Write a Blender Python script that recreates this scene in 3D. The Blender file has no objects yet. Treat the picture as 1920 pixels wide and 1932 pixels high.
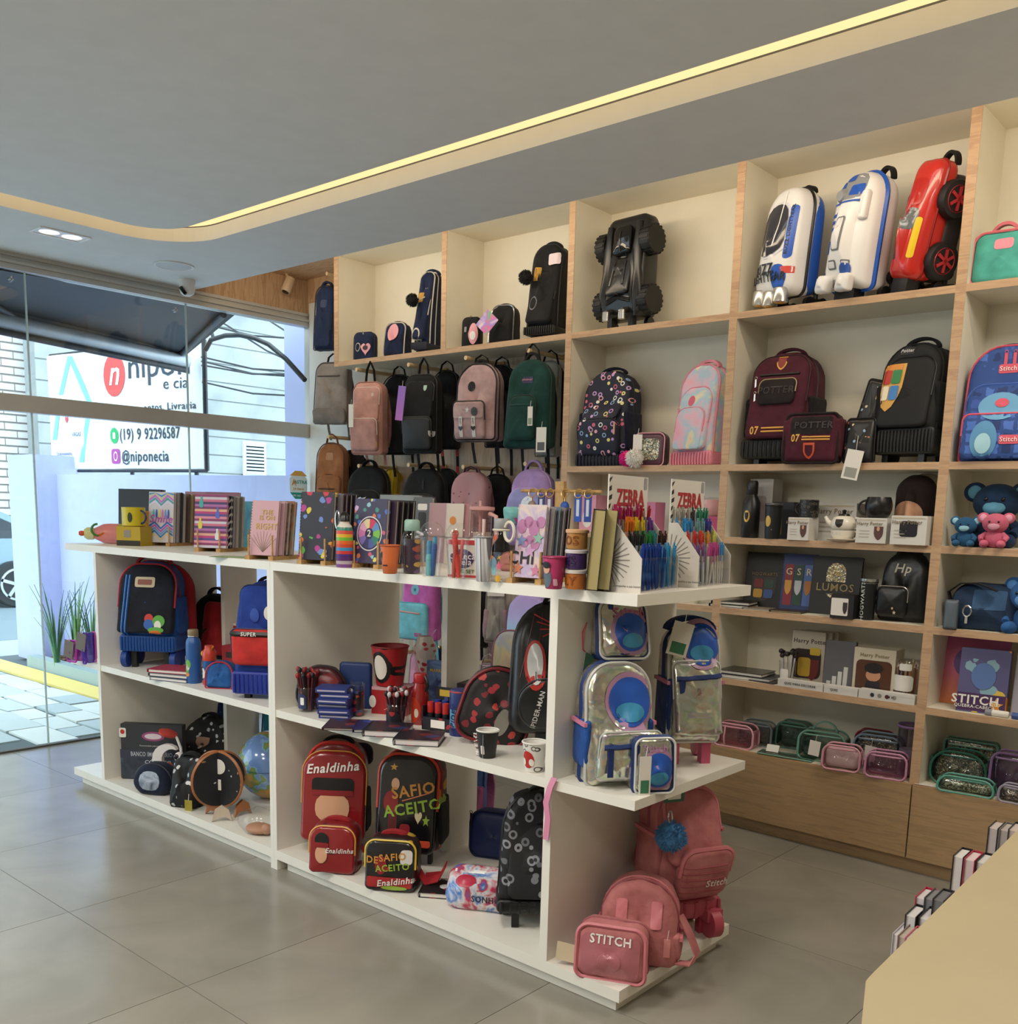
import bpy,bmesh,math,random
from mathutils import Vector,Matrix,noise
from mathutils.bvhtree import BVHTree
TR,RO,EL,RC,ST = Matrix.Translation,Matrix.Rotation,'ellipse','rect','star'
S = bpy.context.scene
COL = S.collection
# ------------------------------------------------------------------ camera
FPX,CXP,CYP = 1828.755,970.543,1258.098
YAW,PIT,ROL,EYE = 0.71110948,0.15930085,0.02642785,1.5
Fv = Vector((-math.sin(YAW)*math.cos(PIT),math.cos(YAW)*math.cos(PIT),-math.sin(PIT)))
Rv = Vector((math.cos(YAW),math.sin(YAW),0)); Uv = Rv.cross(Fv)
Rr = Rv*math.cos(ROL)+Uv*math.sin(ROL); Ur = -Rv*math.sin(ROL)+Uv*math.cos(ROL)
cam = bpy.data.cameras.new('camera'); camo = bpy.data.objects.new('camera',cam); COL.objects.link(camo)
cam.sensor_fit = 'HORIZONTAL'; cam.sensor_width = 36; cam.lens = 36*FPX/1920
cam.shift_x = -(CXP-960)/1920; cam.shift_y = (CYP-966)/1920; cam.clip_start = .05; cam.clip_end = 200
mw = Matrix((Rr,Ur,-Fv)).transposed().to_4x4(); mw.translation = Vector((0,0,EYE)); camo.matrix_world = mw
S.camera = camo
S.view_settings.view_transform = 'Standard'; S.view_settings.look = 'None'
S.view_settings.gamma = 1; S.view_settings.use_curve_mapping = False
S.view_settings.exposure = 0.0
try: S.cycles.transparent_max_bounces = 24
except Exception: pass
# ------------------------------------------------------------------ sky, added ceiling fill and wall wash
W = bpy.data.worlds.new('sky'); S.world = W; W.use_nodes = True
bg = W.node_tree.nodes['Background']; bg.inputs[0].default_value = (.74,.89,1,1); bg.inputs[1].default_value = 4.1
HS = 2.86          # height of the dropped ceiling
def area(name,loc,sx,sy,power,color,rot=(0,0,0),spread=math.pi):
    l = bpy.data.lights.new(name,'AREA'); l.shape = 'RECTANGLE'; l.size = sx; l.size_y = sy; l.energy = power; l.color = color; l.spread = spread
    o = bpy.data.objects.new(name,l); o.location = loc; o.rotation_euler = rot; COL.objects.link(o); return o
WARM = (1,.80,.56); NEUT = (1,.93,.82)
FILL_LAMPS = [(-1.7,.95),(-3.1,.1),(-4.5,-.9),(-2.2,-1.2),(-.3,-.3),(-.42,3.27)]  # fill lights added overhead out of view; the last one brightens the drawer aisle
for i,(x,y) in enumerate(FILL_LAMPS):
    area('ceiling_fill_light',(x,y,HS-.012),.55,.55,(27,28,28,27,19,20)[i],NEUT)
# light strip hidden on top of the soffit's rear edge,washing the wall units
area('wall_wash_light',(-3.2,3.68,2.95),5.0,.06,15,WARM,(math.radians(65),0,0))
area('wall_wash_light',(1.0,3.68,2.95),3.0,.06,9,WARM,(math.radians(65),0,0))

# ------------------------------------------------------------------ pixel <-> world at real planes
def ray(px,py): return Fv + Rr*((px-CXP)/FPX) + Ur*((CYP-py)/FPX)
def on(ax,v,px,py):
    i = 'xyz'.index(ax); d = ray(px,py); o = Vector((0,0,EYE)); t = (v-o[i])/d[i]; return o+d*t
def fit(box,Y,rz=0,d=.15,z0=None):
    """bounding box seen in the photo at wall distance Y -> base centre, width, height of a thing turned by rz"""
    x0,y0,x1,y1 = box; xc = (x0+x1)/2
    pb = on('y',Y,xc,y1); z0 = pb.z if z0 is None else z0
    pt = on('y',Y,xc,y0); X = on('y',Y,xc,(y0+y1)/2).x
    dep = (Vector((X,Y,(z0+pt.z)/2))-Vector((0,0,EYE))).dot(Fv)
    wa = (x1-x0)*dep/FPX
    if rz is None: return X,Y,z0,wa,pt.z-z0
    n = Vector((math.sin(rz),-math.cos(rz))); c = Vector((-X,-Y)).normalized()
    ct = abs(n.dot(c)); st = math.sqrt(max(0,1-ct*ct))
    w = max((wa-d*st)/max(ct,.35),.3*wa)
    return X,Y,z0,w,pt.z-z0

# ------------------------------------------------------------------ materials
MC = {}
def rgb(c):
    if isinstance(c,str):
        c = c.lstrip('#'); c = [int(c[i:i+2],16)/255 for i in (0,2,4)]
        c = [x/12.92 if x <= .04045 else ((x+.055)/1.055)**2.4 for x in c]
    return (c[0],c[1],c[2],1)
def nt(name):
    m = bpy.data.materials.new(name); m.use_nodes = True; t = m.node_tree; return m,t,t.nodes['Principled BSDF']
def link(t,a,b): t.links.new(a,b)
def ramp(t,stops,interp='LINEAR'):
    r = t.nodes.new('ShaderNodeValToRGB'); e = r.color_ramp; e.interpolation = interp
    while len(e.elements) < len(stops): e.elements.new(.5)
    for i,(p,c) in enumerate(stops): e.elements[i].position = p; e.elements[i].color = rgb(c)
    return r
def coords(t,scale=(1,1,1),rot=(0,0,0)):
    tc = t.nodes.new('ShaderNodeTexCoord'); mp = t.nodes.new('ShaderNodeMapping')
    mp.inputs['Scale'].default_value = scale; mp.inputs['Rotation'].default_value = rot
    link(t,tc.outputs['Object'],mp.inputs[0]); return mp.outputs[0]
def bump(t,b,h,s,dist=.002):
    n = t.nodes.new('ShaderNodeBump'); n.inputs['Strength'].default_value = s; n.inputs['Distance'].default_value = dist
    link(t,h,n.inputs['Height']); link(t,n.outputs[0],b.inputs['Normal'])
def mixc(t,f,a,b,mode='MIX'):
    m = t.nodes.new('ShaderNodeMix'); m.data_type = 'RGBA'; m.blend_type = mode
    for s,v in ((m.inputs[0],f),(m.inputs[6],a),(m.inputs[7],b)):
        if hasattr(v,'links') or hasattr(v,'is_output'): link(t,v,s)
        elif isinstance(v,(int,float)): s.default_value = v
        else: s.default_value = rgb(v)
    return m.outputs[2]
def P(c,r=.5,metal=0,coat=0,k='plain'):
    """plain paint / plastic with a trace of tonal variation"""
    key = ('P',str(c),r,metal,coat)
    if key in MC: return MC[key]
    m,t,b = nt('paint'); n = t.nodes.new('ShaderNodeTexNoise'); n.inputs['Scale'].default_value = 9
    link(t,coords(t),n.inputs['Vector']); cc = rgb(c)
    rr = ramp(t,[(.3,[x*.975 for x in cc[:3]]),(.7,[min(1,x*1.015) for x in cc[:3]])])
    link(t,n.outputs[0],rr.inputs[0]); link(t,rr.outputs[0],b.inputs['Base Color'])
    b.inputs['Roughness'].default_value = r; b.inputs['Metallic'].default_value = metal; b.inputs['Coat Weight'].default_value = coat
    MC[key] = m; return m
def CL(c,r=.8,c2=None,weave=900,crease=.35):
    """woven fabric: fine weave, soft creases, slight fading"""
    key = ('C',str(c),r,str(c2),weave,crease)
    if key in MC: return MC[key]
    m,t,b = nt('fabric'); co = coords(t); cc = rgb(c)
    n = t.nodes.new('ShaderNodeTexNoise'); n.inputs['Scale'].default_value = 14; n.inputs['Detail'].default_value = 4; link(t,co,n.inputs['Vector'])
    hi = rgb(c2)[:3] if c2 else [min(1,x*1.18+.004) for x in cc[:3]]
    rr = ramp(t,[(.32,[x*.82 for x in cc[:3]]),(.68,hi)]); link(t,n.outputs[0],rr.inputs[0]); link(t,rr.outputs[0],b.inputs['Base Color'])
    b.inputs['Roughness'].default_value = r; b.inputs['Sheen Weight'].default_value = .05; b.inputs['Specular IOR Level'].default_value = .3
    n2 = t.nodes.new('ShaderNodeTexNoise'); n2.inputs['Scale'].default_value = 22; n2.inputs['Detail'].default_value = 3; n2.inputs['Distortion'].default_value = .6
    link(t,co,n2.inputs['Vector']); w = t.nodes.new('ShaderNodeTexNoise'); w.inputs['Scale'].default_value = weave; link(t,co,w.inputs['Vector'])
    ad = t.nodes.new('ShaderNodeMath'); ad.operation = 'MULTIPLY_ADD'; link(t,w.outputs[0],ad.inputs[0]); ad.inputs[1].default_value = .12; link(t,n2.outputs[0],ad.inputs[2])
    bump(t,b,ad.outputs[0],crease,.012); MC[key] = m; return m
def DOTS(base,cols,scale=30,size=.35,r=.6,rnd=1.0,metric='EUCLIDEAN',coat=0):
    """printed pattern: scattered coloured motifs on a base cloth"""
    key = ('D',str(base),str(cols),scale,size,r,metric)
    if key in MC: return MC[key]
    m,t,b = nt('print'); co = coords(t,(scale,scale*.35,scale))
    v = t.nodes.new('ShaderNodeTexVoronoi'); v.distance = metric; v.inputs['Scale'].default_value = 1; v.inputs['Randomness'].default_value = rnd
    nn = t.nodes.new('ShaderNodeTexNoise'); nn.inputs['Scale'].default_value = 1.6; link(t,co,nn.inputs['Vector'])
    mx = mixc(t,.22,co,nn.outputs['Color'],'LINEAR_LIGHT'); link(t,mx,v.inputs['Vector'])
    sep = t.nodes.new('ShaderNodeSeparateColor'); link(t,v.outputs['Color'],sep.inputs[0])
    n = len(cols); rr = ramp(t,[(i/n,c) for i,c in enumerate(cols)],'CONSTANT'); link(t,sep.outputs[0],rr.inputs[0])
    lt = t.nodes.new('ShaderNodeMath'); lt.operation = 'LESS_THAN'; lt.inputs[1].default_value = size; link(t,v.outputs['Distance'],lt.inputs[0])
    link(t,mixc(t,lt.outputs[0],base,rr.outputs[0]),b.inputs['Base Color']); b.inputs['Roughness'].default_value = r; b.inputs['Coat Weight'].default_value = coat
    MC[key] = m; return m
def LINES(base,cols,scale=24,thick=.06,r=.6,coat=0):
    """outline doodles: thin coloured cell borders"""
    key = ('L',str(base),str(cols),scale,thick)
    if key in MC: return MC[key]
    m,t,b = nt('doodle_print'); co = coords(t,(scale,scale*.3,scale))
    v = t.nodes.new('ShaderNodeTexVoronoi'); v.feature = 'F1'; link(t,co,v.inputs['Vector'])
    v.inputs['Scale'].default_value = 1
    sb = t.nodes.new('ShaderNodeMath'); sb.operation = 'SUBTRACT'; link(t,v.outputs['Distance'],sb.inputs[0]); sb.inputs[1].default_value = .3
    ab = t.nodes.new('ShaderNodeMath'); ab.operation = 'ABSOLUTE'; link(t,sb.outputs[0],ab.inputs[0])
    lt = t.nodes.new('ShaderNodeMath'); lt.operation = 'LESS_THAN'; lt.inputs[1].default_value = thick; link(t,ab.outputs[0],lt.inputs[0])
    sep = t.nodes.new('ShaderNodeSeparateColor'); link(t,v.outputs['Color'],sep.inputs[0])
    n = len(cols); rr = ramp(t,[(i/n,c) for i,c in enumerate(cols)],'CONSTANT'); link(t,sep.outputs[0],rr.inputs[0])
    link(t,mixc(t,lt.outputs[0],base,rr.outputs[0]),b.inputs['Base Color']); b.inputs['Roughness'].default_value = r; b.inputs['Coat Weight'].default_value = coat
    MC[key] = m; return m
def STRIPES(cols,scale,axis='Z',r=.5,zig=0):
    key = ('S',str(cols),scale,axis,zig)
    if key in MC: return MC[key]
    m,t,b = nt('stripe_print'); co = coords(t); sx = t.nodes.new('ShaderNodeSeparateXYZ'); link(t,co,sx.inputs[0])
    a = sx.outputs['XYZ'.index(axis)]
    if zig:
        pp = t.nodes.new('ShaderNodeMath'); pp.operation = 'PINGPONG'; link(t,sx.outputs[0],pp.inputs[0]); pp.inputs[1].default_value = zig
        ad = t.nodes.new('ShaderNodeMath'); ad.operation = 'ADD'; link(t,a,ad.inputs[0]); link(t,pp.outputs[0],ad.inputs[1]); a = ad.outputs[0]
    mu = t.nodes.new('ShaderNodeMath'); mu.operation = 'MULTIPLY'; link(t,a,mu.inputs[0]); mu.inputs[1].default_value = scale
    fr = t.nodes.new('ShaderNodeMath'); fr.operation = 'FRACT'; link(t,mu.outputs[0],fr.inputs[0])
    n = len(cols); rr = ramp(t,[(i/n,c) for i,c in enumerate(cols)],'CONSTANT'); link(t,fr.outputs[0],rr.inputs[0]); link(t,rr.outputs[0],b.inputs['Base Color'])
    b.inputs['Roughness'].default_value = r; MC[key] = m; return m
def MARBLE(cols,scale=6,r=.6,dist=1.0,crease=0):
    """tie-dye / watercolour clouds"""
    key = ('T',str(cols),scale,r,dist)
    if key in MC: return MC[key]
    m,t,b = nt('cloud_print'); co = coords(t); n = t.nodes.new('ShaderNodeTexNoise'); n.inputs['Scale'].default_value = scale; n.inputs['Detail'].default_value = 3
    n.inputs['Distortion'].default_value = dist; link(t,co,n.inputs['Vector']); k = len(cols)
    rr = ramp(t,[(.3+.4*i/(k-1),c) for i,c in enumerate(cols)]); link(t,n.outputs[0],rr.inputs[0]); link(t,rr.outputs[0],b.inputs['Base Color'])
    b.inputs['Roughness'].default_value = r; MC[key] = m; return m
def GRAD(cols,h,r=.7):
    """vertical fade over height h"""
    key = ('G',str(cols),h)
    if key in MC: return MC[key]
    m,t,b = nt('fade_fabric'); co = coords(t); sx = t.nodes.new('ShaderNodeSeparateXYZ'); link(t,co,sx.inputs[0])
    mu = t.nodes.new('ShaderNodeMath'); mu.operation = 'DIVIDE'; link(t,sx.outputs[2],mu.inputs[0]); mu.inputs[1].default_value = h
    rr = ramp(t,[(i/(len(cols)-1),c) for i,c in enumerate(cols)]); link(t,mu.outputs[0],rr.inputs[0]); link(t,rr.outputs[0],b.inputs['Base Color'])
    b.inputs['Roughness'].default_value = r; MC[key] = m; return m
def HOLO():
    if 'holo' in MC: return MC['holo']
    m,t,b = nt('iridescent_film'); co = coords(t)
    n = t.nodes.new('ShaderNodeTexNoise'); n.inputs['Scale'].default_value = 9; n.inputs['Detail'].default_value = 2; n.inputs['Distortion'].default_value = 1.6; link(t,co,n.inputs['Vector'])
    lw = t.nodes.new('ShaderNodeLayerWeight'); lw.inputs[0].default_value = .45
    ad = t.nodes.new('ShaderNodeMath'); ad.operation = 'MULTIPLY_ADD'; link(t,n.outputs[0],ad.inputs[0]); ad.inputs[1].default_value = 2.2; link(t,lw.outputs['Facing'],ad.inputs[2])
    fr = t.nodes.new('ShaderNodeMath'); fr.operation = 'FRACT'; link(t,ad.outputs[0],fr.inputs[0])
    rr = ramp(t,[(0,'#c9c6b4'),(.2,'#d8d8cc'),(.38,'#b9cfae'),(.5,'#cbbcd6'),(.62,'#dad3c0'),(.78,'#a9bcc6'),(.9,'#d9c2b2'),(1,'#c9c6b4')])
    link(t,fr.outputs[0],rr.inputs[0]); link(t,rr.outputs[0],b.inputs['Base Color'])
    b.inputs['Metallic'].default_value = .85; b.inputs['Roughness'].default_value = .24
    n2 = t.nodes.new('ShaderNodeTexNoise'); n2.inputs['Scale'].default_value = 8; n2.inputs['Detail'].default_value = 2.5; n2.inputs['Distortion'].default_value = .8; link(t,co,n2.inputs['Vector'])
    bump(t,b,n2.outputs[0],.6,.03); MC['holo'] = m; return m
def CLEAR(c='#ffffff',tint=.92,rough=.05):
    """thin clear pane or film"""
    key = ('clear',str(c),tint,rough)
    if key in MC: return MC[key]
    m = bpy.data.materials.new('clear_pane'); m.use_nodes = True; t = m.node_tree; t.nodes.clear()
    o = t.nodes.new('ShaderNodeOutputMaterial'); tr = t.nodes.new('ShaderNodeBsdfTransparent'); gl = t.nodes.new('ShaderNodeBsdfGlossy'); lw = t.nodes.new('ShaderNodeLayerWeight'); pw = t.nodes.new('ShaderNodeMath'); pw.operation = 'POWER'; pw.inputs[1].default_value = 4; link(t,lw.outputs['Facing'],pw.inputs[0]); fr = t.nodes.new('ShaderNodeMath'); fr.operation = 'MULTIPLY_ADD'; link(t,pw.outputs[0],fr.inputs[0]); fr.inputs[1].default_value = .55; fr.inputs[2].default_value = .04; lw.inputs[0].default_value = .5; mx = t.nodes.new('ShaderNodeMixShader')
    cc = rgb(c); tr.inputs[0].default_value = tuple((x*.3+.7)*(tint*.3+.7) for x in cc[:3])+(1,); gl.inputs['Roughness'].default_value = rough
    link(t,fr.outputs[0],mx.inputs[0]); link(t,tr.outputs[0],mx.inputs[1]); link(t,gl.outputs[0],mx.inputs[2]); link(t,mx.outputs[0],o.inputs[0])
    MC[key] = m; return m
def FILM(c,a=.35,rough=.2):
    """tinted see-through plastic: part diffuse colour, part clear"""
    key = ('film',str(c),a,rough)
    if key in MC: return MC[key]
    m = bpy.data.materials.new('tinted_plastic'); m.use_nodes = True; t = m.node_tree; b = t.nodes['Principled BSDF']; o = t.nodes['Material Output']
    tr = t.nodes.new('ShaderNodeBsdfTransparent'); cc = rgb(c); tr.inputs[0].default_value = tuple(min(1,x*.3+.7) for x in cc[:3])+(1,)
    b.inputs['Base Color'].default_value = cc; b.inputs['Roughness'].default_value = rough; mx = t.nodes.new('ShaderNodeMixShader'); mx.inputs[0].default_value = a
    link(t,tr.outputs[0],mx.inputs[1]); link(t,b.outputs[0],mx.inputs[2]); link(t,mx.outputs[0],o.inputs[0]); MC[key] = m; return m
def GLIT(c='#c8c6bc'):
    key = ('glit',c)
    if key in MC: return MC[key]
    m,t,b = nt('glitter'); co = coords(t,(220,220,220)); v = t.nodes.new('ShaderNodeTexVoronoi'); v.inputs['Scale'].default_value = 1; link(t,co,v.inputs['Vector'])
    sep = t.nodes.new('ShaderNodeSeparateColor'); link(t,v.outputs['Color'],sep.inputs[0])
    rr = ramp(t,[(0,'#55544a'),(.35,c),(.6,'#8a8878'),(.8,'#f2ead0'),(.93,'#d8b890')],'CONSTANT'); link(t,sep.outputs[0],rr.inputs[0]); link(t,rr.outputs[0],b.inputs['Base Color'])
    b.inputs['Metallic'].default_value = .4; b.inputs['Roughness'].default_value = .35; MC[key] = m; return m
def WOOD(c1,c2,axis=(1,1,1),r=.5,key2=''):
    key = ('wood',c1,c2,axis)
    if key in MC: return MC[key]
    m,t,b = nt('oak_laminate'); co = coords(t,axis)
    n = t.nodes.new('ShaderNodeTexNoise'); n.inputs['Scale'].default_value = 1; n.inputs['Detail'].default_value = 7; n.inputs['Roughness'].default_value = .65; n.inputs['Distortion'].default_value = .5; link(t,co,n.inputs['Vector'])
    rr = ramp(t,[(.3,c1),(.5,c2),(.58,c1),(.72,c2)]); link(t,n.outputs[0],rr.inputs[0]); link(t,rr.outputs[0],b.inputs['Base Color'])
    b.inputs['Roughness'].default_value = r; bump(t,b,n.outputs[0],.12,.002); MC[key] = m; return m
def EMIT(c,s):
    m = bpy.data.materials.new('lamp_or_fill_face'); m.use_nodes = True; t = m.node_tree; t.nodes.clear()
    o = t.nodes.new('ShaderNodeOutputMaterial'); e = t.nodes.new('ShaderNodeEmission'); e.inputs[0].default_value = rgb(c); e.inputs[1].default_value = s; link(t,e.outputs[0],o.inputs[0]); return m

# ------------------------------------------------------------------ mesh pieces: each returns (verts,faces)
def M_(parts):
    v,f = [],[]
    for a,b in parts:
        k = len(v); v += list(a); f += [[i+k for i in q] for q in b]
    return v,f
def box(x0,x1,y0,y1,z0,z1):
    v = [(x,y,z) for z in (z0,z1) for y in (y0,y1) for x in (x0,x1)]
    return v,[[0,2,3,1],[4,5,7,6],[0,1,5,4],[2,6,7,3],[0,4,6,2],[1,3,7,5]]
def cbox(cx,cy,z0,w,d,h): return box(cx-w/2,cx+w/2,cy-d/2,cy+d/2,z0,z0+h)
def xf(m,mat): return [tuple(mat @ Vector(p)) for p in m[0]],m[1]
def mv(m,x=0,y=0,z=0): return [(p[0]+x,p[1]+y,p[2]+z) for p in m[0]],m[1]
def tube(pts,r,n=6,closed=False,taper=None):
    pts = [Vector(p) for p in pts]; N = len(pts); v = []; f = []; up = None
    for i,p in enumerate(pts):
        a = pts[(i-1) % N] if (closed or i) else p; b = pts[(i+1) % N] if (closed or i < N-1) else p
        t = (b-a).normalized() if (b-a).length > 1e-9 else Vector((0,0,1))
        if up is None: up = t.orthogonal().normalized()
        up = (up-t*up.dot(t)); up = up.normalized() if up.length > 1e-6 else t.orthogonal().normalized(); s = t.cross(up)
        rr = r if taper is None else r*taper[i]
        for k in range(n):
            q = 2*math.pi*k/n; v.append(tuple(p+up*(rr*math.cos(q))+s*(rr*math.sin(q))))
    for i in range(N if closed else N-1):
        j = (i+1) % N
        for k in range(n): f.append([i*n+k,i*n+(k+1) % n,j*n+(k+1) % n,j*n+k])
    if not closed: f.append(list(range(n))[::-1]); f.append([(N-1)*n+k for k in range(n)])
    return v,f
def band(pts,nrm,w,th=.003):
    """flat webbing: centre line pts, width along nrm"""
    pts = [Vector(p) for p in pts]; nrm = Vector(nrm).normalized(); v = []; f = []; N = len(pts)
    for i,p in enumerate(pts):
        t = (pts[min(i+1,N-1)]-pts[max(i-1,0)]).normalized(); b = t.cross(nrm).normalized()
        for a,c in ((-1,-1),(1,-1),(1,1),(-1,1)): v.append(tuple(p+nrm*(w/2*a)+b*(th/2*c)))
    for i in range(N-1):
        for k in range(4): f.append([i*4+k,i*4+(k+1) % 4,i*4+4+(k+1) % 4,i*4+4+k])
    f.append([3,2,1,0]); f.append([(N-1)*4+k for k in range(4)]); return v,f
def lathe(prof,n=24,cap=True):
    v = []; f = []
    for r,z in prof:
        for k in range(n): q = 2*math.pi*k/n; v.append((r*math.cos(q),r*math.sin(q),z))
    for i in range(len(prof)-1):
        for k in range(n): f.append([i*n+k,i*n+(k+1) % n,(i+1)*n+(k+1) % n,(i+1)*n+k])
    if cap: f.append(list(range(n))[::-1]); f.append([(len(prof)-1)*n+k for k in range(n)])
    return v,f
def rrect(w,h,rt,rb,k=7,e=4):
    """rounded rectangle outline, base at z=0"""
    rt = min(rt,w/2-1e-4,h-1e-3); rb = min(rb,w/2-1e-4,h-rt-1e-4); pts = []
    def arc(cx,cz,r,a0,a1):
        for i in range(k+1): a = a0+(a1-a0)*i/k; pts.append((cx+r*math.cos(a),cz+r*math.sin(a)))
    def seg(a,b):
        for i in range(1,e): pts.append((a[0]+(b[0]-a[0])*i/e,a[1]+(b[1]-a[1])*i/e))
    h2 = math.pi/2
    arc(w/2-rb,rb,rb,-h2,0); seg(pts[-1],(w/2,h-rt)); arc(w/2-rt,h-rt,rt,0,h2); seg(pts[-1],(-w/2+rt,h))
    arc(-w/2+rt,h-rt,rt,h2,2*h2); seg(pts[-1],(-w/2,rb)); arc(-w/2+rb,rb,rb,2*h2,3*h2); seg(pts[-1],(w/2-rb,0))
    return pts
def pillow(w,h,d,rt=.08,rb=.03,e=None,bulge=.01,lean=.25,taper=0.,wr=.0,seed=0,back=True):
    """stuffed rounded block: front at -Y. lean: how much thinner the top is; taper: narrower top"""
    e = min(d*.35,.03) if e is None else min(e,d*.49); o = rrect(w,h,rt,rb); n = len(o); v = []; f = []
    def ring(sx,sz,y):
        for x,z in o:
            q = z/h; xx = x*sx*(1-taper*q); zz = h/2+(z-h/2)*sz
            dd = d*(1-lean*max(0,q)**1.6); v.append((xx,d/2-(d/2-y)*dd/d,zz))
    def ins(a): return 1-2*a/w,1-2*a/h
    rings = []
    if back: rings.append((.02,.02,d/2)); rings.append((.5,.5,d/2))
    for q in (0,30,60,90):
        a = math.radians(q); i = ins(e*(1-math.sin(a))); rings.append((i[0],i[1],d/2-e*(1-math.cos(a))))
    for q in (90,65,40,15,0):
        a = math.radians(q); i = ins(e*(1-math.sin(a))); rings.append((i[0],i[1],-d/2+e*(1-math.cos(a))))
    l = ins(e)
    for s in (.85,.65,.42,.2,.02): rings.append((l[0]*s,l[1]*s,-d/2-bulge*(1-s*s)))
    for q in rings: ring(*q)
    for i in range(len(rings)-1):
        for k in range(n): f.append([i*n+k,i*n+(k+1) % n,(i+1)*n+(k+1) % n,(i+1)*n+k])
    f.append([(len(rings)-1)*n+k for k in range(n)]); f.append(list(range(n))[::-1])
    if wr:
        v = [tuple(Vector(p)+noise.noise_vector(Vector(p)*(2.2/max(w,.1))*3+Vector((seed*3.1,0,0)))*wr) for p in v]
    return v,f
def mesh(name,vf,m,smooth=True):
    me = bpy.data.meshes.new(name); me.from_pydata([tuple(p) for p in vf[0]],[],vf[1]); me.materials.append(m)
    if smooth:
        me.polygons.foreach_set('use_smooth',[True]*len(me.polygons))
        try: me.set_sharp_from_angle(angle=math.radians(48))
        except Exception: pass
    me.update(); return me
def obj(name,vf,m,parent=None,smooth=True,label=None):
    o = bpy.data.objects.new(name,mesh(name,vf,m,smooth)); COL.objects.link(o)
    if parent is not None: o.parent = parent
    if label: o['label'] = label
    return o
def tag(o,label,cat,group=None,kind=None):
    if label: o['label'] = label
    if cat: o['category'] = cat
    if group: o['group'] = group
    if kind: o['kind'] = kind
    return o
def struct(name,vf,m,parent=None,smooth=False):
    o = obj(name,vf,m,parent,smooth)
    if parent is None: o['kind'] = 'structure'
    return o
def txt(s,size,m,sx=1,bold=0,shear=0,align='CENTER'):
    """lettering as a flat mesh in the XZ plane facing -Y"""
    c = bpy.data.curves.new('lettering','FONT'); c.body = s; c.size = size; c.align_x = align; c.align_y = 'CENTER'; c.resolution_u = 2; c.extrude = .0006; c.offset = bold*.35; c.space_character = 1.1 if bold else 1; c.shear = shear
    o = bpy.data.objects.new('lettering',c); COL.objects.link(o); dg = bpy.context.evaluated_depsgraph_get(); me = bpy.data.meshes.new_from_object(o.evaluated_get(dg))
    v = [(p.co.x*sx,-p.co.z,p.co.y) for p in me.vertices]; f = [list(p.vertices) for p in me.polygons]
    bpy.data.objects.remove(o); bpy.data.curves.remove(c); bpy.data.meshes.remove(me); return v,f
def disc(w,h,n=20,kind=EL,rt=.2):
    """flat patch as concentric rings, in XZ"""
    if kind == EL: o = [(w/2*math.cos(2*math.pi*k/n),h/2*math.sin(2*math.pi*k/n)) for k in range(n)]
    elif kind == RC: o = [(x,z-h/2) for x,z in rrect(w,h,rt*min(w,h),rt*min(w,h),3,7)]
    elif kind == 'heart':
        o = []
        for k in range(n):
            a = 2*math.pi*k/n; x = 16*math.sin(a)**3; z = 13*math.cos(a)-5*math.cos(2*a)-2*math.cos(3*a)-math.cos(4*a); o.append((x/32*w,z/30*h))
    elif kind == ST: o = [((.5 if k % 2 == 0 else .22)*w*math.sin(math.pi*k/5),(.5 if k % 2 == 0 else .22)*h*math.cos(math.pi*k/5)) for k in range(10)]
    elif kind == 'shield': o = [(-w/2,h/2),(-w/4,h/2),(0,h/2),(w/4,h/2),(w/2,h/2),(w/2,0),(w*.42,-h*.2),(w*.22,-h*.4),(0,-h/2),(-w*.22,-h*.4),(-w*.42,-h*.2),(-w/2,0)]
    elif kind == 'poly': o = w;
    n = len(o); v = []; f = []
    for s in (1,.85,.68,.5,.32,.15,.02):
        for x,z in o: v.append((x*s,0,z*s))
    for i in range(6):
        for k in range(n): f.append([i*n+k,i*n+(k+1) % n,(i+1)*n+(k+1) % n,(i+1)*n+k])
    f.append([6*n+k for k in range(n)]); return v,f

class T:
    """a thing: an Empty at its base that parents its parts; front faces -Y, turned by rz, tipped by rx / ry"""
    def __init__(s,name,label,cat,loc=(0,0,0),rz=0,rx=0,ry=0,group=None):
        s.r = bpy.data.objects.new(name,None); s.r.empty_display_size = .05; COL.objects.link(s.r)
        s.r.location = loc; s.r.rotation_euler = (rx,ry,rz); tag(s.r,label,cat,group); s.solid = []; s.bv = None; s.name = name
    def add(s,name,vf,m,smooth=True,label=None,par=None,solid=False):
        o = obj(name,vf,m,par or s.r,smooth,label)
        if solid: s.solid.append(vf); s.bv = None
        return o
    def bvh(s):
        if s.bv is None:
            v,f = M_(s.solid); s.bv = BVHTree.FromPolygons([Vector(p) for p in v],f)
        return s.bv
    def front(s,x,z,d=(0,1,0)):
        h = s.bvh().ray_cast(Vector((x,-2,z)),Vector((0,1,0))); return h[0].y if h[0] else None
    def stick(s,vf,x,z,off=.0015,side=None):
        """lay a flat piece (in XZ) onto the front of what is built so far"""
        out = []; last = None
        for p in vf[0]:
            y = s.front(p[0]+x,p[2]+z)
            if y is None: y = last if last is not None else 0
            last = y; out.append((p[0]+x,y-off+p[1],p[2]+z))
        return out,vf[1]
    def decal(s,name,m,x,z,w,h,kind=RC,par=None,label=None,off=.0015,n=20,rt=.2): return s.add(name,s.stick(disc(w,h,n,kind,rt),x,z,off),m,True,label,par)
    def text(s,st,size,m,x,z,sx=1,bold=0,par=None,rot=0,shear=0,label=None,off=.0022):
        v,f = txt(st,size,m,sx,bold,shear)
        if rot: c,q = math.cos(rot),math.sin(rot); v = [(a*c-b*q,y,a*q+b*c) for a,y,b in v]
        return s.add('lettering',s.stick((v,f),x,z,off),m,False,label,par)
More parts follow.
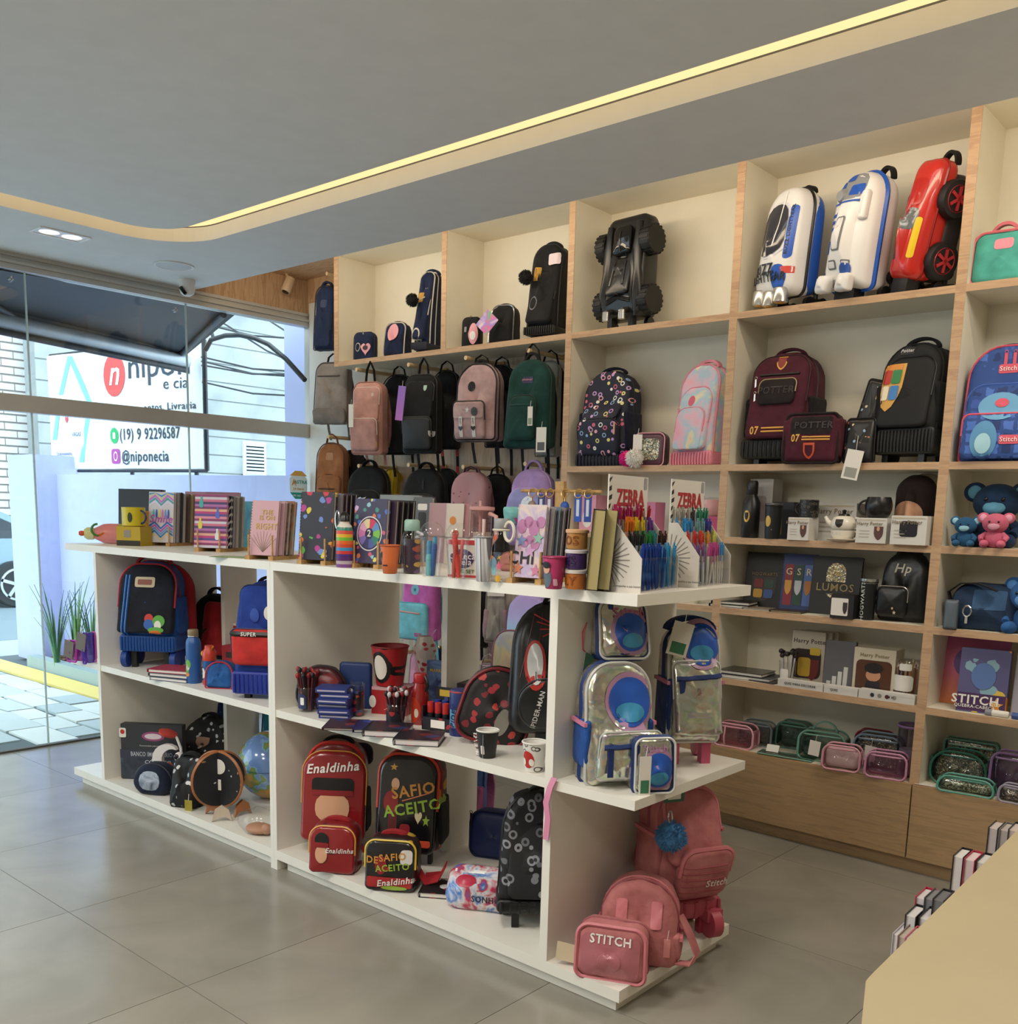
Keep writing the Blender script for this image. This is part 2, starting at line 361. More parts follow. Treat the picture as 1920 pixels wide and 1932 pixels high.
def one(name,label,cat,vf,m,loc=(0,0,0),rot=(0,0,0),group=None,smooth=True):
    o = obj(name,vf,m,None,smooth); o.location = loc; o.rotation_euler = rot; return tag(o,label,cat,group)
def copy_tree(o,parent=None):
    c = o.copy(); COL.objects.link(c)
    if parent is not None: c.parent = parent
    for ch in o.children: copy_tree(ch,c)
    return c
# ================================================================== the setting
IF_,IB_ = 2.283,2.956
YW,YB = 4.174,4.49
ZS = dict(a=2.43,b=1.743,c=1.404,d=1.069,e=.729,f=.392,g=.047)
DX = [-5.222,-4.236,-3.303,-2.341,-1.343,-.36]; DT = .04
cream = P('#e9e2cf',.45); white = P('#e8e4da',.4); offw = P('#dcdcdb',.55)
oakE = WOOD('#b59070','#c9a580',(3,3,24)); oakX = WOOD('#b59070','#c9a580',(3,24,24)); oakD = WOOD('#a08361','#b4936b',(3,14,40),.45)
panelW = WOOD('#a8937c','#bdaa94',(26,26,2.0),.55); panelB = WOOD('#b08a66','#c9a883',(9,30,3.5),.5)
alu = P('#c4c2bc',.35,.3); ceilm = P('#e4e6e8',.8)
# floor: base + tiles
fl = struct('floor',box(-5.95,4.0,-3.0,4.49,-.08,-.004),P('#6e6a60',.8))
m,t,b = nt('porcelain_tile'); co = coords(t,(1.1,1.1,1.1)); n = t.nodes.new('ShaderNodeTexNoise'); n.inputs['Scale'].default_value = 2.4; n.inputs['Detail'].default_value = 7; n.inputs['Distortion'].default_value = .7
link(t,co,n.inputs['Vector']); rr = ramp(t,[(.3,'#888479'),(.5,'#918d83'),(.7,'#999489')]); link(t,n.outputs[0],rr.inputs[0]); link(t,rr.outputs[0],b.inputs['Base Color']); b.inputs['Roughness'].default_value = .2
n3 = t.nodes.new('ShaderNodeTexNoise'); n3.inputs['Scale'].default_value = 60; link(t,co,n3.inputs['Vector']); bump(t,b,n3.outputs[0],.03,.001)
tilem = m; TS = .8105
tme = mesh('tile',box(-TS/2+.0012,TS/2-.0012,-TS/2+.0012,TS/2-.0012,-.004,0),tilem,False)
i0 = math.floor((-5.95+1.805)/TS)
for i in range(-6,8):
    for j in range(-6,4):
        x0,y0 = -1.805+i*TS,1.5+j*TS
        cx0,cx1,cy0,cy1 = max(x0,-5.95),min(x0+TS,4),max(y0,-3),min(y0+TS,4.49)
        if cx1-cx0 < .03 or cy1-cy0 < .03: continue
        if cx1-cx0 > TS-.001 and cy1-cy0 > TS-.001: o = bpy.data.objects.new('tile',tme); o.location = (x0+TS/2,y0+TS/2,0)
        else: o = bpy.data.objects.new('tile',mesh('tile',box(cx0+.0012,cx1-.0012,cy0+.0012,cy1-.0012,-.004,0),tilem,False))
        COL.objects.link(o); o.parent = fl
# room shell behind and beside the camera
struct('wall_back',box(-6.0,4.1,4.525,4.62,0,3.2),P('#ded8c8',.6))
struct('wall_right',box(4.0,4.1,-3.0,4.525,0,3.2),P('#d8d2c4',.6))
struct('wall_front',box(-6.0,4.1,-3.1,-3.0,0,3.2),P('#d2cdc2',.6))
struct('baseboard_back',box(-5.9,-3.31,4.512,4.525,0,.07),P('#d0cabd',.5))
# ceiling: main panel,soffit ring around the light slot,slot roof
def prism(poly,z0,z1):
    n = len(poly); v = [(x,y,z0) for x,y in poly]+[(x,y,z1) for x,y in poly]
    return v,[list(range(n))[::-1],list(range(n,2*n))]+[[k,(k+1) % n,n+(k+1) % n,n+k] for k in range(n)]
def corner(x,y,r,k=14): return [(x+r-r*math.cos(math.pi/2*i/k),y-r+r*math.sin(math.pi/2*i/k)) for i in range(k+1)]
cl = struct('ceiling',prism([(4,-3),(4,2.78),] + corner(-4.84,2.78,.22)[::-1] + [(-4.84,-3)],HS,HS+.035),ceilm)
struct('ceiling',prism([(-5.95,-3),(-5.05,-3)] + corner(-5.05,2.99,.36) + [(4,2.99),(4,3.59),(-5.95,3.59)],HS,HS+.07),ceilm)
struct('ceiling',box(-6.0,4.1,-3.1,3.60,HS+.11,HS+.2),ceilm)
struct('ceiling',box(-6.0,4.1,3.6,4.62,3.105,3.16),P('#cfcabc',.7))
struct('trim_1',box(-6.0,4.1,3.585,3.60,HS+.07,HS+.11),ceilm)
# lit diffuser in the slot
sl = T('light_slot_strip','long warm glowing strip light recessed in the curved ceiling slot','light strip',(0,0,0))
sl.add('diffuser',prism([(-5.04,-3),] + [(-5.04,2.64)] + corner(-5.04,2.98,.35)[1:] + [(4,2.98),(4,2.74),(-4.66,2.74),(-4.8,2.6),(-4.8,-3)],HS+.072,HS+.085),EMIT((1,.70,.33),1.35),False)
sl.add('backing_board',prism([(-5.2,-3),(-5.2,3.1),(4,3.1),(4,2.7),(-4.6,2.7),(-4.75,2.5),(-4.75,-3)],HS+.086,HS+.1),ceilm,False)
# framed glowing panels added out of view to dress the ceiling fill
lm = EMIT((1,.95,.88),2.0)
for x,y in FILL_LAMPS[:5]:
    obj('fill_panel_frame',M_([box(x-.31,x+.31,y+s*.29-.02,y+s*.29+.02,HS-.01,HS) for s in (-1,1)]+[box(x+s*.29-.02,x+s*.29+.02,y-.27,y+.27,HS-.01,HS) for s in (-1,1)]),P('#eeeeee',.4),cl,False)
    obj('lamp_or_fill_face',box(x-.27,x+.27,y-.27,y+.27,HS-.006,HS),lm,cl,False)
# soffit fittings: twin downlight,speaker,dome camera
t = T('recessed_downlight','white rectangular twin recessed downlight in the soffit near the glass','ceiling light',(-5.31,2.456,HS))
fw,fl2 = .07,.125
t.add('frame',M_([box(-fw,fw,s*fl2-.008,s*fl2+.008,-.006,0) for s in (-1,1)]+[box(s*fw-.008,s*fw+.008,-fl2,fl2,-.006,0) for s in (-1,1)]),P('#f2f2f2',.4),False)
t.add('tray',box(-fw,fw,-fl2,fl2,-.0025,-.0005),P('#f6f6f4',.3),False)
for s in (-1,1): t.add('lamp',mv(lathe([(.001,-.004),(.044,-.004),(.05,-.0028)],20),0,s*.058,0),EMIT((1,.97,.92),1.2))
t = T('ceiling_speaker','round white flush speaker grille in the soffit','speaker',(-5.425,3.165,HS))
t.add('rim',lathe([(.098,-.001),(.105,-.006),(.112,-.006),(.114,-.001)],32,False),P('#e8e8e8',.4)); t.add('grille',lathe([(.001,-.004),(.099,-.003)],32),P('#cdd0d2',.6))
t = T('dome_camera','small white dome security camera with a black lens under the soffit','camera',(-5.70,3.41,HS))
t.add('housing',lathe([(.05,0),(.052,-.012),(.046,-.03),(.046,-.06),(.04,-.08),(.022,-.094),(.001,-.098)][::-1],24),P('#ececec',.35))
t.add('lens',xf(lathe([(.001,0),(.024,0),(.028,.008),(.028,.02)],20),TR((.028,-.034,-.064)) @ RO(math.radians(125),4,Vector((.76,.65,0)).cross(Vector((0,0,1))))),P('#0a0a0c',.12))
# ------------------------------------------------------------------ glass front
GX = -5.95; ys = [2.534-1.008*k for k in range(6)][::-1]+[3.544,4.52]
win = struct('window_1',box(GX-.04,GX+.035,-3,4.56,1.99,2.086),alu)
obj('head_rail',M_([box(GX-.05,GX+.03,-3,4.56,2.77,2.80),box(GX-.05,GX+.045,-3,4.56,2.80,2.815),box(GX-.05,GX+.02,-3,4.56,2.815,2.84),box(GX-.05,GX+.03,-3,4.56,2.84,2.86)]),alu,win,False)
obj('end_post',box(GX-.04,GX+.035,4.515,4.575,0,2.86),alu,win,False)
obj('floor_channel',box(GX-.02,GX+.02,-3,4.56,0,.012),P('#55564f',.5),win,False)
gl = CLEAR('#eaf6f6',.97,.02); edge = P('#cfe3e6',.2)
for a,c in zip(ys[:-1],ys[1:]):
    for z0,z1 in ((.012,1.99),(2.086,2.77)):
        obj('pane',box(GX-.005,GX+.005,a+.004,c-.004,z0,z1),gl,win,False)
for y in ys[1:-1]:
    obj('pane_joint',box(GX-.006,GX+.006,y-.004,y+.004,.012,1.99),edge,win,False); obj('pane_joint',box(GX-.006,GX+.006,y-.004,y+.004,2.086,2.77),edge,win,False)
    obj('patch_clip',M_([box(GX-.012,GX+.014,y-.09,y-.065,2.715,2.722),box(GX-.012,GX+.014,y-.081,y-.074,2.705,2.735)]),P('#c8ccd0',.3,.6),win,False)
struct('wall_left',box(GX-.06,GX,3.6,4.62,2.86,3.105),panelB)
struct('trim_2',box(GX,DX[0],3.6,4.6,3.09,3.104),panelB)
struct('wall_alcove',box(GX+.04,DX[0]+.03,4.50,4.524,.0,2.93),P('#dfe0dd',.6))
for x in (-5.55,-5.3):
    for z in (1.3,1.75,2.2,2.55,2.8): obj('peg_hole',xf(lathe([(.008,0),(.008,.004)],10),TR((x,4.5,z)) @ RO(math.pi/2,4,'X')),P('#181818',.8),bpy.data.objects['wall_alcove'],False)
struct('trim_3',box(GX+.04,DX[0],4.49,4.524,2.93,3.09),panelB)
# bullet camera on the wood panel
t = T('bullet_camera','beige bullet security camera hanging on a bracket from the wood panel','camera',on('x',GX+.06,541,522))
t.add('bracket',M_([tube([(-.06,0,.03),(-.01,0,.03),(.01,0,.0),(.01,0,-.02)],.011,8),mv(lathe([(.025,0),(.025,.008)],14),-.05,0,.03)]),P('#c8ab8a',.5))
t.add('barrel',xf(lathe([(.02,-.05),(.03,-.05),(.033,0),(.033,.055),(.03,.06),(.026,.06),(.024,.05)],18),TR((.015,0,-.055)) @ RO(math.radians(155),4,'X')),P('#d2b795',.45))
t.add('lens',xf(lathe([(.001,0),(.022,0),(.022,.004)],16),TR((.015,-.024,-.107)) @ RO(math.radians(155),4,'X')),P('#101012',.15))
# ------------------------------------------------------------------ oak edged wall units,one thing per bay
def shelfpart(t,x0,x1,z,th=.03,y1=YB):
    s = t.add('shelf',box(x0,x1,YW+.003,y1,z-th,z),cream,False); t.add('edge_strip',box(x0,x1,YW,YW+.003,z-th,z),oakX,False,None,s)
def bay(i,label,zs,zb):
    x0,x1 = DX[i],DX[i+1]; t = T('oak_shelf_unit',label,'shelving unit',(0,0,0),group='wall shelving')
    dv = t.add('side_panel',box(x0,x0+DT,YW+.003,YB,zb,3.1),cream,False); t.add('edge_strip',box(x0,x0+DT,YW,YW+.003,zb,3.1),oakE,False,None,dv)
    t.add('top_panel',box(x0+DT,x1,YW,YB,3.085,3.1),cream,False)
    for z in zs: shelfpart(t,x0+DT,x1,z)
    return t,x0,x1
for i,lab in ((0,'topmost open box of the shelving holding navy bags above wooden pegs'),(1,'topmost open box of the shelving holding black bags above wooden pegs')):
    t,x0,x1 = bay(i,lab,(ZS['a'],),ZS['a']-.03)
    t.add('back_panel',box(x0+DT,x1,YB,YB+.015,ZS['a']-.03,3.1),cream,False)
    t.add('peg_panel',box(x0+(.02 if i == 0 else 0),x1,YB+.004,YB+.02,.07,ZS['a']-.03),panelW,False)
for i,lab in ((2,'oak edged shelving bay with black car suitcase on top'),(3,'oak edged shelving bay with maroon bags and black goods'),(4,'oak edged shelving bay with blue plush toys and teal case')):
    t,x0,x1 = bay(i,lab,[ZS[k] for k in 'abcdef'],ZS['f']-.03)
    t.add('back_panel',box(x0+DT,x1,YB,YB+.015,.0,3.1),cream,False)
    t.add('drawer_front',box(x0+DT/2+.002,x1+DT/2-.004,YW-.019,YW-.001,ZS['g']+.02,ZS['f']-.002),oakD,False)
    t.add('kickplate',box(x0,x1,YW+.02,YW+.035,0,ZS['g']+.015),oakD,False)
# ------------------------------------------------------------------ white display island,two units
ZT,ZTB,ZM,ZMB,ZB,ZBB = 1.277,1.243,.68,.65,.084,.046
def island(label,x0,x1,top,mids,sides,base,divx):
    t = T('island_shelf_unit',label,'shelving unit',((x0+x1)/2,2.62,0),group='white display island'); ox,oy = (x0+x1)/2,2.62
    def A(n,*b): t.add(n,mv(box(*b),-ox,-oy,0),white,False)
    A('top_panel',top[0],top[1],IF_,IB_,ZTB,ZT)
    for a,c in mids: A('shelf',a,c,IF_+.004,IB_,ZMB,ZM)
    for a,c,zb in sides: A('side_panel',a,c,IF_,IB_,zb,ZTB)
    A('base_panel',base[0],base[1],IF_,IB_,ZBB,ZB); A('plinth',base[0]+.03,base[1]-.03,IF_+.03,IB_-.03,0,ZBB)
    A('divider',divx-.03,divx,2.76,IB_,ZM,ZTB); A('divider',divx-.03,divx,2.76,IB_,ZB,ZMB)
    return t
island('white melamine island unit with blue backpacks, nearer the glass front',-5.05,-3.262,(-5.048,-3.263),[(-5.05,-4.746),(-4.72,-3.284)],[(-4.746,-4.72,ZB),(-3.284,-3.2625,0)],(-5.063,-3.284),-4.341)
island('white melamine island unit with red bags and overhanging end shelves',-3.262,-1.518,(-3.2615,-1.518),[(-3.24,-1.831),(-1.80,-1.497)],[(-3.262,-3.24,0),(-1.831,-1.80,ZB)],(-3.24,-1.518),-2.741)
# counter panel in the near corner
A_,B_ = on('z',.8,1640,1842),on('z',.8,1920,1565); dv = (B_-A_); ang = math.atan2(dv.y,dv.x)
CTR = TR((A_.x,A_.y,0)) @ RO(ang,4,'Z')
t = T('display_counter','low counter with a flat beige top in front of the racked diaries','counter',(A_.x,A_.y,0),ang)
e0 = on('z',.8,1633,1851)-Vector((A_.x,A_.y,0)); e1 = on('z',.8,1622,1960)-Vector((A_.x,A_.y,0)); rm = RO(-ang,4,'Z'); e0,e1 = rm @ e0,rm @ e1; ed = (e1-e0).normalized()
e2 = e0+ed*.9; cp = [(.02,0),(1.7,0),(1.7,-1.1),(e2.x,-1.1),(e2.x,e2.y),(e0.x,e0.y),(e0.x*.55+.004,e0.y*.35)]
bg_ = P('#bdac88',.5); tp = t.add('counter_top',prism(cp[::-1],.78,.8),bg_,False); t.add('front_panel',box(.03,1.68,-.03,-.012,0,.78),bg_,False); t.add('end_panel',prism([(e0.x+.03,e0.y-.02),(e0.x+.05,e0.y-.02),(e2.x+.05,e2.y),(e2.x+.03,e2.y)],0,.78),bg_,False)
CT,CI = t,(TR((A_.x,A_.y,0)) @ RO(ang,4,'Z')).inverted()
# ================================================================== outside the glass
ext = P('#b3bcbc',.9)
struct('ground',box(-40,GX-.05,-25,30,-.2,-.06),P('#a3b2b8',.9))
# paving stones of the forecourt
pav = struct('pavement',box(-9.9,GX-.03,-1.5,6,-.12,-.03),P('#5c6668',.95)); rs = random.Random(3)
stm = [P(c,.75) for c in ('#c3ccc8','#d0d7d1','#b4c0bf','#d8dcd5')]; y = .7; row = 0
while y < 3.66:
    hgt = rs.uniform(.17,.3); x = GX-.06-rs.uniform(0,.3)
    while x > -9.85:
        wd = rs.uniform(.28,.62); j = [rs.uniform(-.02,.02) for _ in range(4)]
        x1 = max(x-wd,-9.88); zt = rs.uniform(-.022,-.012)
        if y+hgt < 3.68:
            v = [(x-.008,y+.008+j[0],zt),(x1+.008,y+.008+j[1],zt),(x1+.008,y+hgt-.008+j[2],zt),(x-.008,y+hgt-.008+j[3],zt)]; v += [(p[0],p[1],-.03) for p in v]
            obj('paving_stone',(v,[[3,2,1,0][::-1],[0,1,5,4],[1,2,6,5],[2,3,7,6],[3,0,4,7]]),rs.choice(stm),pav,False)
        x = x1
    y += hgt
# kerb,painted line,planter
struct('kerb',box(-9.05,-6.0,3.70,3.80,-.05,.09),P('#9fb0ae',.85)).rotation_euler = (0,0,0)
struct('trim_4',box(-9.8,-6.0,3.46,3.68,-.05,-.008),P('#e9d27c',.8))
mu = struct('planter_bed',box(-9.05,-6.0,3.80,4.5,-.05,.05),P('#4a3a30',.95))
chips = []
for _ in range(520):
    x,y2 = rs.uniform(-9.0,-6.05),rs.uniform(3.82,4.12); a = rs.uniform(0,6.3); l = rs.uniform(.02,.05)
    chips.append(xf(cbox(0,0,0,l,l*.5,.008),TR((x,y2,.05+rs.uniform(0,.015))) @ RO(a,4,'Z') @ RO(rs.uniform(-.5,.5),4,'X')))
tag(obj('bark_mulch',M_(chips),P('#7a5b46',.9),None,False),'brown bark mulch covering the planter bed by the lilac wall','mulch',None,'stuff')
def blades(name,label,x,y,z,n,hmin,hmax,seed):
    r = random.Random(seed); t = T(name,label,'plant',(x,y,z),group='spiky plants by the lilac wall'); g = [CL(c,.6) for c in ('#3c6b4c','#557f56','#7da565')]
    for i in range(n):
        a = r.uniform(0,6.28); h = r.uniform(hmin,hmax); b = r.uniform(.05,.3)*h; d = Vector((math.cos(a),math.sin(a),0)); s = Vector((-d.y,d.x,0)); v = []; f = []
        for k in range(6):
            q = k/5; p = d*(.02+b*q*q)+Vector((0,0,h*q*(1-.12*q))); w = .011*(1-q)**.7+.001; v += [tuple(p-s*w),tuple(p+d*.004),tuple(p+s*w)]
        for k in range(5):
            for c in (0,1): f.append([k*3+c,k*3+c+1,k*3+c+4,k*3+c+3])
        t.add('leaf',(v,f),g[i % 3],True)
blades('spiky_plant','spiky green plant growing in mulch before the lilac pillar',*on('z',.05,108,1258).to_2d(),.05,22,.4,.85,1)
blades('spiky_plant','spiky green plant growing in mulch beside the purple pouch',*on('z',.05,146,1262).to_2d(),.05,22,.35,.9,2)
blades('spiky_plant','spiky green plant growing below the black wall box',*on('z',.05,176,1262).to_2d(),.05,20,.35,.8,3)
# lilac side wall and pillar
lil = P('#bfc6ee',.9); WA,WB = Vector((-9.05,4.05)),Vector((-5.97,4.55)); wd_ = (WB-WA).normalized(); wang = math.atan2(wd_.y,wd_.x)
MWL = TR((WA.x,WA.y,0)) @ RO(wang,4,'Z')
struct('wall_outside',xf(box(0,3.12,0,.14,0,1.72),MWL),lil)
struct('pillar_outside',box(-9.6,-9.05,3.85,4.25,0,1.89),lil)
struct('pillar_jamb',box(-6.35,-6.02,4.60,4.78,0,3.2),lil)
t = T('wall_junction_box','small black box fixed on the lilac wall above a thin pipe','junction box',MWL @ Vector((1.42,0,.75)),wang)
t.add('box_body',xf(pillow(.1,.19,.07,.02,.02,.012,0,0),TR((0,-.036,0))),P('#191b20',.4)); t.add('pipe',tube([(.0,-.02,0),(0,-.02,-.3),(0,-.02,-.62)],.009,6),P('#20242a',.5))
# banner on a metal frame above the wall
bl = on('y',4.17,98,884); br = on('y',4.45,384,891)
bdir = Vector((br.x-bl.x,br.y-bl.y,0)); BW = bdir.length; bang = math.atan2(bdir.y,bdir.x); bz0 = bl.z; BH = 1.02
t = T('shop_banner','white vinyl banner with phone number and small map on a metal frame','banner',(bl.x,bl.y,bz0),bang)
v = []; f = []; nx,nz = 40,14
for a in range(nx+1):
    for c in range(nz+1):
        x = BW*a/nx; z = BH*c/nz; v.append((x,.006*math.sin(x*9+z*3)+.01*noise.noise(Vector((x*2,0,z*2))),z))
for a in range(nx):
    for c in range(nz): f.append([a*(nz+1)+c,(a+1)*(nz+1)+c,(a+1)*(nz+1)+c+1,a*(nz+1)+c+1])
ban = t.add('banner_sheet',(v,f),P('#eef4f6',.45),True,None,None,True)
t.add('frame',M_([tube([(0,.035,-.02),(BW,.035,-.02)],.014),tube([(0,.035,BH+.01),(BW,.035,BH+.01)],.014),tube([(0,.035,-.02),(0,.035,BH)],.014),tube([(BW,.035,-.02),(BW,.035,BH)],.02)]),P('#23262b',.5),False)
for x in (.12,1.15,BW-.15): t.add('stand',tube([(x,.05,-.02),(x,.05,-.22)],.018),P('#30343a',.6))
dk = P('#37424e',.6); cy_ = P('#86dbe6',.6)
def bx_(px,py):  # banner local x,z of a photo pixel
    d = ray(px,py); n = Vector((-bdir.y,bdir.x,0)).normalized(); o = Vector((0,0,EYE)); p0 = Vector((bl.x,bl.y,bz0)); q = o+d*((p0-o).dot(n)/d.dot(n)); l = q-p0; return l.dot(bdir.normalized()),l.z
def bt(s,px0,px1,py,size,m=dk,bold=0,sc=None):
    (a,z),(c,_) = bx_(px0,py),bx_(px1,py); v,f = txt(s,size,m,1,bold); w = max(p[0] for p in v)-min(p[0] for p in v); k = (c-a)/w
    v = [(p[0]*k,p[1],p[2]) for p in v]; t.add('lettering',t.stick((v,f),(a+c)/2,z,.006),m,False)
bt('nipon',243,356,694,.30); bt('e cia',309,354,725,.135); bt('entos, Livraria',271,369,770,.085,dk,.002)
bt('(19) 9 92296587',227,341,821,.135,dk,.004); bt('@niponecia',231,318,862,.135,dk,.004)
def bdec(name,m,px,py,pw,ph,kind=EL,off=.005):
    (a,z),(c,z2),(e,_) = bx_(px,py),bx_(px,py+ph/2),bx_(px+pw/2,py); t.decal(name,m,a,z,abs(e-a)*2,abs(z-z2)*2,kind,None,None,off)
bdec('logo_disc',P('#e0524f',.5),217,708,40,82); bdec('messenger_icon',P('#26b168',.5),216,822,16,30); bdec('camera_icon',P('#b04a9b',.5),219,861,17,28,RC)
x_,z_ = bx_(217,708); t.text('n',.30,P('#f4f4f4',.5),x_,z_+.01,1.0,.012,shear=.25,off=.008)
x_,z_ = bx_(219,861); t.decal('icon_ring',P('#f4f4f4',.5),x_,z_,.06,.085,EL,None,None,.0075); t.decal('icon_ring',P('#b04a9b',.5),x_,z_,.042,.06,EL,None,None,.009)
x_,z_ = bx_(216,822); t.decal('handset',P('#f4f4f4',.5),x_,z_,.04,.055,RC,None,None,.0075)
for pts in (((132,672),(116,745)),((132,672),(172,768)),((110,780),(103,830)),((166,790),(156,872))):
    (a,z),(c,z2) = bx_(*pts[0]),bx_(*pts[1]); t.add('map_street',t.stick(M_([([(a-.03,0,z),(a+.03,0,z),(c+.035,0,z2),(c-.035,0,z2)],[[0,1,2,3]])]),0,0,.005),cy_,False)
for s,px,py,sz in (('VAGAS',147,820,.055),('Estacionamento',122,856,.05),('por conta da loja',124,869,.045)):
    a,z = bx_(px,py); t.text(s,sz,P('#6a6f8a',.6),a,z,.8,0,off=.006)
a,z = bx_(128,792); t.decal('map_pin',P('#d05060',.5),a,z,.05,.07,'heart',None,None,.006)
# canopy outside the glass: dark sheet,front tube,arms
zc = 2.62; c0,c1 = on('z',zc,0,604),on('z',zc,352,682); cd = (c1-c0).normalized(); cs = c0-cd*2.6; ce = c1
t = T('awning','dark fabric awning with a grey front tube outside the glass','awning',(0,0,0)); dark = P('#2c3138',.6)
a0 = Vector((GX-.06,3.97,2.79)); a1 = Vector((GX-.06,-1.5,2.79)); up = Vector((0,0,.05))
t.add('canopy_sheet',([tuple(p) for p in (a1,a0,ce+up,cs+up)]+[tuple(p+Vector((0,0,.02))) for p in (a1,a0,ce+up,cs+up)],[[0,1,2,3][::-1],[4,5,6,7],[0,1,5,4],[1,2,6,5],[2,3,7,6],[3,0,4,7]]),dark,False)
nrm = Vector((0,0,1)); t.add('front_tube',tube([cs,ce],.05,12),P('#b9c0c4',.4,.3)); t.add('front_bar',tube([cs-Vector((0,0,.07)),ce-Vector((0,0,.07))],.022,8),P('#24282e',.5))
for q in (.30,.62,.985):
    p,s = cs.lerp(ce,q)+Vector((0,0,.045)),a1.lerp(a0,q*.985+.01)-Vector((0,0,.03)); t.add('arm',tube([s,s.lerp(p,.5),p],.022,8),P('#383d44',.5))
t = T('cable_bracket','curved black steel bracket arm between banner and glass','bracket',(0,0,0))
pts = [on('y',4.3,*q) for q in ((388,660),(398,641),(425,633),(452,632),(480,638),(507,650),(540,678),(575,717))]; t.add('arm',tube(pts,.018,8),P('#272b30',.4)); t.add('strut',tube([on('y',4.3,403,640),on('y',4.3,397,620)],.014,6),P('#272b30',.4))
for k,(q0,q1) in enumerate((((388,612),(575,640)),((388,675),(575,702)),((388,683),(575,712)),((388,690),(575,706)),((388,722),(575,748)),((425,612),(590,700)),((500,600),(590,640)))):
    p0_,p1_ = on('x',-11.5+.05*k,*q0),on('x',-9.5+.05*k,*q1); md = (p0_+p1_)/2-Vector((0,0,.05)); tag(obj('overhead_cable',tube([p0_+(p0_-p1_)*.5,p0_,md,p1_,p1_+(p1_-p0_)*.5],.011,5),P('#30353a',.6)),('highest thin cable sagging above the curved bracket','uppermost of three close cables crossing the grey house','middle one of three close cables crossing the grey house','flattest of three close cables crossing the grey house','lone cable low on the grey house above the transom','steep cable running over the top of the curved bracket','short cable in the top corner by the lilac jamb')[k],'cable','overhead cables')
# houses across the street
t = T('grey_house','large pale grey rendered house wall with siding beyond the banner','house',(0,0,0)); hx = -16.8; hy = on('x',-16.8,76,900).y
t.add('wall',box(hx-.4,hx,hy,26,-.1,10),MARBLE(['#8f9594','#a3a9a8','#b0b4b2'],.8,.9,.6),False)
for k in range(11): t.add('siding_board',box(hx,hx+.03,hy,26,1.4+k*.34,1.4+k*.34+.315),MARBLE(['#979d9c','#a7adac','#b1b5b3'],1.5,.9,.4),False)
w0,w1 = on('x',hx,455,832),on('x',hx,498,892); f_ = t.add('window',box(hx+.03,hx+.08,w0.y,w1.y,w1.z-.1,w0.z),P('#dfe8ea',.5),False)
for k in range(9): zz = w1.z-.05+(w0.z-w1.z)*k/9; t.add('shutter_slat',box(hx+.08,hx+.1,w0.y+.06,w1.y-.06,zz,zz+.09),P('#c4d6dc',.5),False,None,f_)
t = T('brick_house','white painted brick house across the street with a small window','house',(0,0,0)); qx = -17.5
yb1 = on('x',qx,77,900).y; t.add('wall',box(qx-.4,qx,-6,yb1,-.1,12),P('#9c9894',.9),False)
br_ = []; zz = .3; k = 0
while zz < 7.5:
    y2 = -1.0+(k % 2)*.2
    while y2 < yb1-.05: br_.append(box(qx,qx+.025,y2,min(y2+.38,yb1),zz,zz+.1)); y2 += .4
    zz += .13; k += 1
tag(t.add('brick_courses',M_(br_),P('#ece7e2',.85),False),None,None,None,'stuff')
w0,w1 = on('x',qx,2,1033),on('x',qx,41,1050); f_ = t.add('window',box(qx+.02,qx+.08,w0.y,w1.y,w1.z-.4,w0.z),P('#d8d4cc',.5),False); t.add('pane',box(qx+.08,qx+.09,w0.y+.1,w1.y-.1,w1.z-.35,w0.z-.12),P('#6d7f86',.2),False,None,f_)
struct('road',box(-17.4,-11.2,-12,25,-.2,-.055),P('#7c8c94',.9))
# parked car,seen by its rear quarter
cw = on('z',-.05,30,1145); t = T('parked_car','silver blue car parked across the street, its rear wheel showing','car',(cw.x,cw.y,-.05),math.radians(90)); pa = P('#7e98a6',.25,.4,.6)
# local x runs along the street (rear toward +x),-y faces us
prof = [(-3.4,.3),(-3.5,.75),(-2.4,.95),(-1.6,1.42),(-.4,1.46),(.35,1.15),(.62,.95),(.66,.5),(.6,.28)]
bod = prism([(x,z) for x,z in prof],-.9,.9); t.add('body',xf(bod,TR((0,.9,0)) @ RO(math.pi/2,4,'X')),pa)
t.add('side_window',xf(prism([(-2.2,.97),(-1.55,1.36),(-.45,1.4),(.1,1.15),(.0,.98)],-.91,.905),TR((0,.9,0)) @ RO(math.pi/2,4,'X')),P('#22303a',.1),False)
for x in (0,-2.6):
    wh = t.add('wheel',xf(lathe([(.2,-.1),(.31,-.1),(.33,-.07),(.33,.07),(.31,.1),(.2,.1)],28),TR((x,.02,.33)) @ RO(math.pi/2,4,'X')),P('#1d2226',.7))
    t.add('rim',M_([xf(cbox(0,0,.04,.045,.02,.19),TR((x,-.09,.33)) @ RO(2*math.pi*k/5,4,'Y')) for k in range(5)]+[xf(lathe([(.2,.0),(.23,.0),(.23,.02),(.2,.02)],24,False),TR((x,-.08,.33)) @ RO(math.pi/2,4,'X')),xf(lathe([(.001,0),(.05,0),(.05,.03)],14),TR((x,-.075,.33)) @ RO(math.pi/2,4,'X'))]),P('#c4ccd0',.3,.7),False,None,wh)
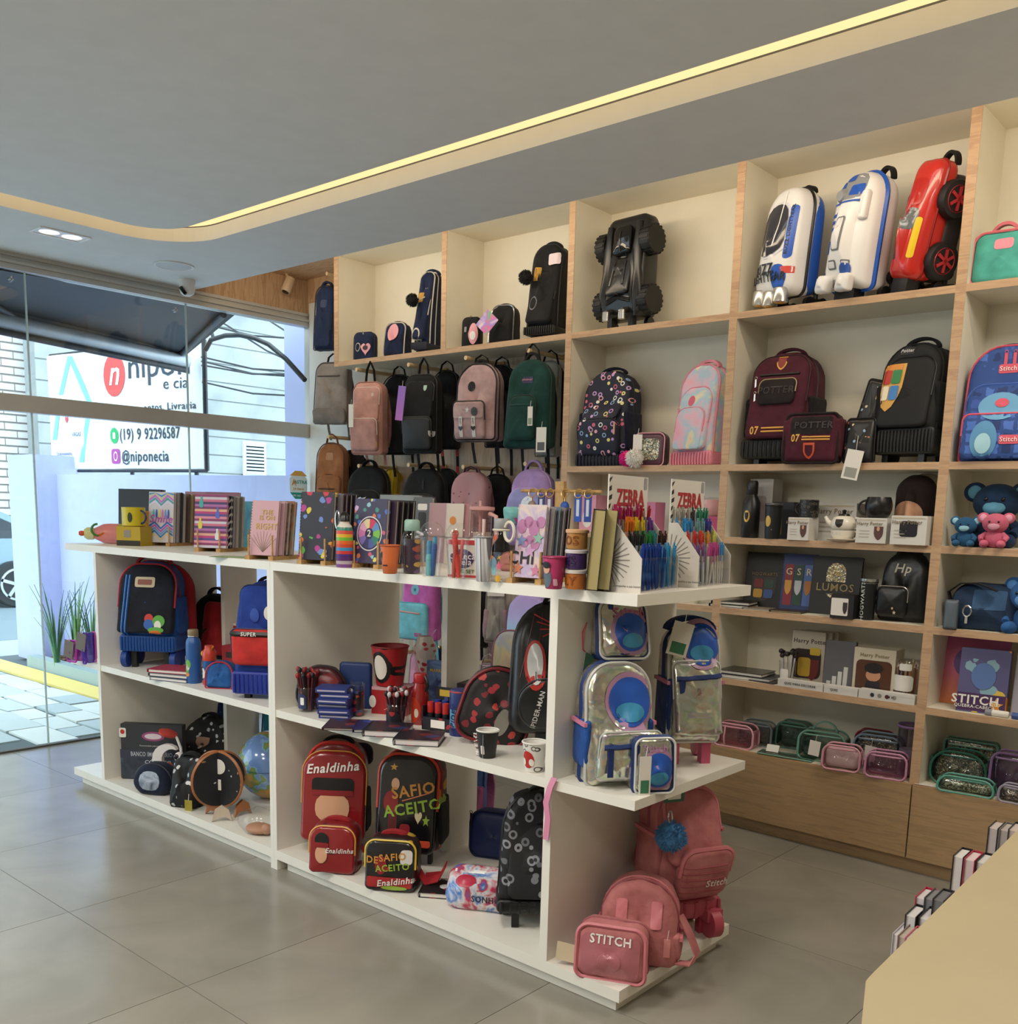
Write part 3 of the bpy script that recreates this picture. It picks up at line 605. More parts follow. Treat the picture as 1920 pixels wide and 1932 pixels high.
# alarm sticker on the pane
sp = on('x',GX+.006,563,915); t = T('alarm_sticker','small octagonal alarm company sticker on the glass pane','sticker',(sp.x,sp.y,sp.z),math.radians(90))
oc = [(math.cos(math.pi/8+k*math.pi/4),math.sin(math.pi/8+k*math.pi/4)) for k in range(8)]
t.add('sheet',([(a*.085,0,c*.11) for a,c in oc]+[(a*.085,.002,c*.11) for a,c in oc],[list(range(8)),list(range(8,16))[::-1]]+[[k,8+k,8+(k+1) % 8,(k+1) % 8] for k in range(8)]),P('#dfeef0',.5),False,None,None,True)
t.add('band',([(a*.084 if c < 0 else a*.084,-.001,min(c*.109,-.055)) for a,c in oc],[list(range(8))]),P('#1f9c8c',.5),False); t.add('band',([(a*.084,-.001,max(c*.109,.065)) for a,c in oc],[list(range(8))]),P('#e0a94a',.5),False)
t.text('ASTRA',.036,P('#2a9d93',.5),.018,.02,1,.0005); t.text('24 Horas',.026,P('#d9a040',.5),0,-.03,1); t.text('199 1665 121',.02,P('#eef6f6',.5),0,-.078,1,off=.003)
t.add('logo',([(-.062,-.002,-.01),(-.04,-.002,.045),(-.018,-.002,-.01),(-.04,-.002,.01)],[[0,3,1],[3,2,1]]),P('#e08a2a',.5),False)
# ================================================================== builders for the goods
BLK = CL('#0c0c0f',.75); BLKP = P('#0d0d10',.4); NAVY = CL('#17233f',.8); STEEL = P('#c9c9c6',.25,.9); PAPER = P('#e9e4dc',.7); BRASS = P('#c8a463',.35,.7); KRAFT = P('#b08d5c',.6)
def fitz(box_,z,rz=0,d=.1,k=.4):
    """like fit(), for a thing standing on a low plane z: found from the pixel where its front meets the plane"""
    x0,y0,x1,y1 = box_; xc = (x0+x1)/2; p = on('z',z,xc,y1); ym = 2.8 if z < 1.2 else 2.9
    if p.y+k*d > ym: p = on('y',ym-k*d,xc,y1)
    c = Vector((p.x,p.y)).normalized()*(k*d); p = Vector((p.x+c.x,p.y+c.y,z))
    pt = on('y',p.y,xc,y0); dep = (Vector((p.x,p.y,(z+pt.z)/2))-Vector((0,0,EYE))).dot(Fv); wa = (x1-x0)*dep/FPX
    if rz is None: return p.x,p.y,z,wa,pt.z-z
    n = Vector((math.sin(rz),-math.cos(rz))); cc = Vector((-p.x,-p.y)).normalized(); ct = abs(n.dot(cc)); st = math.sqrt(max(0,1-ct*ct))
    return p.x,p.y,z,max((wa-d*st)/max(ct,.35),.3*wa),pt.z-z
class Bag(T):
    def __init__(s,label,loc,w,h,d,rz,m,rt=.42,rb=.08,lean=.3,taper=.08,bulge=.015,wr=.005,zb=0,e=None,cat='backpack',name='backpack',group=None,rx=0,ry=0,bn='body'):
        super().__init__(name,label,cat,loc,rz,rx,ry,group); s.w,s.h,s.d,s.zb,s.lean,s.taper = w,h,d,zb,lean,taper; s.rt,s.rb = rt*w,rb*w; s.e = e
        s.body = s.add(bn,mv(pillow(w,h,d,rt*w,rb*w,e,bulge,lean,taper,wr,len(label)),0,0,zb),m,solid=True)
    def outline(s,yf,ins=1.0,lo=0):
        r = []
        for x,z in rrect(s.w,s.h,s.rt,s.rb):
            if z < lo*s.h: continue
            q = z/s.h; y = s.d/2-(s.d/2-yf*s.d/2)*(1-s.lean*q**1.6); r.append((x*(1-s.taper*q)*ins,y,s.h/2+(z-s.h/2)*ins+s.zb))
        return r
    def piping(s,m,yf=-.8,r=.004,ins=1.0,name='zipper'): s.add(name,tube(s.outline(yf,ins),r,5,True),m); return s
    def pocket(s,z0,w,h,d,m,x=0,rt=.25,rb=.12,zm=None,r=.0035,name='front_pocket',lean=0,wr=.002,e=None):
        ya,yb = (s.front(x,s.zb+z0+h*q) for q in (.12,.85)); ya = -s.d/2 if ya is None else ya; yb = ya if yb is None else yb; sh = (yb-ya)/(.73*h); y = ya-.12*h*sh+.006; f = pillow(w,h,d,rt*w,rb*w,e,.008,lean,.0,wr,int(z0*99)); f = mv(([(a,b_+sh*c,c) for a,b_,c in f[0]],f[1]),x,y-d*.5+.012,s.zb+z0); p = s.add(name,f,m,solid=True)
        if zm is not None: s.add('zipper',tube([(a+x,y+sh*c-d*.72+.012,c+z0+s.zb) for a,c in rrect(w*1.005,h*1.005,rt*w,rb*w) if c > h*.35],r,5),zm,True,None,p)
        return p
    def bar(s,m,x0,z0,x1,z1,r=.004,n=14,name='zipper',off=.001):
        pts = []
        for i in range(n+1):
            x,z = x0+(x1-x0)*i/n,s.zb+z0+(z1-z0)*i/n; y = s.front(x,z)
            if y is not None: pts.append((x,y-off,z))
        if len(pts) > 1: s.add(name,tube(pts,r,5),m)
        return s
    def handle(s,m,w=.11,g=.045,th=.012,ww=.026,y=.25):
        pts = [(-w/2*math.cos(math.pi*i/12),s.d*y/2,s.zb+s.h-.012+g*math.sin(math.pi*i/12)) for i in range(13)]; s.add('handle',band(pts,(0,1,0),ww,th),m); return s
    def straps(s,m,drop=.12,w=.05,out=.06):
        for k in (-1,1):
            x = k*s.w*.2; y = s.d/2; z = s.zb; pts = [(x,y-.01,z+s.h*.93),(x*1.1,y+out*.6,z+s.h*.86),(x*1.3,y+out,z+s.h*.6),(x*1.55,y+out*.7,z+s.h*.3),(x*1.6,y+.01,z+s.h*.12)]; s.add('shoulder_strap',band(pts,(1,0,0),w,.012),m)
            if drop: s.add('strap_tail',band([(x*1.5,y-.005,z+s.h*.1),(x*1.5,y+.012,z-drop*.3),(x*(1.4+.3*k),y+.005,z-drop)],(1,0,0),.018,.0025),m)
        return s
    def loop(s,m,up,y=.0,w=.018,sp=.05): s.add('hanging_loop',band([(-sp,s.d*y/2,s.zb+s.h-.02),(-sp*.7,s.d*y/2,s.zb+s.h+up*.6),(0,s.d*y/2,s.zb+s.h+up),(sp*.7,s.d*y/2,s.zb+s.h+up*.6),(sp,s.d*y/2,s.zb+s.h-.02)],(0,1,0),w,.004),m); return s
    def side(s,m,zh=.16,z0=.02,trim=None,sides=(1,-1),th=.035):
        for k in sides:
            f = xf(pillow(s.d*.8,zh,th,.012,.03,.012,.004,.1,0,.002),TR((k*(s.w/2-.006),0,s.zb+z0)) @ RO(k*math.pi/2,4,'Z')); p = s.add('side_pocket',f,m)
            if trim is not None: s.add('pocket_trim',xf(cbox(0,-th*.5,zh-.018,s.d*.78,.01,.012),TR((k*(s.w/2-.006),0,s.zb+z0)) @ RO(k*math.pi/2,4,'Z')),trim,False,None,p)
        return s
    def trolley(s,m,hb=.05,wheel=.03,wm=None,foot=None,ribs=14,wheels=True):
        """moulded ribbed base under the body, wheels behind, legs in front"""
        w,d = s.w*1.05,s.d*1.06; f = [mv(pillow(w,hb,d,.02,.02,.012,.004,0,0),0,0,s.zb-hb*.8)]
        for i in range(ribs): x = w*(.9*i/(ribs-1)-.45); f.append(tube([(x,-d/2-.003,s.zb-hb*.72),(x,-d/2-.006,s.zb-hb*.4),(x,-d/2-.003,s.zb+hb*.08)],.006,5))
        s.add('moulded_base',M_(f),m)
        if wheels:
            for k in (-1,1):
                wl = s.add('wheel',xf(lathe([(wheel*.55,-.012),(wheel,-.01),(wheel,.01),(wheel*.55,.012)],18),TR((k*s.w*.4,s.d*.28,wheel)) @ RO(math.pi/2,4,'Y')),wm or BLKP)
                s.add('foot',box(k*s.w*.3-.013,k*s.w*.3+.013,-s.d*.3-.013,-s.d*.3+.013,0,s.zb-hb*.7),foot or BLKP,False)
        return s
    def tag_(s,x,z,w,h,m,rot=0,label=None,y=None,bar=None,off=.006,drop=.03):
        y = min((s.front(x+a*w,s.zb+z-b_*h) or -s.d/2) for a in (-.5,.5) for b_ in (0,.5,1))-off if y is None else y
        f = xf(box(-w/2,w/2,-.0008,.0008,-h,0),TR((x,y,s.zb+z)) @ RO(rot,4,'Y')); p = s.add('price_tag',f,m,False,label)
        s.add('string',tube([(x,y,s.zb+z-.003),(x+.004,y,s.zb+z+drop)],.0012,4),PAPER,True,None,p)
        if bar is not None: s.add('barcode_label',xf(box(-w*.36,w*.36,-.0016,-.001,-h*.93,-h*.6),TR((x,y,s.zb+z)) @ RO(rot,4,'Y')),bar,False,None,p)
        return s
    def pull(s,x,z,m,l=.035,w=.008):
        y = (s.front(x,s.zb+z) or -s.d/2)-.005; s.add('zip_puller',M_([box(x-w/2,x+w/2,y-.002,y+.002,s.zb+z-l,s.zb+z),mv(xf(tube([(.006*math.cos(q),0,.006*math.sin(q)) for q in [k*.785 for k in range(8)]],.0015,4,True),Matrix()),x,y,s.zb+z+.006)]),m,False); return s
    def pom(s,x,z,r,m,y=None,label=None):
        y = (s.front(x,s.zb+z) or -s.d/2)-r*.8 if y is None else y; s.add('pompom',mv(fuzz(r),x,y,s.zb+z),m,True,label); return s
def fuzz(r,n=420,seed=1):
    """furry ball: core plus tufts"""
    rs = random.Random(seed); v,f = lathe([(r*.8*math.sin(math.pi*i/10)+1e-4,-r*.8*math.cos(math.pi*i/10)) for i in range(11)],16)
    for _ in range(n):
        z = rs.uniform(-1,1); a = rs.uniform(0,6.283); q = math.sqrt(1-z*z); d = Vector((q*math.cos(a),q*math.sin(a),z)); t = d.orthogonal().normalized()*r*.09; b = d.cross(t)
        e = d*r*rs.uniform(.9,1.1)+t*rs.uniform(-1,1); k = len(v); c = d*r*.7; v += [tuple(c+t),tuple(c-t*.5+b*.9),tuple(c-t*.5-b*.9),tuple(e)]; f += [[k,k+1,k+3],[k+1,k+2,k+3],[k+2,k,k+3]]
    return v,f
def ball(r,n=12,k=18,sx=1,sy=1,sz=1,c=(0,0,0)):
    v,f = lathe([(r*math.sin(math.pi*i/n)+1e-4,-r*math.cos(math.pi*i/n)) for i in range(n+1)],k); return [(x*sx+c[0],y*sy+c[1],z*sz+c[2]) for x,y,z in v],f
def notebook(label,loc,w,h,th,rz,cov,rx=0,ry=0,spiral=None,side=-1,group=None,name='notebook',cat='notebook',back=None,hard=True,pages=None,elastic=None):
    t = T(name,label,cat,loc,rz,rx,ry,group); c = .0022 if hard else .001
    fr = t.add('cover',box(-w/2,w/2,-th/2,-th/2+c,0,h),cov,False,None,None,True); t.add('back_cover',box(-w/2,w/2,th/2-c,th/2,0,h),back or cov,False)
    t.add('pages',box(-w/2+.006,w/2-.004,-th/2+c,th/2-c,.004,h-.004),pages or PAPER,False)
    if spiral is None: t.add('spine',box(side*w/2-.0015,side*w/2+.0015,-th/2,th/2,0,h),back or cov,False)
    else:
        n = max(8,int(h/.0115)); co = []; r = th*.62
        for i in range(n):
            z = h*(.04+.92*i/(n-1)); co.append(tube([(side*(w/2-.003)+side*r*.75*(1-math.cos(a))*.5-side*.004*math.sin(a*.5),r*math.sin(a),z+.0015*math.cos(a)) for a in [2*math.pi*k/8 for k in range(8)]],.0011,4,True))
        o = t.add('spiral_wire',M_(co),spiral,True); o['kind'] = 'stuff'
    if elastic is not None: t.add('elastic_band',box(-side*w*.36-.003,-side*w*.36+.003,-th/2-.001,th/2+.001,-.0005,h+.0005),elastic,False)
    return t
def carton(label,loc,w,d,h,rz,m,name='box',cat='box',lid=None,group=None,edge=None,rx=0):
    t = T(name,label,cat,loc,rz,rx,0,group); t.add('carton',cbox(0,0,0,w,d,h),m,False,None,None,True)
    t.add('flap',M_([cbox(0,-d*.02,h,w*.98,d*.94,.0012),box(-w*.49,w*.49,-d/2-.0006,-d/2,h-.012,h-.0004)]),lid or m,False); return t
def cup(label,loc,r0,r1,h,m,inner=None,name='cup',cat='cup',rz=0,group=None,th=.0025,lip=True):
    t = T(name,label,cat,loc,rz,0,0,group); t.add('wall',lathe([(r0*.9,.0),(r0,.002),(r0+(r1-r0)*.5,h*.5),(r1,h-.002)],32,False),m,solid=True)
    t.add('lining',lathe([(.001,.004),(r0-th,.004),(r1-th,h-.002)],32,False),inner or m)
    if lip: t.add('rim',tube([(r1*math.cos(a),r1*math.sin(a),h) for a in [2*math.pi*k/28 for k in range(28)]],.003,6,True),inner or m)
    return t
def bottle(label,loc,parts,name='bottle',cat='bottle',rz=0,group=None,n=28,rx=0,ry=0):
    """parts: (part name, profile, material)"""
    t = T(name,label,cat,loc,rz,rx,ry,group)
    for i,(pn,pr,m) in enumerate(parts): t.add(pn,lathe(pr,n),m,solid=(i == 0))
    return t
def mug(label,loc,r,h,m,rz=0,r2=None,belly=0,inner=None,hm=None,name='mug'):
    t = T(name,label,'mug',loc,rz); r2 = r2 or r; pr = [(r*.85,0),(r,.004)]+[(r+(r2-r)*q+belly*math.sin(math.pi*q),h*q) for q in (.2,.4,.6,.8,1)]
    t.add('wall',lathe(pr,28,False),m,solid=True); t.add('lining',lathe([(.001,.005)]+[(a-.003,z) for a,z in pr[1:]],28,False),inner or m); t.add('base',lathe([(.001,0),(r*.85,.0)],28),m)
    x0 = r2+belly*.5-.002; t.add('handle',tube([(x0-.004+(h*.42)*math.sin(a),0,h*.5+h*.34*math.cos(a)) for a in [math.pi*k/10 for k in range(11)]],.005,8),hm or m); return t
def blob_anim(t,m,m2,s,face=True):
    """a plain stuffed toy: sitting body, head, round ears, arms, legs"""
    b = M_([ball(.5*s,sx=.8,sy=.7,sz=.75,c=(0,0,.36*s))]); t.add('torso',b,m)
    t.add('head',ball(.5*s,sx=1.0,sy=.85,sz=.82,c=(0,-.05*s,.98*s)),m)
    for k in (-1,1):
        e = t.add('ear',ball(.22*s,10,14,1.1,.4,1,(k*.47*s,.0,1.2*s)),m); t.add('ear_lining',ball(.15*s,10,12,1.0,.4,1,(k*.47*s,-.06*s,1.2*s)),m2,True,None,e)
        t.add('arm',tube([(k*.3*s,-.05*s,.55*s),(k*.48*s,-.2*s,.4*s),(k*.42*s,-.38*s,.28*s)],.12*s,10,False,(.9,1,.85)),m); t.add('foot',ball(.2*s,10,14,.9,1.5,.8,(k*.32*s,-.32*s,.15*s)),m)
        if face: t.add('eye',ball(.045*s,8,10,1,.6,1,(k*.17*s,-.44*s,1.04*s)),P('#0c0c10',.1))
    t.add('muzzle',ball(.19*s,10,14,1.2,.5,.8,(0,-.41*s,.86*s)),m2)
# ================================================================== goods on the wall: top shelf
def at(px,y,z):
    p = on('y',y,px,900); return (p.x,y,z)
za,zb_,zc_,zd,ze,zf = (ZS[k] for k in 'abcdef')
DNV = CL('#141d38',.85,'#1d2a4c'); TRIM = P('#cfc6b4',.5); GOLD = P('#d3a653',.35,.6); ROSE = P('#e6a3b0',.5)
X,Y,Z,w,h = fit((664,628,715,678),4.27,.25,.08,za)
b = Bag('small navy corduroy pouch with round badge and pink hang tag',(X,Y,Z),w,h,.08,.25,DNV,.22,.16,.1,0,.006,.002,cat='pouch',name='pouch'); b.piping(P('#0f1730',.6),-.5,.003).pull(0,h*.97,STEEL)
b.decal('badge',TRIM,-w*.2,h*.48,.042,.055,EL); b.decal('badge',DNV,-w*.2,h*.48,.034,.046,EL,off=.003); b.decal('hang_tag',ROSE,w*.2,h*.42,.07,.08,'heart',off=.006); b.decal('tag_print',P('#3a2a38',.6),w*.2,h*.44,.035,.03,EL,off=.008)
X,Y,Z,w,h = fit((721,610,779,668),4.27,.35,.13,za)
b = Bag('navy corduroy lunch bag with pale piping and pink oval tag',(X,Y,Z),w,h,.14,.35,DNV,.3,.1,.3,.05,.008,.003,cat='lunch bag',name='lunch_bag'); b.piping(TRIM,-.85,.004).handle(DNV,.09,.02)
b.decal('hang_tag',ROSE,-w*.05,h*.7,.07,.11,EL,off=.008)
X,Y,Z,w,h = fit((779,510,842,660),4.3,.2,.2,za)
b = Bag('tall navy corduroy rolling backpack with cream zips and round badge',(X,Y,Z+.0),w,h-.07,.2,.2,DNV,.4,.05,.35,.08,zb=.055); b.piping(TRIM,-.75,.005).piping(TRIM,-.2,.004); b.pocket(.02,w*.8,h*.62,.04,DNV,rt=.4,zm=TRIM); b.trolley(P('#121a30',.5),.05).handle(DNV,.1,.03)
b.decal('badge',TRIM,-w*.1,h*.2,.06,.085,EL); b.decal('badge',DNV,-w*.1,h*.2,.045,.065,EL,off=.003); b.decal('patch',GOLD,-w*.18,h*.66,.04,.06,RC); b.bar(TRIM,-w*.25,h*.52,w*.1,h*.55).pom(-w*.4,h*.5,.042,BLK,-.12,'black furry pompom')
X,Y,Z,w,h = fit((869,600,914,652),4.27,.3,.08,za)
b = Bag('small black pouch with tall oval pink tag on the top shelf',(X,Y,Z),w,h,.08,.3,BLK,.25,.12,.1,0,.006,.002,cat='pouch',name='pouch'); b.piping(BLKP,-.5,.003).pull(0,h*.97,BLKP); b.decal('hang_tag',ROSE,w*.2,h*.45,.055,.12,EL,off=.005); b.decal('tag_print',P('#f3eef0',.6),w*.2,h*.38,.035,.05,EL,off=.008); b.decal('patch',P('#8d8d92',.5),-w*.25,h*.6,.016,.03)
X,Y,Z,w,h = fit((919,577,985,643),4.27,.3,.14,za)
b = Bag('black lunch bag with silver piping and diamond shaped rainbow tag',(X,Y,Z),w,h,.14,.3,BLK,.3,.08,.3,.1,.008,.003,cat='lunch bag',name='lunch_bag'); b.piping(STEEL,-.8,.004).handle(BLK,.09,.02)
b.add('hang_tag',xf(box(-.045,.045,-.001,.001,-.045,.045),TR((-w*.38,-.11,h*.5)) @ RO(.75,4,'Y') @ Matrix.Scale(1.2,4,(0,0,1))),MARBLE(['#58d08a','#e77fc0','#b49be0','#f0d9e4'],14,.3),False)
X,Y,Z,w,h = fit((990,462,1085,636),4.3,.15,.22,za)
b = Bag('tall black rolling backpack with gold patch on the top shelf',(X,Y,Z),w,h-.06,.2,.15,BLK,.4,.05,.35,.08,zb=.055); b.piping(BLKP,-.75,.005); b.pocket(.02,w*.82,h*.55,.045,BLK,rt=.35,zm=BLKP); b.trolley(BLKP,.05).handle(BLK,.1,.03)
b.decal('patch',GOLD,-w*.25,h*.68,.035,.075); b.decal('badge',P('#77777c',.5),-w*.2,h*.36,.05,.075,EL); b.decal('badge',BLK,-w*.2,h*.36,.04,.062,EL,off=.004); b.pom(-w*.44,h*.52,.042,BLK,-.12,'black furry pompom'); b.decal('hang_tag',P('#e7d7dc',.5),w*.28,h*.82,.08,.06,off=.012)
# black moulded toy car suitcase
X,Y,Z,w,h = fit((1115,411,1260,618),4.28,-.1,.16,za); w *= .92; glossy = P('#17181a',.28)
t = Bag('black moulded case shaped like a car seen from above',(X,Y,Z),w*.78,h-.05,.15,-.1,glossy,.16,.1,.25,.03,.02,0,zb=.05,e=.035,cat='suitcase',name='rolling_case',bn='shell')
for k in (-1,1):
    for zz in (.24,.76):
        M0 = TR((k*w*.42,-.01,h*zz)) @ RO(math.pi/2,4,'Y'); wl = t.add('wheel',xf(lathe([(.03,-.03),(.066,-.03),(.072,-.02),(.072,.02),(.066,.03),(.03,.03)],24),M0),P('#0e0e0f',.6)); t.add('tread',M_([xf(cbox(0,.071,-.028,.012,.006,.056),M0 @ RO(a*math.pi/9,4,'Z')) for a in range(18)]),P('#0e0e0f',.6),False,None,wl)
    t.add('fender',xf(tube([(k*w*.27,-.05,h*.1),(k*w*.31,-.06,h*.3),(k*w*.29,-.055,h*.5),(k*w*.27,-.05,h*.7),(k*w*.27,-.045,h*.92)],.032,12,False,(.6,1,.75,.95,.5)),Matrix()),glossy)
    t.add('leg',box(k*w*.2-.015,k*w*.2+.015,-.06,-.03,0,.06),BLKP,False); t.add('castor',xf(lathe([(.01,-.012),(.028,-.012),(.028,.012),(.01,.012)],14),TR((k*w*.34,.03,.028)) @ RO(math.pi/2,4,'Y')),BLKP)
t.pocket(h*.56,w*.34,h*.26,.05,P('#0f1012',.12),rt=.35,rb=.15,name='cockpit'); t.bar(glossy,0,h*.58,0,h*.76,.005,name='cockpit_rib'); t.pocket(h*.2,w*.42,h*.34,.035,glossy,rt=.12,name='bonnet')
for k in (-1,1): t.bar(glossy,k*w*.12,h*.28,k*w*.1,h*.5,.006,name='ridge')
for q in range(3): t.bar(glossy,-w*.22,h*(.13+.018*q),0,h*(.17+.018*q),.005,name='chevron').bar(glossy,0,h*(.17+.018*q),w*.22,h*(.13+.018*q),.005,name='chevron')
for k in (-1,1): ex = t.add('exhaust',tube([(k*w*.15,-.07,h*.16),(k*w*.15,-.1,h*.14),(k*w*.15,-.105,h*.08)],.018,10,False,(.8,1,1)),P('#2a2b2d',.3)); t.add('exhaust_tip',mv(lathe([(.013,0),(.019,.002),(.019,.045),(.013,.05)],14),k*w*.15,-.108,h*.06),STEEL,True,None,ex)
t.decal('emblem_plate',P('#2b2c30',.3),0,h*.53,.085,.03,EL,off=.003)
# three moulded rolling cases
def tri_wheels(t,x,y,s=1):
    for k in (-1,1):
        p = t.add('wheel_hub',M_([tube([(k*x,y,.055*s),(k*x,y+.05*s*math.sin(a),.055*s+.05*s*math.cos(a))],.011*s,6) for a in (0,2.1,4.2)]),BLKP)
        for a in (0,2.1,4.2): t.add('wheel',xf(lathe([(.008*s,-.012),(.028*s,-.012),(.028*s,.012),(.008*s,.012)],14),TR((k*x,y+.045*s*math.sin(a),.06*s+.045*s*math.cos(a))) @ RO(math.pi/2,4,'Y')),P('#1b1b1d',.3),True,None,p)
X,Y,Z,w,h = fit((1424,357,1540,575),4.27,-.5,.17,za); blu = P('#1f56b8',.35); wht = P('#e9e7e6',.35)
t = Bag('white and blue capsule shaped rolling case with dark cockpit window',(X,Y,Z),w,h-.07,.18,-.45,wht,.42,.16,.2,.04,.03,0,zb=.06,e=.05,cat='suitcase',name='rolling_case',ry=.07,bn='shell')
t.add('side_shell',mv(pillow(w*1.02,h-.09,.09,w*.42,w*.15,.03,0,.2,.04),0,.055,.065),blu); t.piping(BLKP,.2,.008)
t.decal('window_frame',P('#d9d7e0',.3),-w*.02,h*.63,w*.72,h*.46,RC,rt=.42); t.decal('window_pane',P('#34353f',.1),-w*.02,h*.63,w*.62,h*.42,RC,off=.006,rt=.42); t.bar(wht,w*.12,h*.38,w*.1,h*.82,.004,name='mullion',off=.004)
t.decal('blue_panel',blu,w*.26,h*.24,w*.34,h*.22,EL); t.decal('blue_panel',blu,w*.38,h*.6,w*.16,h*.42,RC,rt=.4); t.text('BUZZ',.055,P('#23242c',.5),-w*.12,h*.32,1,.003,off=.006); t.text('LIGHTYEAR',.05,P('#23242c',.5),-w*.06,h*.25,.85,.003,off=.006); t.text('BUZZ LIGHTYEAR',.02,P('#23242c',.5),w*.36,h*.62,1.2,.001,rot=1.57); t.decal('red_sign',P('#d8483e',.4),w*.4,h*.3,.05,.03)
for k in (-1,0,1): th = t.add('thruster',mv(lathe([(.03,0),(.036,.004),(.034,.06),(.028,.066)],18),k*w*.3,-.07,.012+.01*abs(k)),STEEL); t.add('thruster_glow',mv(lathe([(.001,0),(.022,0),(.026,.003)],16),k*w*.3,-.07,.010+.01*abs(k)),P('#e0a030',.4),True,None,th)
tri_wheels(t,w*.42,.1,.9); t.handle(BLK,.08,.03,y=.9)
X,Y,Z,w,h = fit((1552,330,1680,556),4.27,-.42,.18,za)
t = Bag('white and blue barrel shaped rolling case with domed grey top',(X,Y,Z),w,h-.06,.2,-.42,wht,.46,.1,.1,.02,.05,0,zb=.05,e=.06,cat='suitcase',name='rolling_case',ry=.1,bn='shell'); t.piping(blu,-.05,.012)
G_ = P('#8d8f93',.4)
t.decal('dome_panel',G_,-w*.05,h*.86,w*.72,h*.2,RC,rt=.45)
for x,z,a,c in ((-.28,.86,.18,.1),(.14,.83,.3,.08),(-.08,.93,.2,.05),(-.3,.66,.24,.025),(-.32,.61,.22,.025),(-.32,.56,.22,.02),(0,.745,.8,.014),(-.38,.42,.08,.1),(-.4,.2,.08,.06)): t.decal('blue_panel',blu,w*x,h*z,w*a,h*c,off=.003)
t.add('sensor',xf(lathe([(.001,.02),(.02,.018),(.03,0),(.034,-.01)],18),TR((-w*.2,t.front(-w*.2,h*.8)-.005,h*.8)) @ RO(math.pi/2,4,'X')),G_)
for x,z,a,c in ((.02,.5,.2,.26),(-.22,.46,.16,.2),(-.1,.27,.2,.07),(.2,.27,.14,.06)): t.decal('panel_outline',P('#6d7076',.5),w*x,h*z,w*a,h*c,off=.0025); t.decal('panel_inset',P('#dcdadb',.4),w*x,h*z,w*a-.012,h*c-.012,off=.004)
t.decal('round_port',P('#2a4fa0',.4),w*.2,h*.22,.06,.06,EL,off=.005); t.decal('skirt_panel',P('#9ea2aa',.4),-w*.05,h*.135,w*.6,h*.05,RC,off=.004)
for k in (-1,1): t.pocket(-.02,w*.3,h*.14,.06,wht,x=k*w*.26,rt=.3,name='foot_fairing')
t.pocket(h*.5,w*.16,h*.22,.04,wht,x=w*.36,rt=.4,rb=.2,name='shoulder_plate'); tri_wheels(t,w*.5,.1,1.0); t.handle(BLK,.08,.05,y=.95); t.add('foot',cbox(0,-.02,0,w*.5,.06,.05),BLKP,False)
X,Y,Z,w,h = fit((1690,306,1822,548),4.26,-.45,.18,za); X -= .075; red = P('#c8281f',.22,0,.5); yel = P('#efc929',.3)
t = Bag('glossy red sports car shaped rolling case with yellow side stripe',(X,Y,Z),w*.62,h-.06,.17,-.5,red,.3,.22,.25,.0,.03,0,zb=.06,e=.05,cat='suitcase',name='rolling_case',ry=.2,bn='shell')
t.add('chassis',mv(pillow(w*.62,h-.1,.1,.06,.06,.02,0,.2),.0,.1,.06),P('#2b2526',.5)); t.piping(P('#8f1510',.3),-.1,.006); t.decal('windscreen',P('#6f7478',.15),0,h*.56,w*.4,h*.16,RC,rt=.3); t.decal('roof_panel',P('#b82018',.3),0,h*.76,w*.4,h*.2,RC,rt=.3)
t.decal('yellow_stripe',yel,w*.22,h*.42,w*.1,h*.3,RC,rt=.4,off=.003); t.decal('grille',P('#3b3335',.4),-w*.1,h*.34,w*.14,h*.16,RC,rt=.2)
for k in (-1,1):
    for zz in (.27,.72):
        wl = t.add('wheel',xf(lathe([(.045,-.025),(.07,-.025),(.074,-.015),(.074,.015),(.07,.025),(.045,.025)],22),TR((k*w*.36,.06,h*zz)) @ RO(math.pi/2,4,'Y')),P('#161314',.6))
        t.add('rim',M_([xf(cbox(0,0,.026,.045*2*.98,.012,.006),TR((k*w*.36,.06,h*zz)) @ RO(math.pi/2*k,4,'Y') @ RO(a*math.pi/3,4,'Z')) for a in range(3)]+[xf(lathe([(.044,.02),(.05,.027),(.054,.02)],22,False),TR((k*w*.36,.06,h*zz)) @ RO(math.pi/2*k,4,'Y'))]),P('#d04048',.25,.5),False,None,wl)
tri_wheels(t,w*.3,.12,.95); t.handle(BLK,.08,.05,y=.9); t.add('foot',cbox(0,-.02,0,w*.4,.06,.07),BLKP,False)
X,Y,Z,w,h = fit((1838,440,1945,530),4.27,.1,.11,za); teal = CL('#4fa79b',.8)
b = Bag('teal lunch bag with coral piping and pink label on the top shelf',(X,Y,Z),w,h,.12,.05,teal,.2,.12,.15,.03,.01,.004,cat='lunch bag',name='lunch_bag'); b.piping(P('#e0707c',.5),-.8,.005).handle(CL('#d9707c'),.1,.05); b.decal('label_patch',P('#e58fa0',.5),w*.05,h*.74,.07,.04,RC,rt=.3)
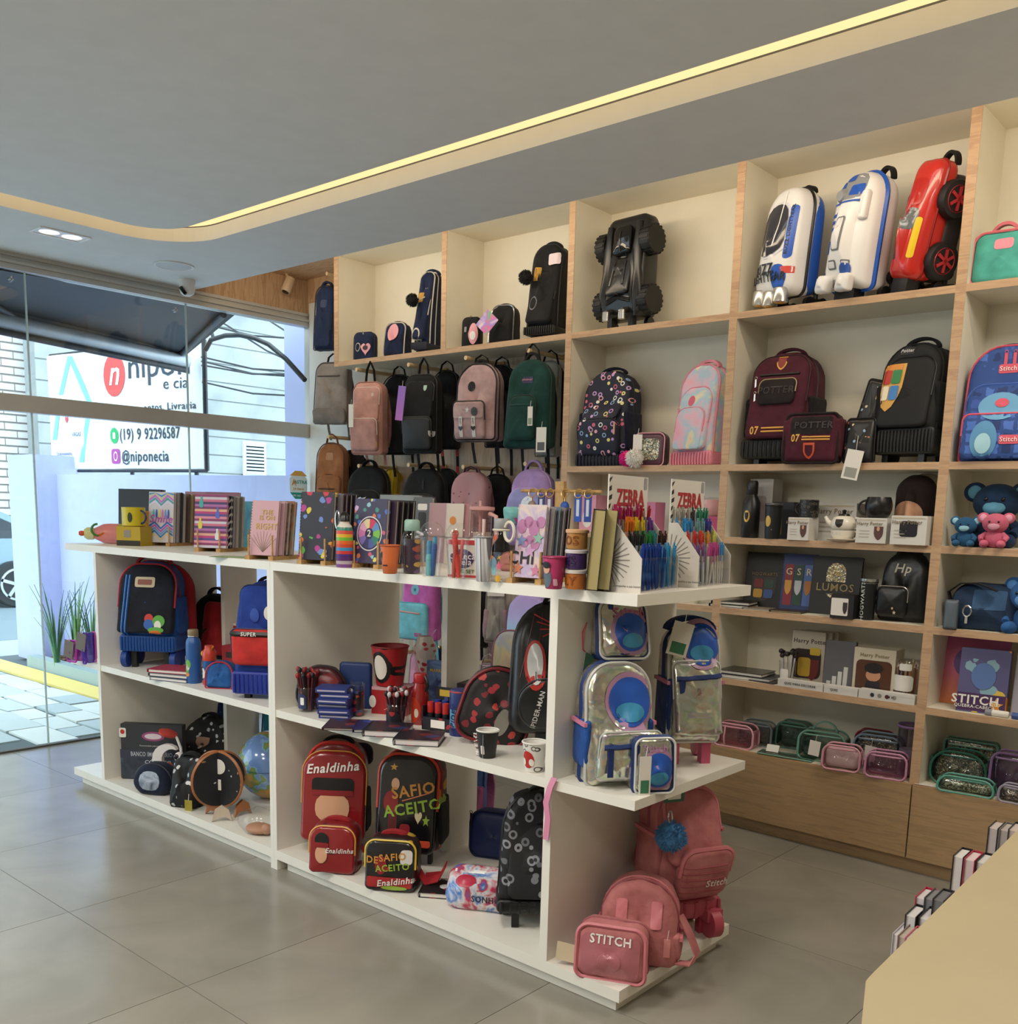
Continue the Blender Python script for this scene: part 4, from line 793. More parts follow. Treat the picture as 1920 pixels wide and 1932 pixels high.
# ------------------------------------------------------------------ bags hanging in the alcove and on the pegs
def peg(label,px,py,yt=4.17,yb=YB,z=None):
    p = on('y',yt,px,py); t = T('wooden_peg',label,'peg',(p.x,yt,p.z),group='wooden display pegs'); t.add('rod',tube([(0,0,0),(0,(yb-yt)*.5,0),(0,yb-yt,0)],.0125,12),P('#d8bd92',.5)); t.add('collar',xf(lathe([(.0125,0),(.02,.002),(.02,.008),(.0125,.01)],14,False),TR((0,yb-yt-.012,0)) @ RO(-math.pi/2,4,'X')),BRASS); return p
def hangbag(label,px,pegp,box_,d,m,rz=0,y=4.22,**k):
    rz += .2; d *= .78; X,Y,Z,w,h = fit(box_,y,rz,d); return Bag(label,(X,Y,Z),w,h,d,rz,m,**k),w,h
PG = {}
for n,px,py in (('pink',672,697),('black',770,688),('mauve',878,675),('green',996,661)): PG[n] = peg('wooden peg holding the hanging %s under the top shelf' % {'pink': 'slim pink backpack','black': 'slim black backpack with blue tag','mauve': 'big mauve backpack','green': 'green backpack'}[n],px,py)
for n,px,py in (('wing',676,879),('badge',770,877),('dotted',873,881),('lilac',990,875)): PG[n] = peg('wooden peg holding the %s in the second row' % {'wing': 'black backpack with winged emblem','badge': 'black backpack with square patch','dotted': 'dotted pink backpack','lilac': 'lilac and aqua backpack'}[n],px,py)
peg('short wooden peg on the white alcove board holding the tan backpack',619,824,4.2,4.5); peg('wooden peg high in the alcove behind the navy backpack',616,516,4.3,4.5)
for n,px,py in (('lowpink',767,1231),('lowgrey',906,1250)): peg('wooden peg behind the island holding %s' % {'lowpink': 'a small pink backpack','lowgrey': 'a silver pouch bag'}[n],px,py,4.2)
b,w,h = hangbag('navy backpack hanging high in the alcove beside the window',0,0,(590,540,642,662),.13,CL('#1c2a4a',.85),.1,4.3,rt=.4); b.piping(P('#101a30',.6)).pocket(.02,w*.8,h*.55,.03,CL('#1c2a4a',.85),zm=P('#101a30',.6)); b.handle(NAVY,.08,.04).straps(NAVY,.0); b.decal('patch',P('#22345c',.6),0,h*.72,.05,.05,RC)
b,w,h = hangbag('grey taupe backpack hanging in the alcove beside the window',0,0,(603,683,682,800),.14,CL('#8d8580',.8),.15,4.28,rt=.25,wr=.004); b.piping(P('#5d5650',.6)); b.bar(P('#4c4640',.5),-w*.4,h*.78,w*.25,h*.78,.005).straps(CL('#6f6862'),.1).loop(BLK,.06); b.pocket(.0,w*.96,h*.25,.03,CL('#7d756f',.8),rt=.1)
b,w,h = hangbag('tan brown backpack hanging low in the alcove',0,0,(592,836,662,985),.14,CL('#96623d',.85),.1,4.24,rt=.42,wr=.006); b.piping(P('#5c3a24',.6)); b.pocket(.02,w*.82,h*.56,.035,CL('#96623d',.85),zm=P('#5c3a24',.6)); b.bar(P('#40281a',.5),-w*.3,h*.42,w*.25,h*.42,.005).loop(CL('#7c4f30'),.06).straps(CL('#7c4f30'),.1); b.decal('patch',P('#b0805a',.6),-w*.02,h*.83,.055,.05)
b,w,h = hangbag('black backpack hanging behind the tan one in the alcove',0,0,(640,850,692,990),.1,BLK,.1,4.38,rt=.4); b.piping(BLKP).straps(BLK,.1)
PK = CL('#c29084',.8)
b,w,h = hangbag('slim pale pink backpack with square front pockets hanging in upper row',0,0,(661,722,736,858),.15,PK,.12,4.17,rt=.25,rb=.12,lean=.15,wr=.003); b.piping(P('#a8766c',.6),-.7); b.pocket(h*.46,w*.82,h*.46,.025,PK,rt=.16,zm=P('#d8c6bc',.4)); b.pocket(.02,w*.86,h*.44,.045,CL('#b98a82',.8),rt=.14,zm=P('#d8c6bc',.4)); b.loop(BLK,.13,.0,.022,.035).straps(CL('#a8766c'),.06); b.decal('badge',P('#d9b7ac',.4),w*.22,h*.82,.02,.024,EL); b.tag_(-w*.34,h*.68,.035,.14,PAPER); b.bar(GOLD,w*.42,h*.1,w*.42,h*.17,.003,4,'gold_tab')
b,w,h = hangbag('plain black backpack hanging behind the slim pink one',0,0,(715,708,790,858),.12,BLK,.12,4.38,rt=.4); b.piping(BLKP).straps(BLK,.14).loop(BLK,.06)
b,w,h = hangbag('slim black backpack with blue purple tag hanging in upper row',0,0,(759,708,838,856),.15,BLK,.12,4.17,rt=.28,rb=.1,lean=.15,wr=.003); b.piping(P('#26272b',.4),-.7); b.pocket(h*.44,w*.84,h*.46,.025,BLK,rt=.18,zm=P('#303236',.35)); b.pocket(.02,w*.86,h*.41,.045,P('#191a1d',.5),rt=.14,zm=P('#303236',.35)); b.loop(BLK,.1,0,.022,.035).straps(BLK,.12); b.decal('shield_badge',P('#b9d0c8',.3),w*.18,h*.82,.022,.034,'shield'); b.tag_(-w*.38,h*.84,.05,.2,GRAD(['#e07fc0','#a477d0','#6a8ce0','#6a9ae8'],1.0),.12); b.pull(-w*.45,h*.25,PAPER,.05); b.decal('reflector',P('#b9b9bd',.3),w*.42,h*.24,.022,.035,'poly' if 0 else 'shield')
b,w,h = hangbag('plain black backpack hanging behind the one with blue tag',0,0,(812,700,872,848),.12,BLK,.12,4.38,rt=.4); b.piping(BLKP).straps(P('#b02028',.6),.14,.02); b.straps(BLK,.1).loop(BLK,.06)
MV = CL('#b39494',.85)
b,w,h = hangbag('big mauve pink backpack with black zips and buckled pocket straps',0,0,(855,686,955,833),.17,MV,.05,4.16,rt=.42,wr=.004); b.piping(P('#17151a',.5),-.35,.0065).piping(P('#17151a',.5),-.85,.005,.97)
p = b.pocket(.01,w*.72,h*.47,.05,MV,x=-w*.06,rt=.12,zm=P('#17151a',.5),r=.005); b.decal('flap',CL('#bb9d9d',.85),-w*.06,h*.36,w*.7,h*.16,RC,off=.006,rt=.2)
for k in (-1,1): b.add('buckle_strap',b.stick(disc(.022,h*.26,12,RC),-w*.06+k*w*.15,h*.17,.008),P('#d8d4d2',.5)); b.decal('buckle',P('#2a2629',.3),-w*.06+k*w*.15,h*.15,.03,.03,'heart',off=.011); b.text('LOVE',.014,P('#2a2629',.5),-w*.06+k*w*.15,h*.24,1,0,rot=1.57,off=.011)
b.decal('button_badge',P('#1a1a1d',.3),-w*.12,h*.7,.045,.056,EL,off=.003); b.decal('pin',P('#33353b',.3),w*.12,h*.36,.04,.048,EL,off=.012); b.decal('pin',P('#cfcfd2',.3),-w*.04,h*.38,.03,.036,ST,off=.012); b.loop(BLK,.05,.2).straps(BLK,.12).handle(BLK,.08,.03)
b,w,h = hangbag('plain black backpack hanging behind the big mauve one',0,0,(915,690,975,845),.12,BLK,.1,4.39,rt=.4); b.piping(BLKP).straps(BLK,.16).loop(BLK,.05)
GR = CL('#0f3a35',.85)
b,w,h = hangbag('dark green backpack with small label and white price tags',0,0,(948,680,1052,846),.17,GR,0,4.17,rt=.44,lean=.3,wr=.008); b.piping(P('#0a2622',.6),-.3,.005); b.pocket(.04,w*.6,h*.5,.06,GR,x=-w*.02,rt=.3,zm=P('#0a2622',.6)); b.decal('label_patch',P('#3a2f5c',.5),-w*.0,h*.77,.06,.035); b.text('JANSPORT',.012,P('#c98f98',.5),0,h*.772,1,.0004,off=.004); b.handle(BLK,.08,.05).loop(BLK,.09,.2).straps(BLK,.2); b.tag_(w*.24,h*.45,.03,.1,PAPER,0,None,None,P('#8fa08c',.6)); b.tag_(w*.47,h*.22,.06,.13,PAPER,0,None,-.1,P('#5a5a5e',.6)); b.decal('cuff',P('#16443e',.7),-w*.02,h*.48,w*.48,.006,off=.004)
b,w,h = hangbag('pale grey backpack hanging behind the dark green one',0,0,(1010,682,1062,862),.12,CL('#a9a9a3',.8),0,4.38,rt=.4); b.piping(P('#7b7b76',.6)).straps(BLK,.12).loop(BLK,.06)
b,w,h = hangbag('black backpack with silver winged emblem hanging in second row',0,0,(648,880,742,1040),.17,BLK,.12,4.19,rt=.4); b.piping(BLKP,-.2).pocket(.02,w*.78,h*.68,.05,BLK,rt=.28,zm=P('#2b2c30',.4)); b.pocket(.02,w*.6,h*.5,.03,BLK,rt=.25,zm=P('#2b2c30',.4)); b.handle(BLK,.1,.05).straps(BLK,.1).loop(BLK,.04); b.add('wing_emblem',b.stick(disc([(0,.012),(.012,.004),(.045,.012),(.03,-.002),(.008,-.012),(-.008,-.012),(-.03,-.002),(-.045,.012),(-.012,.004)],0,9,'poly'),-w*.06,h*.62,.004),STEEL)
b,w,h = hangbag('yellow bag peeking out between two black backpacks on pegs',0,0,(722,885,757,1000),.08,CL('#c9a51e',.8),.12,4.42,rt=.4); b.piping(P('#8a7010',.6)).straps(CL('#c9a51e'),.05)
b,w,h = hangbag('black backpack with square monogram patch hanging in second row',0,0,(752,885,850,1045),.17,BLK,.1,4.19,rt=.42); b.piping(BLKP,-.2); b.pocket(.02,w*.85,h*.66,.05,P('#1c1e22',.5),rt=.35,zm=BLKP); b.handle(BLK,.1,.05).straps(BLK,.1).loop(BLK,.04).pull(w*.02,h*.86,BLKP,.05); b.decal('patch',P('#6a6e72',.5),-w*.12,h*.6,.058,.062); b.text('BGSH',.022,BLKP,-w*.12,h*.6,.8,.001,off=.004)
b,w,h = hangbag('black backpack behind the one with monogram patch',0,0,(815,885,868,1040),.12,BLK,.1,4.4,rt=.4); b.piping(BLKP).straps(BLK,.12)
DP = DOTS('#b3888f',['#7a5560','#8a6670','#7a5560'],34,.22,.8,.5)
b,w,h = hangbag('dusty pink backpack with printed dots hanging in second row',0,0,(842,890,932,1028),.17,DP,.05,4.19,rt=.42,wr=.006); b.piping(P('#9a707a',.6),-.3); b.pocket(.02,w*.7,h*.4,.04,DP,x=-w*.04,rt=.2,zm=P('#9a707a',.6)); b.handle(CL('#a07880'),.09,.04).straps(CL('#a07880'),.12).loop(BLK,.03)
b,w,h = hangbag('black backpack with pink strap behind the dotted pink one',0,0,(905,895,968,1040),.12,BLK,.05,4.4,rt=.4); b.piping(BLKP).straps(CL('#b08088'),.14).loop(BLK,.05)
LI = GRAD(['#a58ac0','#a58cc8','#a79ad8','#b89ad0'],.5); AQ = CL('#8fd4cf',.7)
b,w,h = hangbag('lilac backpack with aqua pocket band and round shiny badge',0,0,(955,886,1050,1030),.17,CL('#a98cc4',.8),0,4.18,rt=.42,wr=.005); b.piping(P('#c9a8dc',.5),-.2); b.pocket(h*.33,w*.82,h*.42,.04,CL('#8f90c8',.7),x=-w*.06,rt=.3,zm=P('#d0b0e0',.5)); p = b.pocket(.12,w*.8,h*.22,.055,AQ,x=-w*.06,rt=.08); b.handle(CL('#9f86b8'),.1,.06).loop(BLK,.05,.3).straps(CL('#9f86b8'),.1); b.decal('round_badge',MARBLE(['#c0d8f0','#e8f0ff','#9ab0e0'],40,.2),w*.06,h*.55,.07,.085,EL,off=.004); b.add('strap_ribbon',b.stick(disc(.018,h*.3,12,RC),-w*.1,h*.22,.006),P('#cf5f9a',.5)); b.side(CL('#7fc0c8'),h*.3,.02)
# bags seen through the island
b,w,h = hangbag('bright pink backpack with sky blue front pocket, low behind the island',0,0,(753,1075,836,1207),.17,CL('#c766b4',.8),.1,4.17,rt=.4,wr=.004); b.piping(P('#a04a90',.6),-.2); b.pocket(.01,w*.9,h*.52,.05,CL('#7fcfe0',.75),x=-w*.08,rt=.14,zm=P('#5fb0c4',.6)); b.bar(P('#d8a0a0',.5),-w*.38,h*.42,w*.2,h*.4,.006).straps(CL('#7fcfe0'),.14,.03); b.decal('round_badge',P('#7fc4dc',.5),-w*.1,h*.72,.05,.065,EL); b.decal('round_badge',P('#3a6a90',.5),-w*.1,h*.72,.02,.03,ST,off=.004); b.decal('patch',P('#b06a9a',.5),w*.15,h*.1,.05,.025,off=.004)
b,w,h = hangbag('small pink plush backpack on a peg behind the island',0,0,(769,1228,818,1310),.12,CL('#d99ab4',.9),.1,4.2,rt=.42,wr=.006); b.handle(CL('#d99ab4'),.08,.06).piping(P('#b87a94',.7)).straps(CL('#d08aa8'),.05)
b,w,h = hangbag('navy backpack beside the small pink plush one behind the island',0,0,(795,1224,848,1310),.1,CL('#1a2350',.85),.1,4.4,rt=.42); b.piping(P('#10183a',.6)).straps(NAVY,.05)
b,w,h = hangbag('grey and dusty pink backpack side on behind the island',0,0,(915,1110,955,1210),.16,CL('#a19a92',.8),.5,4.25,rt=.3,wr=.006); b.piping(P('#8a7d7a',.6)).side(CL('#a88a90'),h*.55).straps(CL('#a88a90'),.2,.035); b.tag_(0,h*1.0,.1,.04,PAPER)
b,w,h = hangbag('black backpack with long straps left of the lilac fade backpack',0,0,(895,1100,928,1220),.12,BLK,.2,4.4,rt=.3); b.piping(BLKP).straps(BLK,.24,.035)
FADE = GRAD(['#8fd8ec','#9fdcf0','#b7b4f0','#bfa8e8','#b79adc'],.46)
b,w,h = hangbag('lilac to sky blue fading backpack behind the island',0,0,(950,1120,1045,1240),.15,FADE,.05,4.19,rt=.44,wr=.006); b.piping(P('#c4b0e8',.5),-.3); b.pocket(.02,w*.8,h*.36,.035,CL('#8fcfe4',.7),rt=.15,zm=P('#6ab0d0',.5)); b.straps(CL('#b0a0e0'),.1); b.text('COOL GIRL',.03,P('#5a8fb8',.5),0,h*.4,1,.001)
b,w,h = hangbag('pastel rainbow and rose backpack low behind the lilac fade one',0,0,(938,1185,1020,1330),.16,MARBLE(['#c9b6a8','#d8c89a','#b0b8c8','#c8a0b0'],5,.7),.2,4.14,rt=.44,wr=.004); b.piping(P('#9a5a70',.6)).pocket(.0,w*.6,h*.5,.04,CL('#a8627a'),x=w*.15,rt=.3,zm=P('#8a4a60',.6)); b.straps(CL('#9a5a70'),.05)
b,w,h = hangbag('crumpled silver pink pouch hanging low behind the island',0,0,(903,1252,940,1330),.06,P('#cdb4bc',.2,.6),.1,4.2,rt=.2,wr=.012,cat='pouch',name='pouch'); b.loop(P('#cdb4bc',.4),.06).piping(P('#b09aa2',.4)); b.tag_(0,h*.6,.03,.05,PAPER)
# ================================================================== goods on the wall: lower shelves
def P3(box_,Y,z,rz=0,d=.1): X,Y,Z,w,h = fit(box_,Y,rz,d,z); return (X,Y,Z),w,h
DOO = LINES('#12162e',['#e9a7b8','#e6d98a','#8fb0d8','#d86a86','#f0efe8','#c9a0d8'],30,.07,.6)
l,w,h = P3((1090,694,1213,880),4.31,zb_,.1,.2)
b = Bag('navy rolling backpack printed all over with pastel doodles',(l[0],l[1],l[2]),w,h-.075,.2,.1,DOO,.45,.06,.3,.06,zb=.055); b.piping(P('#0d1022',.6),-.2); b.pocket(.0,w*.86,h*.36,.05,DOO,rt=.2,zm=P('#0d1022',.6)); b.pocket(h*.36,w*.74,h*.2,.035,DOO,rt=.2,zm=P('#0d1022',.6)); b.trolley(P('#121628',.5),.07,.03).handle(CL('#12162e'),.14,.03); b.side(CL('#12162e'),h*.4); b.pull(-w*.38,h*.4,STEEL,.05).pull(w*.38,h*.3,P('#d8a080',.4),.05)
l,w,h = P3((1183,818,1277,880),4.24,zb_,.15,.1)
b = Bag('small glitter pouch with pink and white pompoms on the middle shelf',l,w*.72,h,.1,.15,P('#5a3a4c',.4),.2,.14,.1,.0,.006,.002,cat='pouch',name='pouch'); b.decal('glitter_window',GLIT('#b8c8c0'),0,h*.5,w*.5,h*.66,RC); b.piping(P('#2a2228',.5),-.5,.006).piping(ROSE,-.9,.003); b.pom(-w*.42,h*.2,.042,CL('#e0218f'),-.085,'magenta furry pompom'); b.pom(-w*.2,h*.21,.05,CL('#f1ece6'),-.1,'white furry pompom'); b.tag_(-w*.24,h*.95,.05,.075,PAPER)
TIE = MARBLE(['#e3a3b6','#e6a9bb','#d9b9c9','#a8c4d4','#e5d5b0','#e59db3'],7,.7,.6); PKP = P('#e08a9c',.45)
l,w,h = P3((1271,684,1385,878),4.3,zb_,-.25,.17)
b = Bag('pink and blue tie dye rolling backpack beside the oak upright',l,w,h-.07,.17,-.2,TIE,.42,.06,.3,.06,zb=.055,wr=.004); b.piping(PKP,-.75,.006).piping(PKP,0,.005); b.pocket(.02,w*.8,h*.6,.045,TIE,rt=.35,zm=PKP); b.pocket(.02,w*.7,h*.4,.02,TIE,rt=.3,zm=PKP); b.trolley(PKP,.07).handle(PKP,.13,.035); b.decal('oval_patch',P('#d05a78',.5),-w*.05,h*.62,.04,.05,EL); b.pull(-w*.35,h*.42,PKP)
# bay 2,shelf c (partly behind the pen displays)
PKB = MARBLE(['#d98aa8','#e3a0b8','#c87898'],5,.5)
l,w,h = P3((1095,935,1150,1010),4.3,zc_,0,.12); t = carton('glossy pink gift box behind the left pen display',l,w,.14,h,0,PKB); t.decal('round_window',P('#ece6e0',.4),0,h*.35,w*.6,h*.5,EL)
l,w,h = P3((1213,948,1252,1020),4.24,zc_,.1,.1); w = max(w,.13); t = carton('pink mug box with a white cup picture between the pen displays',(l[0]-.03,l[1],l[2]),w,.1,h,.05,P('#c9789c',.5)); t.text('CHÁ',.03,P('#8a3a5c',.5),0,h*.75,1,.001); t.decal('cup_picture',P('#f0e6e6',.5),-.01,h*.42,.07,.06,RC); t.add('cup_handle',tube([(.03+.018*math.sin(a),-.053,h*.42+.02*math.cos(a)) for a in [k*math.pi/8 for k in range(9)]],.004,5),P('#f0e6e6',.5))
l,w,h = P3((1330,975,1366,1018),4.26,zc_,0,.1); w = max(w,.1); carton('magenta pink box under the pink wrapped mug',l,w,.1,h,0,P('#b8456f',.5)).decal('round_print',P('#9fb4c0',.5),-.01,h*.5,.03,.035,EL)
l2,w2,h2 = P3((1322,943,1366,977),4.26,zc_+h+.002,0,.1); t = mug('pale pink mug in clear wrap on the magenta box',l2,.052,h2,P('#d8a0a0',.35),0,.05,.008); t.add('clear_wrap',lathe([(.05,.0),(.064,.03),(.06,h2),(.02,h2+.012)],14,False),CLEAR('#ffffff',.9,.1))
l,w,h = P3((1300,935,1322,1018),4.32,zc_,0,.08); carton('narrow mauve box next to the pink wrapped mug',l,max(w,.05),.08,h,0,P('#a06a78',.5)).decal('label',P('#b98490',.5),0,h*.6,.02,.06)
# bay 2,shelf d,e remains seen past the island end
l,w,h = P3((1285,1128,1325,1143),4.24,zd,0,.1); t = T('ceramic_dish','small cream ceramic dish on the shelf past the island end','dish',l); t.add('bowl',lathe([(.03,0),(.035,.006),(.055,.03),(.052,.031),(.03,.01),(.001,.008)],24,False),P('#e8dfd0',.4)); t.add('foot_ring',lathe([(.03,-.0),(.032,.0),(.032,.006),(.03,.006)],20,False),P('#e8dfd0',.4))
# ---- bay 3,shelf b
MAR = CL('#4a1526',.8); DKM = CL('#1d1416',.8); ORG = P('#e6ad4f',.5)
l,w,h = P3((1407,660,1557,872),4.34,zb_,.05,.2)
b = Bag('maroon rolling backpack with black panel and yellow number stripes',l,w,h-.12,.2,.02,MAR,.4,.08,.3,.08,zb=.1,wr=.004); b.piping(P('#2a0e16',.6),-.3,.006); b.pocket(.02,w*.86,h*.7,.045,MAR,rt=.3,zm=P('#2a0e16',.6)); b.pocket(h*.32,w*.56,h*.22,.03,DKM,rt=.15,zm=P('#a8946a',.4)); b.text('POTTER',.045,P('#2c2224',.4),0,b.zb+h*.44,1,.002); b.bar(P('#120c0e',.5),-w*.3,h*.58,w*.3,h*.58,.006)
b.decal('crest_patch',ORG,.0,b.zb+h*.68,.05,.065,'shield'); b.decal('crest_patch',P('#8a2a20',.5),.0,b.zb+h*.68,.038,.05,'shield',off=.003); b.text('07',.05,ORG,-w*.27,b.zb+h*.1,.8,.003)
for k in (0,1): b.bar(ORG,-w*.16,h*(.092+.03*k),w*.3,h*(.092+.03*k),.004,name='stripe')
b.trolley(P('#18181b',.5),.09,.035).handle(MAR,.14,.035).side(CL('#151214'),h*.35); b.pull(-w*.36,h*.55,STEEL,.06).pull(-w*.34,h*.42,STEEL,.05)
l,w,h = P3((1478,782,1592,877),4.18,zb_,.12,.12)
b = Bag('maroon lunch bag with black flap standing before the maroon backpack',l,w,h,.11,.1,MAR,.12,.08,.1,.04,.008,.003,cat='lunch bag',name='lunch_bag'); b.piping(DKM,-.8,.006); b.decal('flap',DKM,0,h*.76,w*.74,h*.36,RC,rt=.15); b.text('POTTER',.04,P('#2e2628',.4),.01,h*.76,1.1,.002,off=.004); b.text('07',.045,ORG,-w*.27,h*.5,.8,.003)
for k in (0,1): b.bar(ORG,-w*.14,h*(.47+.055*k),w*.36,h*(.47+.055*k),.0035,name='stripe')
b.decal('crest_patch',P('#d2552e',.5),0,h*.24,.05,.07,'shield'); b.decal('crest_patch',MAR,0,h*.24,.034,.05,'shield',off=.003); b.handle(MAR,.1,.015).side(MAR,h*.8)
STAR = DOTS('#141416',['#d8c9a0','#b86a5a','#9ab0c8','#d8d4cc','#c8a860'],30,.2,.35)
l,w,h = P3((1608,722,1662,800),4.28,zb_+.09,.2,.05); b = Bag('black printed pencil case leaning upright behind the tagged one',(l[0],l[1],zb_+.08),w,h+.02,.06,.2,STAR,.12,.1,.1,.05,.006,.002,cat='pencil case',name='pencil_case',ry=.22); b.piping(BLKP,-.3).pull(0,h*.9,BRASS)
l,w,h = P3((1592,790,1655,870),4.2,zb_,.1,.07); b = Bag('black printed pencil case with white price tag hanging over the shelf edge',l,w,h,.08,.1,STAR,.12,.1,.25,.1,.006,.002,cat='pencil case',name='pencil_case'); b.piping(BLKP,-.5,.004); b.decal('lower_panel',P('#191a1c',.5),0,h*.24,w*.8,h*.4,RC); b.tag_(.0,h*.28,.07,.125,PAPER,.18,None,-.055,P('#9a9a90',.6),drop=.06)
l,w,h = P3((1655,640,1800,866),4.31,zb_,-.1,.2); NB = DOTS('#121214',['#77756c','#8d8a80','#5c5a55'],22,.045,.75)
b = Bag('big black rolling backpack with shield shaped colour patch',l,w,h-.15,.2,-.12,NB,.42,.06,.3,.08,zb=.125,wr=.008); b.piping(BLKP,-.75,.005).piping(BLKP,0,.005); b.pocket(.02,w*.8,h*.56,.045,NB,rt=.3,zm=BLKP); b.decal('label_patch',P('#2a2b2c',.5),-w*.12,b.zb+h*.66,.06,.03); b.text('Potter',.02,P('#d8d8d8',.5),-w*.12,b.zb+h*.66,1,.0005,off=.004)
cx_,cz_ = -w*.26,b.zb+h*.36
b.decal('shield_patch',P('#d2a050',.5),cx_,cz_,.11,.2,'shield',off=.003)
for sx,sz,c in ((-1,1,'#b8352c'),(1,1,'#2f7f4a'),(-1,-1,'#e8dcc0'),(1,-1,'#3f7fc0')): b.decal('patch_quarter',P(c,.5),cx_+sx*.022,cz_+.012+sz*.034,.04,.06,RC,off=.0055)
b.decal('ribbon',P('#d88a3a',.5),cx_,cz_+.085,.08,.025,RC,off=.0055); b.trolley(P('#17181a',.5),.11,.04,ribs=18).handle(BLK,.14,.04).side(BLK,h*.35)
# ---- bay 3,shelf c
l,w,h = P3((1400,907,1434,1013),4.22,zc_,0,.07); r = .042
t = bottle('black steel bottle with gold emblem beside the tall white box',l,[('body',[(r*.9,0),(r,.006),(r,h*.62),(r*.6,h*.74),(r*.56,h*.76)],P('#121214',.35)),('cap',[(r*.58,h*.76),(r*.62,h*.77),(r*.62,h*.96),(r*.5,h)],P('#18181a',.4))]); t.decal('emblem',GOLD,0,h*.38,.03,.055,EL); t.decal('emblem_core',P('#121214',.35),0,h*.38,.018,.035,'shield',off=.003)
l,w,h = P3((1418,905,1468,1008),4.36,zc_,0,.1); carton('tall white box behind the black steel bottle',l,max(w,.12),.1,h,0,P('#c9c4c0',.6)).decal('print',P('#a89a98',.6),0,h*.5,.06,.12)
l,w,h = P3((1440,950,1477,1012),4.2,zc_,0,.07); r = .04; t = cup('black tumbler with gold emblem and star dots',l,r*.86,r,h*.94,DOTS('#131416',['#8f9094','#b8a878'],26,.1,.4),P('#131416',.3),'tumbler','tumbler'); t.add('lid',mv(lathe([(r,0),(r*1.03,.006),(r*.98,.014),(.001,.016)],28),0,0,h*.92),P('#4a4a4e',.25)); t.decal('emblem',GOLD,-.008,h*.5,.03,.05,EL)
l,w,h = P3((1470,948,1500,1012),4.36,zc_,0,.08); carton('dark tumbler box with blue yellow side behind the star tumbler',l,max(w,.1),.09,h,0,P('#24242c',.5)).decal('print',GRAD(['#d8b040','#2f5c9a'],.2),-.02,h*.45,.03,.12)
WBX = P('#d8d4ce',.6)
def hpbox(label,box_,Y,z,d=.1,pic=True,rz=0,words=('Harry','Potter')):
    l,w,h = P3(box_,Y,z,rz,d); t = carton(label,l,w,d,h,rz,WBX); t.text('%s %s' % words,h*.2,P('#8a7a60',.5),-w*.05,h*.78,.9,.0004); t.decal('gold_line',P('#c8b890',.5),0,h*.93,w*.9,h*.03)
    if pic: t.decal('picture',P('#5a3a36',.6),w*.25,h*.4,w*.3,h*.55,'shield'); t.decal('picture',P('#d0a080',.6),w*.24,h*.58,w*.1,h*.18,EL,off=.003)
    for k in range(3): t.decal('print_line',P('#b8b0a4',.6),-w*.22,h*(.25+.12*k),w*.34,h*.03)
    return l,w,h,t
l,w,h,t = hpbox('white mug box carrying the black patterned mug',(1487,977,1542,1013),4.21,zc_)
l2,w2,h2 = P3((1506,943,1546,976),4.21,zc_+h+.002,0,.08); t = mug('black patterned mug standing on a white box',l2,.042,h2,LINES('#161618',['#4a4440','#5a5248'],60,.07,.4),math.pi*.95,.042,0,P('#1c1c1e',.3)); t.decal('emblem',GOLD,.0,h2*.5,.0,.0) if False else None
hpbox('large white box behind the teapot',(1540,950,1628,1010),4.37,zc_,.1,False)
l,w,h = P3((1560,962,1622,1018),4.2,zc_,0,.1); cer = P('#e9e2d4',.25)
t = T('teapot_set','white teapot with black lid stacked on a dotted cup and saucer','teapot',l,.1); s = h/.16
t.add('saucer',lathe([(.035*s,0),(.07*s,.006),(.085*s,.014*s),(.082*s,.016*s),(.03*s,.007),(.001,.007)],28,False),cer)
t.add('cup_body',lathe([(.028*s,.008*s),(.045*s,.014*s),(.058*s,.035*s),(.06*s,.058*s)],28,False),DOTS('#e9e2d4',['#3a3632','#6a5a48'],60,.16,.3)); t.add('cup_handle',tube([(.056*s+.024*s*math.sin(a),0,.036*s+.018*s*math.cos(a)) for a in [k*math.pi/8 for k in range(9)]],.005*s,6),cer)
t.add('pot',lathe([(.05*s,.06*s),(.062*s,.075*s),(.064*s,.095*s),(.05*s,.122*s),(.028*s,.13*s)],28,False),cer,solid=True); t.add('lid',lathe([(.03*s,.129*s),(.026*s,.138*s),(.008*s,.142*s),(.009*s,.15*s),(.012*s,.156*s),(.001,.162*s)],20),P('#141416',.3))
t.add('spout',tube([(-.055*s,0,.085*s),(-.08*s,0,.1*s),(-.095*s,0,.125*s)],.013*s,10,False,(1.2,.9,.6)),cer); t.add('pot_handle',tube([(.056*s+.032*s*math.sin(a),0,.095*s+.026*s*math.cos(a)) for a in [k*math.pi/10 for k in range(11)]],.006*s,6),cer); t.decal('emblem',P('#2a2622',.4),-.005,.092*s,.04*s,.042*s,'shield')
l,w,h,t = hpbox('white mug box carrying the black cauldron mug',(1617,978,1686,1015),4.21,zc_)
l2,w2,h2 = P3((1628,938,1686,977),4.21,zc_+h+.002,0,.09); t = mug('round black cauldron mug with gold emblem on a white box',l2,.042,h2,P('#161617',.3),math.pi*1.02,.048,.012,P('#1c1c1e',.3)); t.decal('emblem',GOLD,.02,h2*.5,.03,.04,EL)
l,w,h,t = hpbox('white window box in front of the round cushion',(1683,974,1764,1026),4.2,zc_,.13,False); t.decal('window',P('#2a2a32',.15),0,h*.55,w*.5,h*.55,RC,rt=.2)
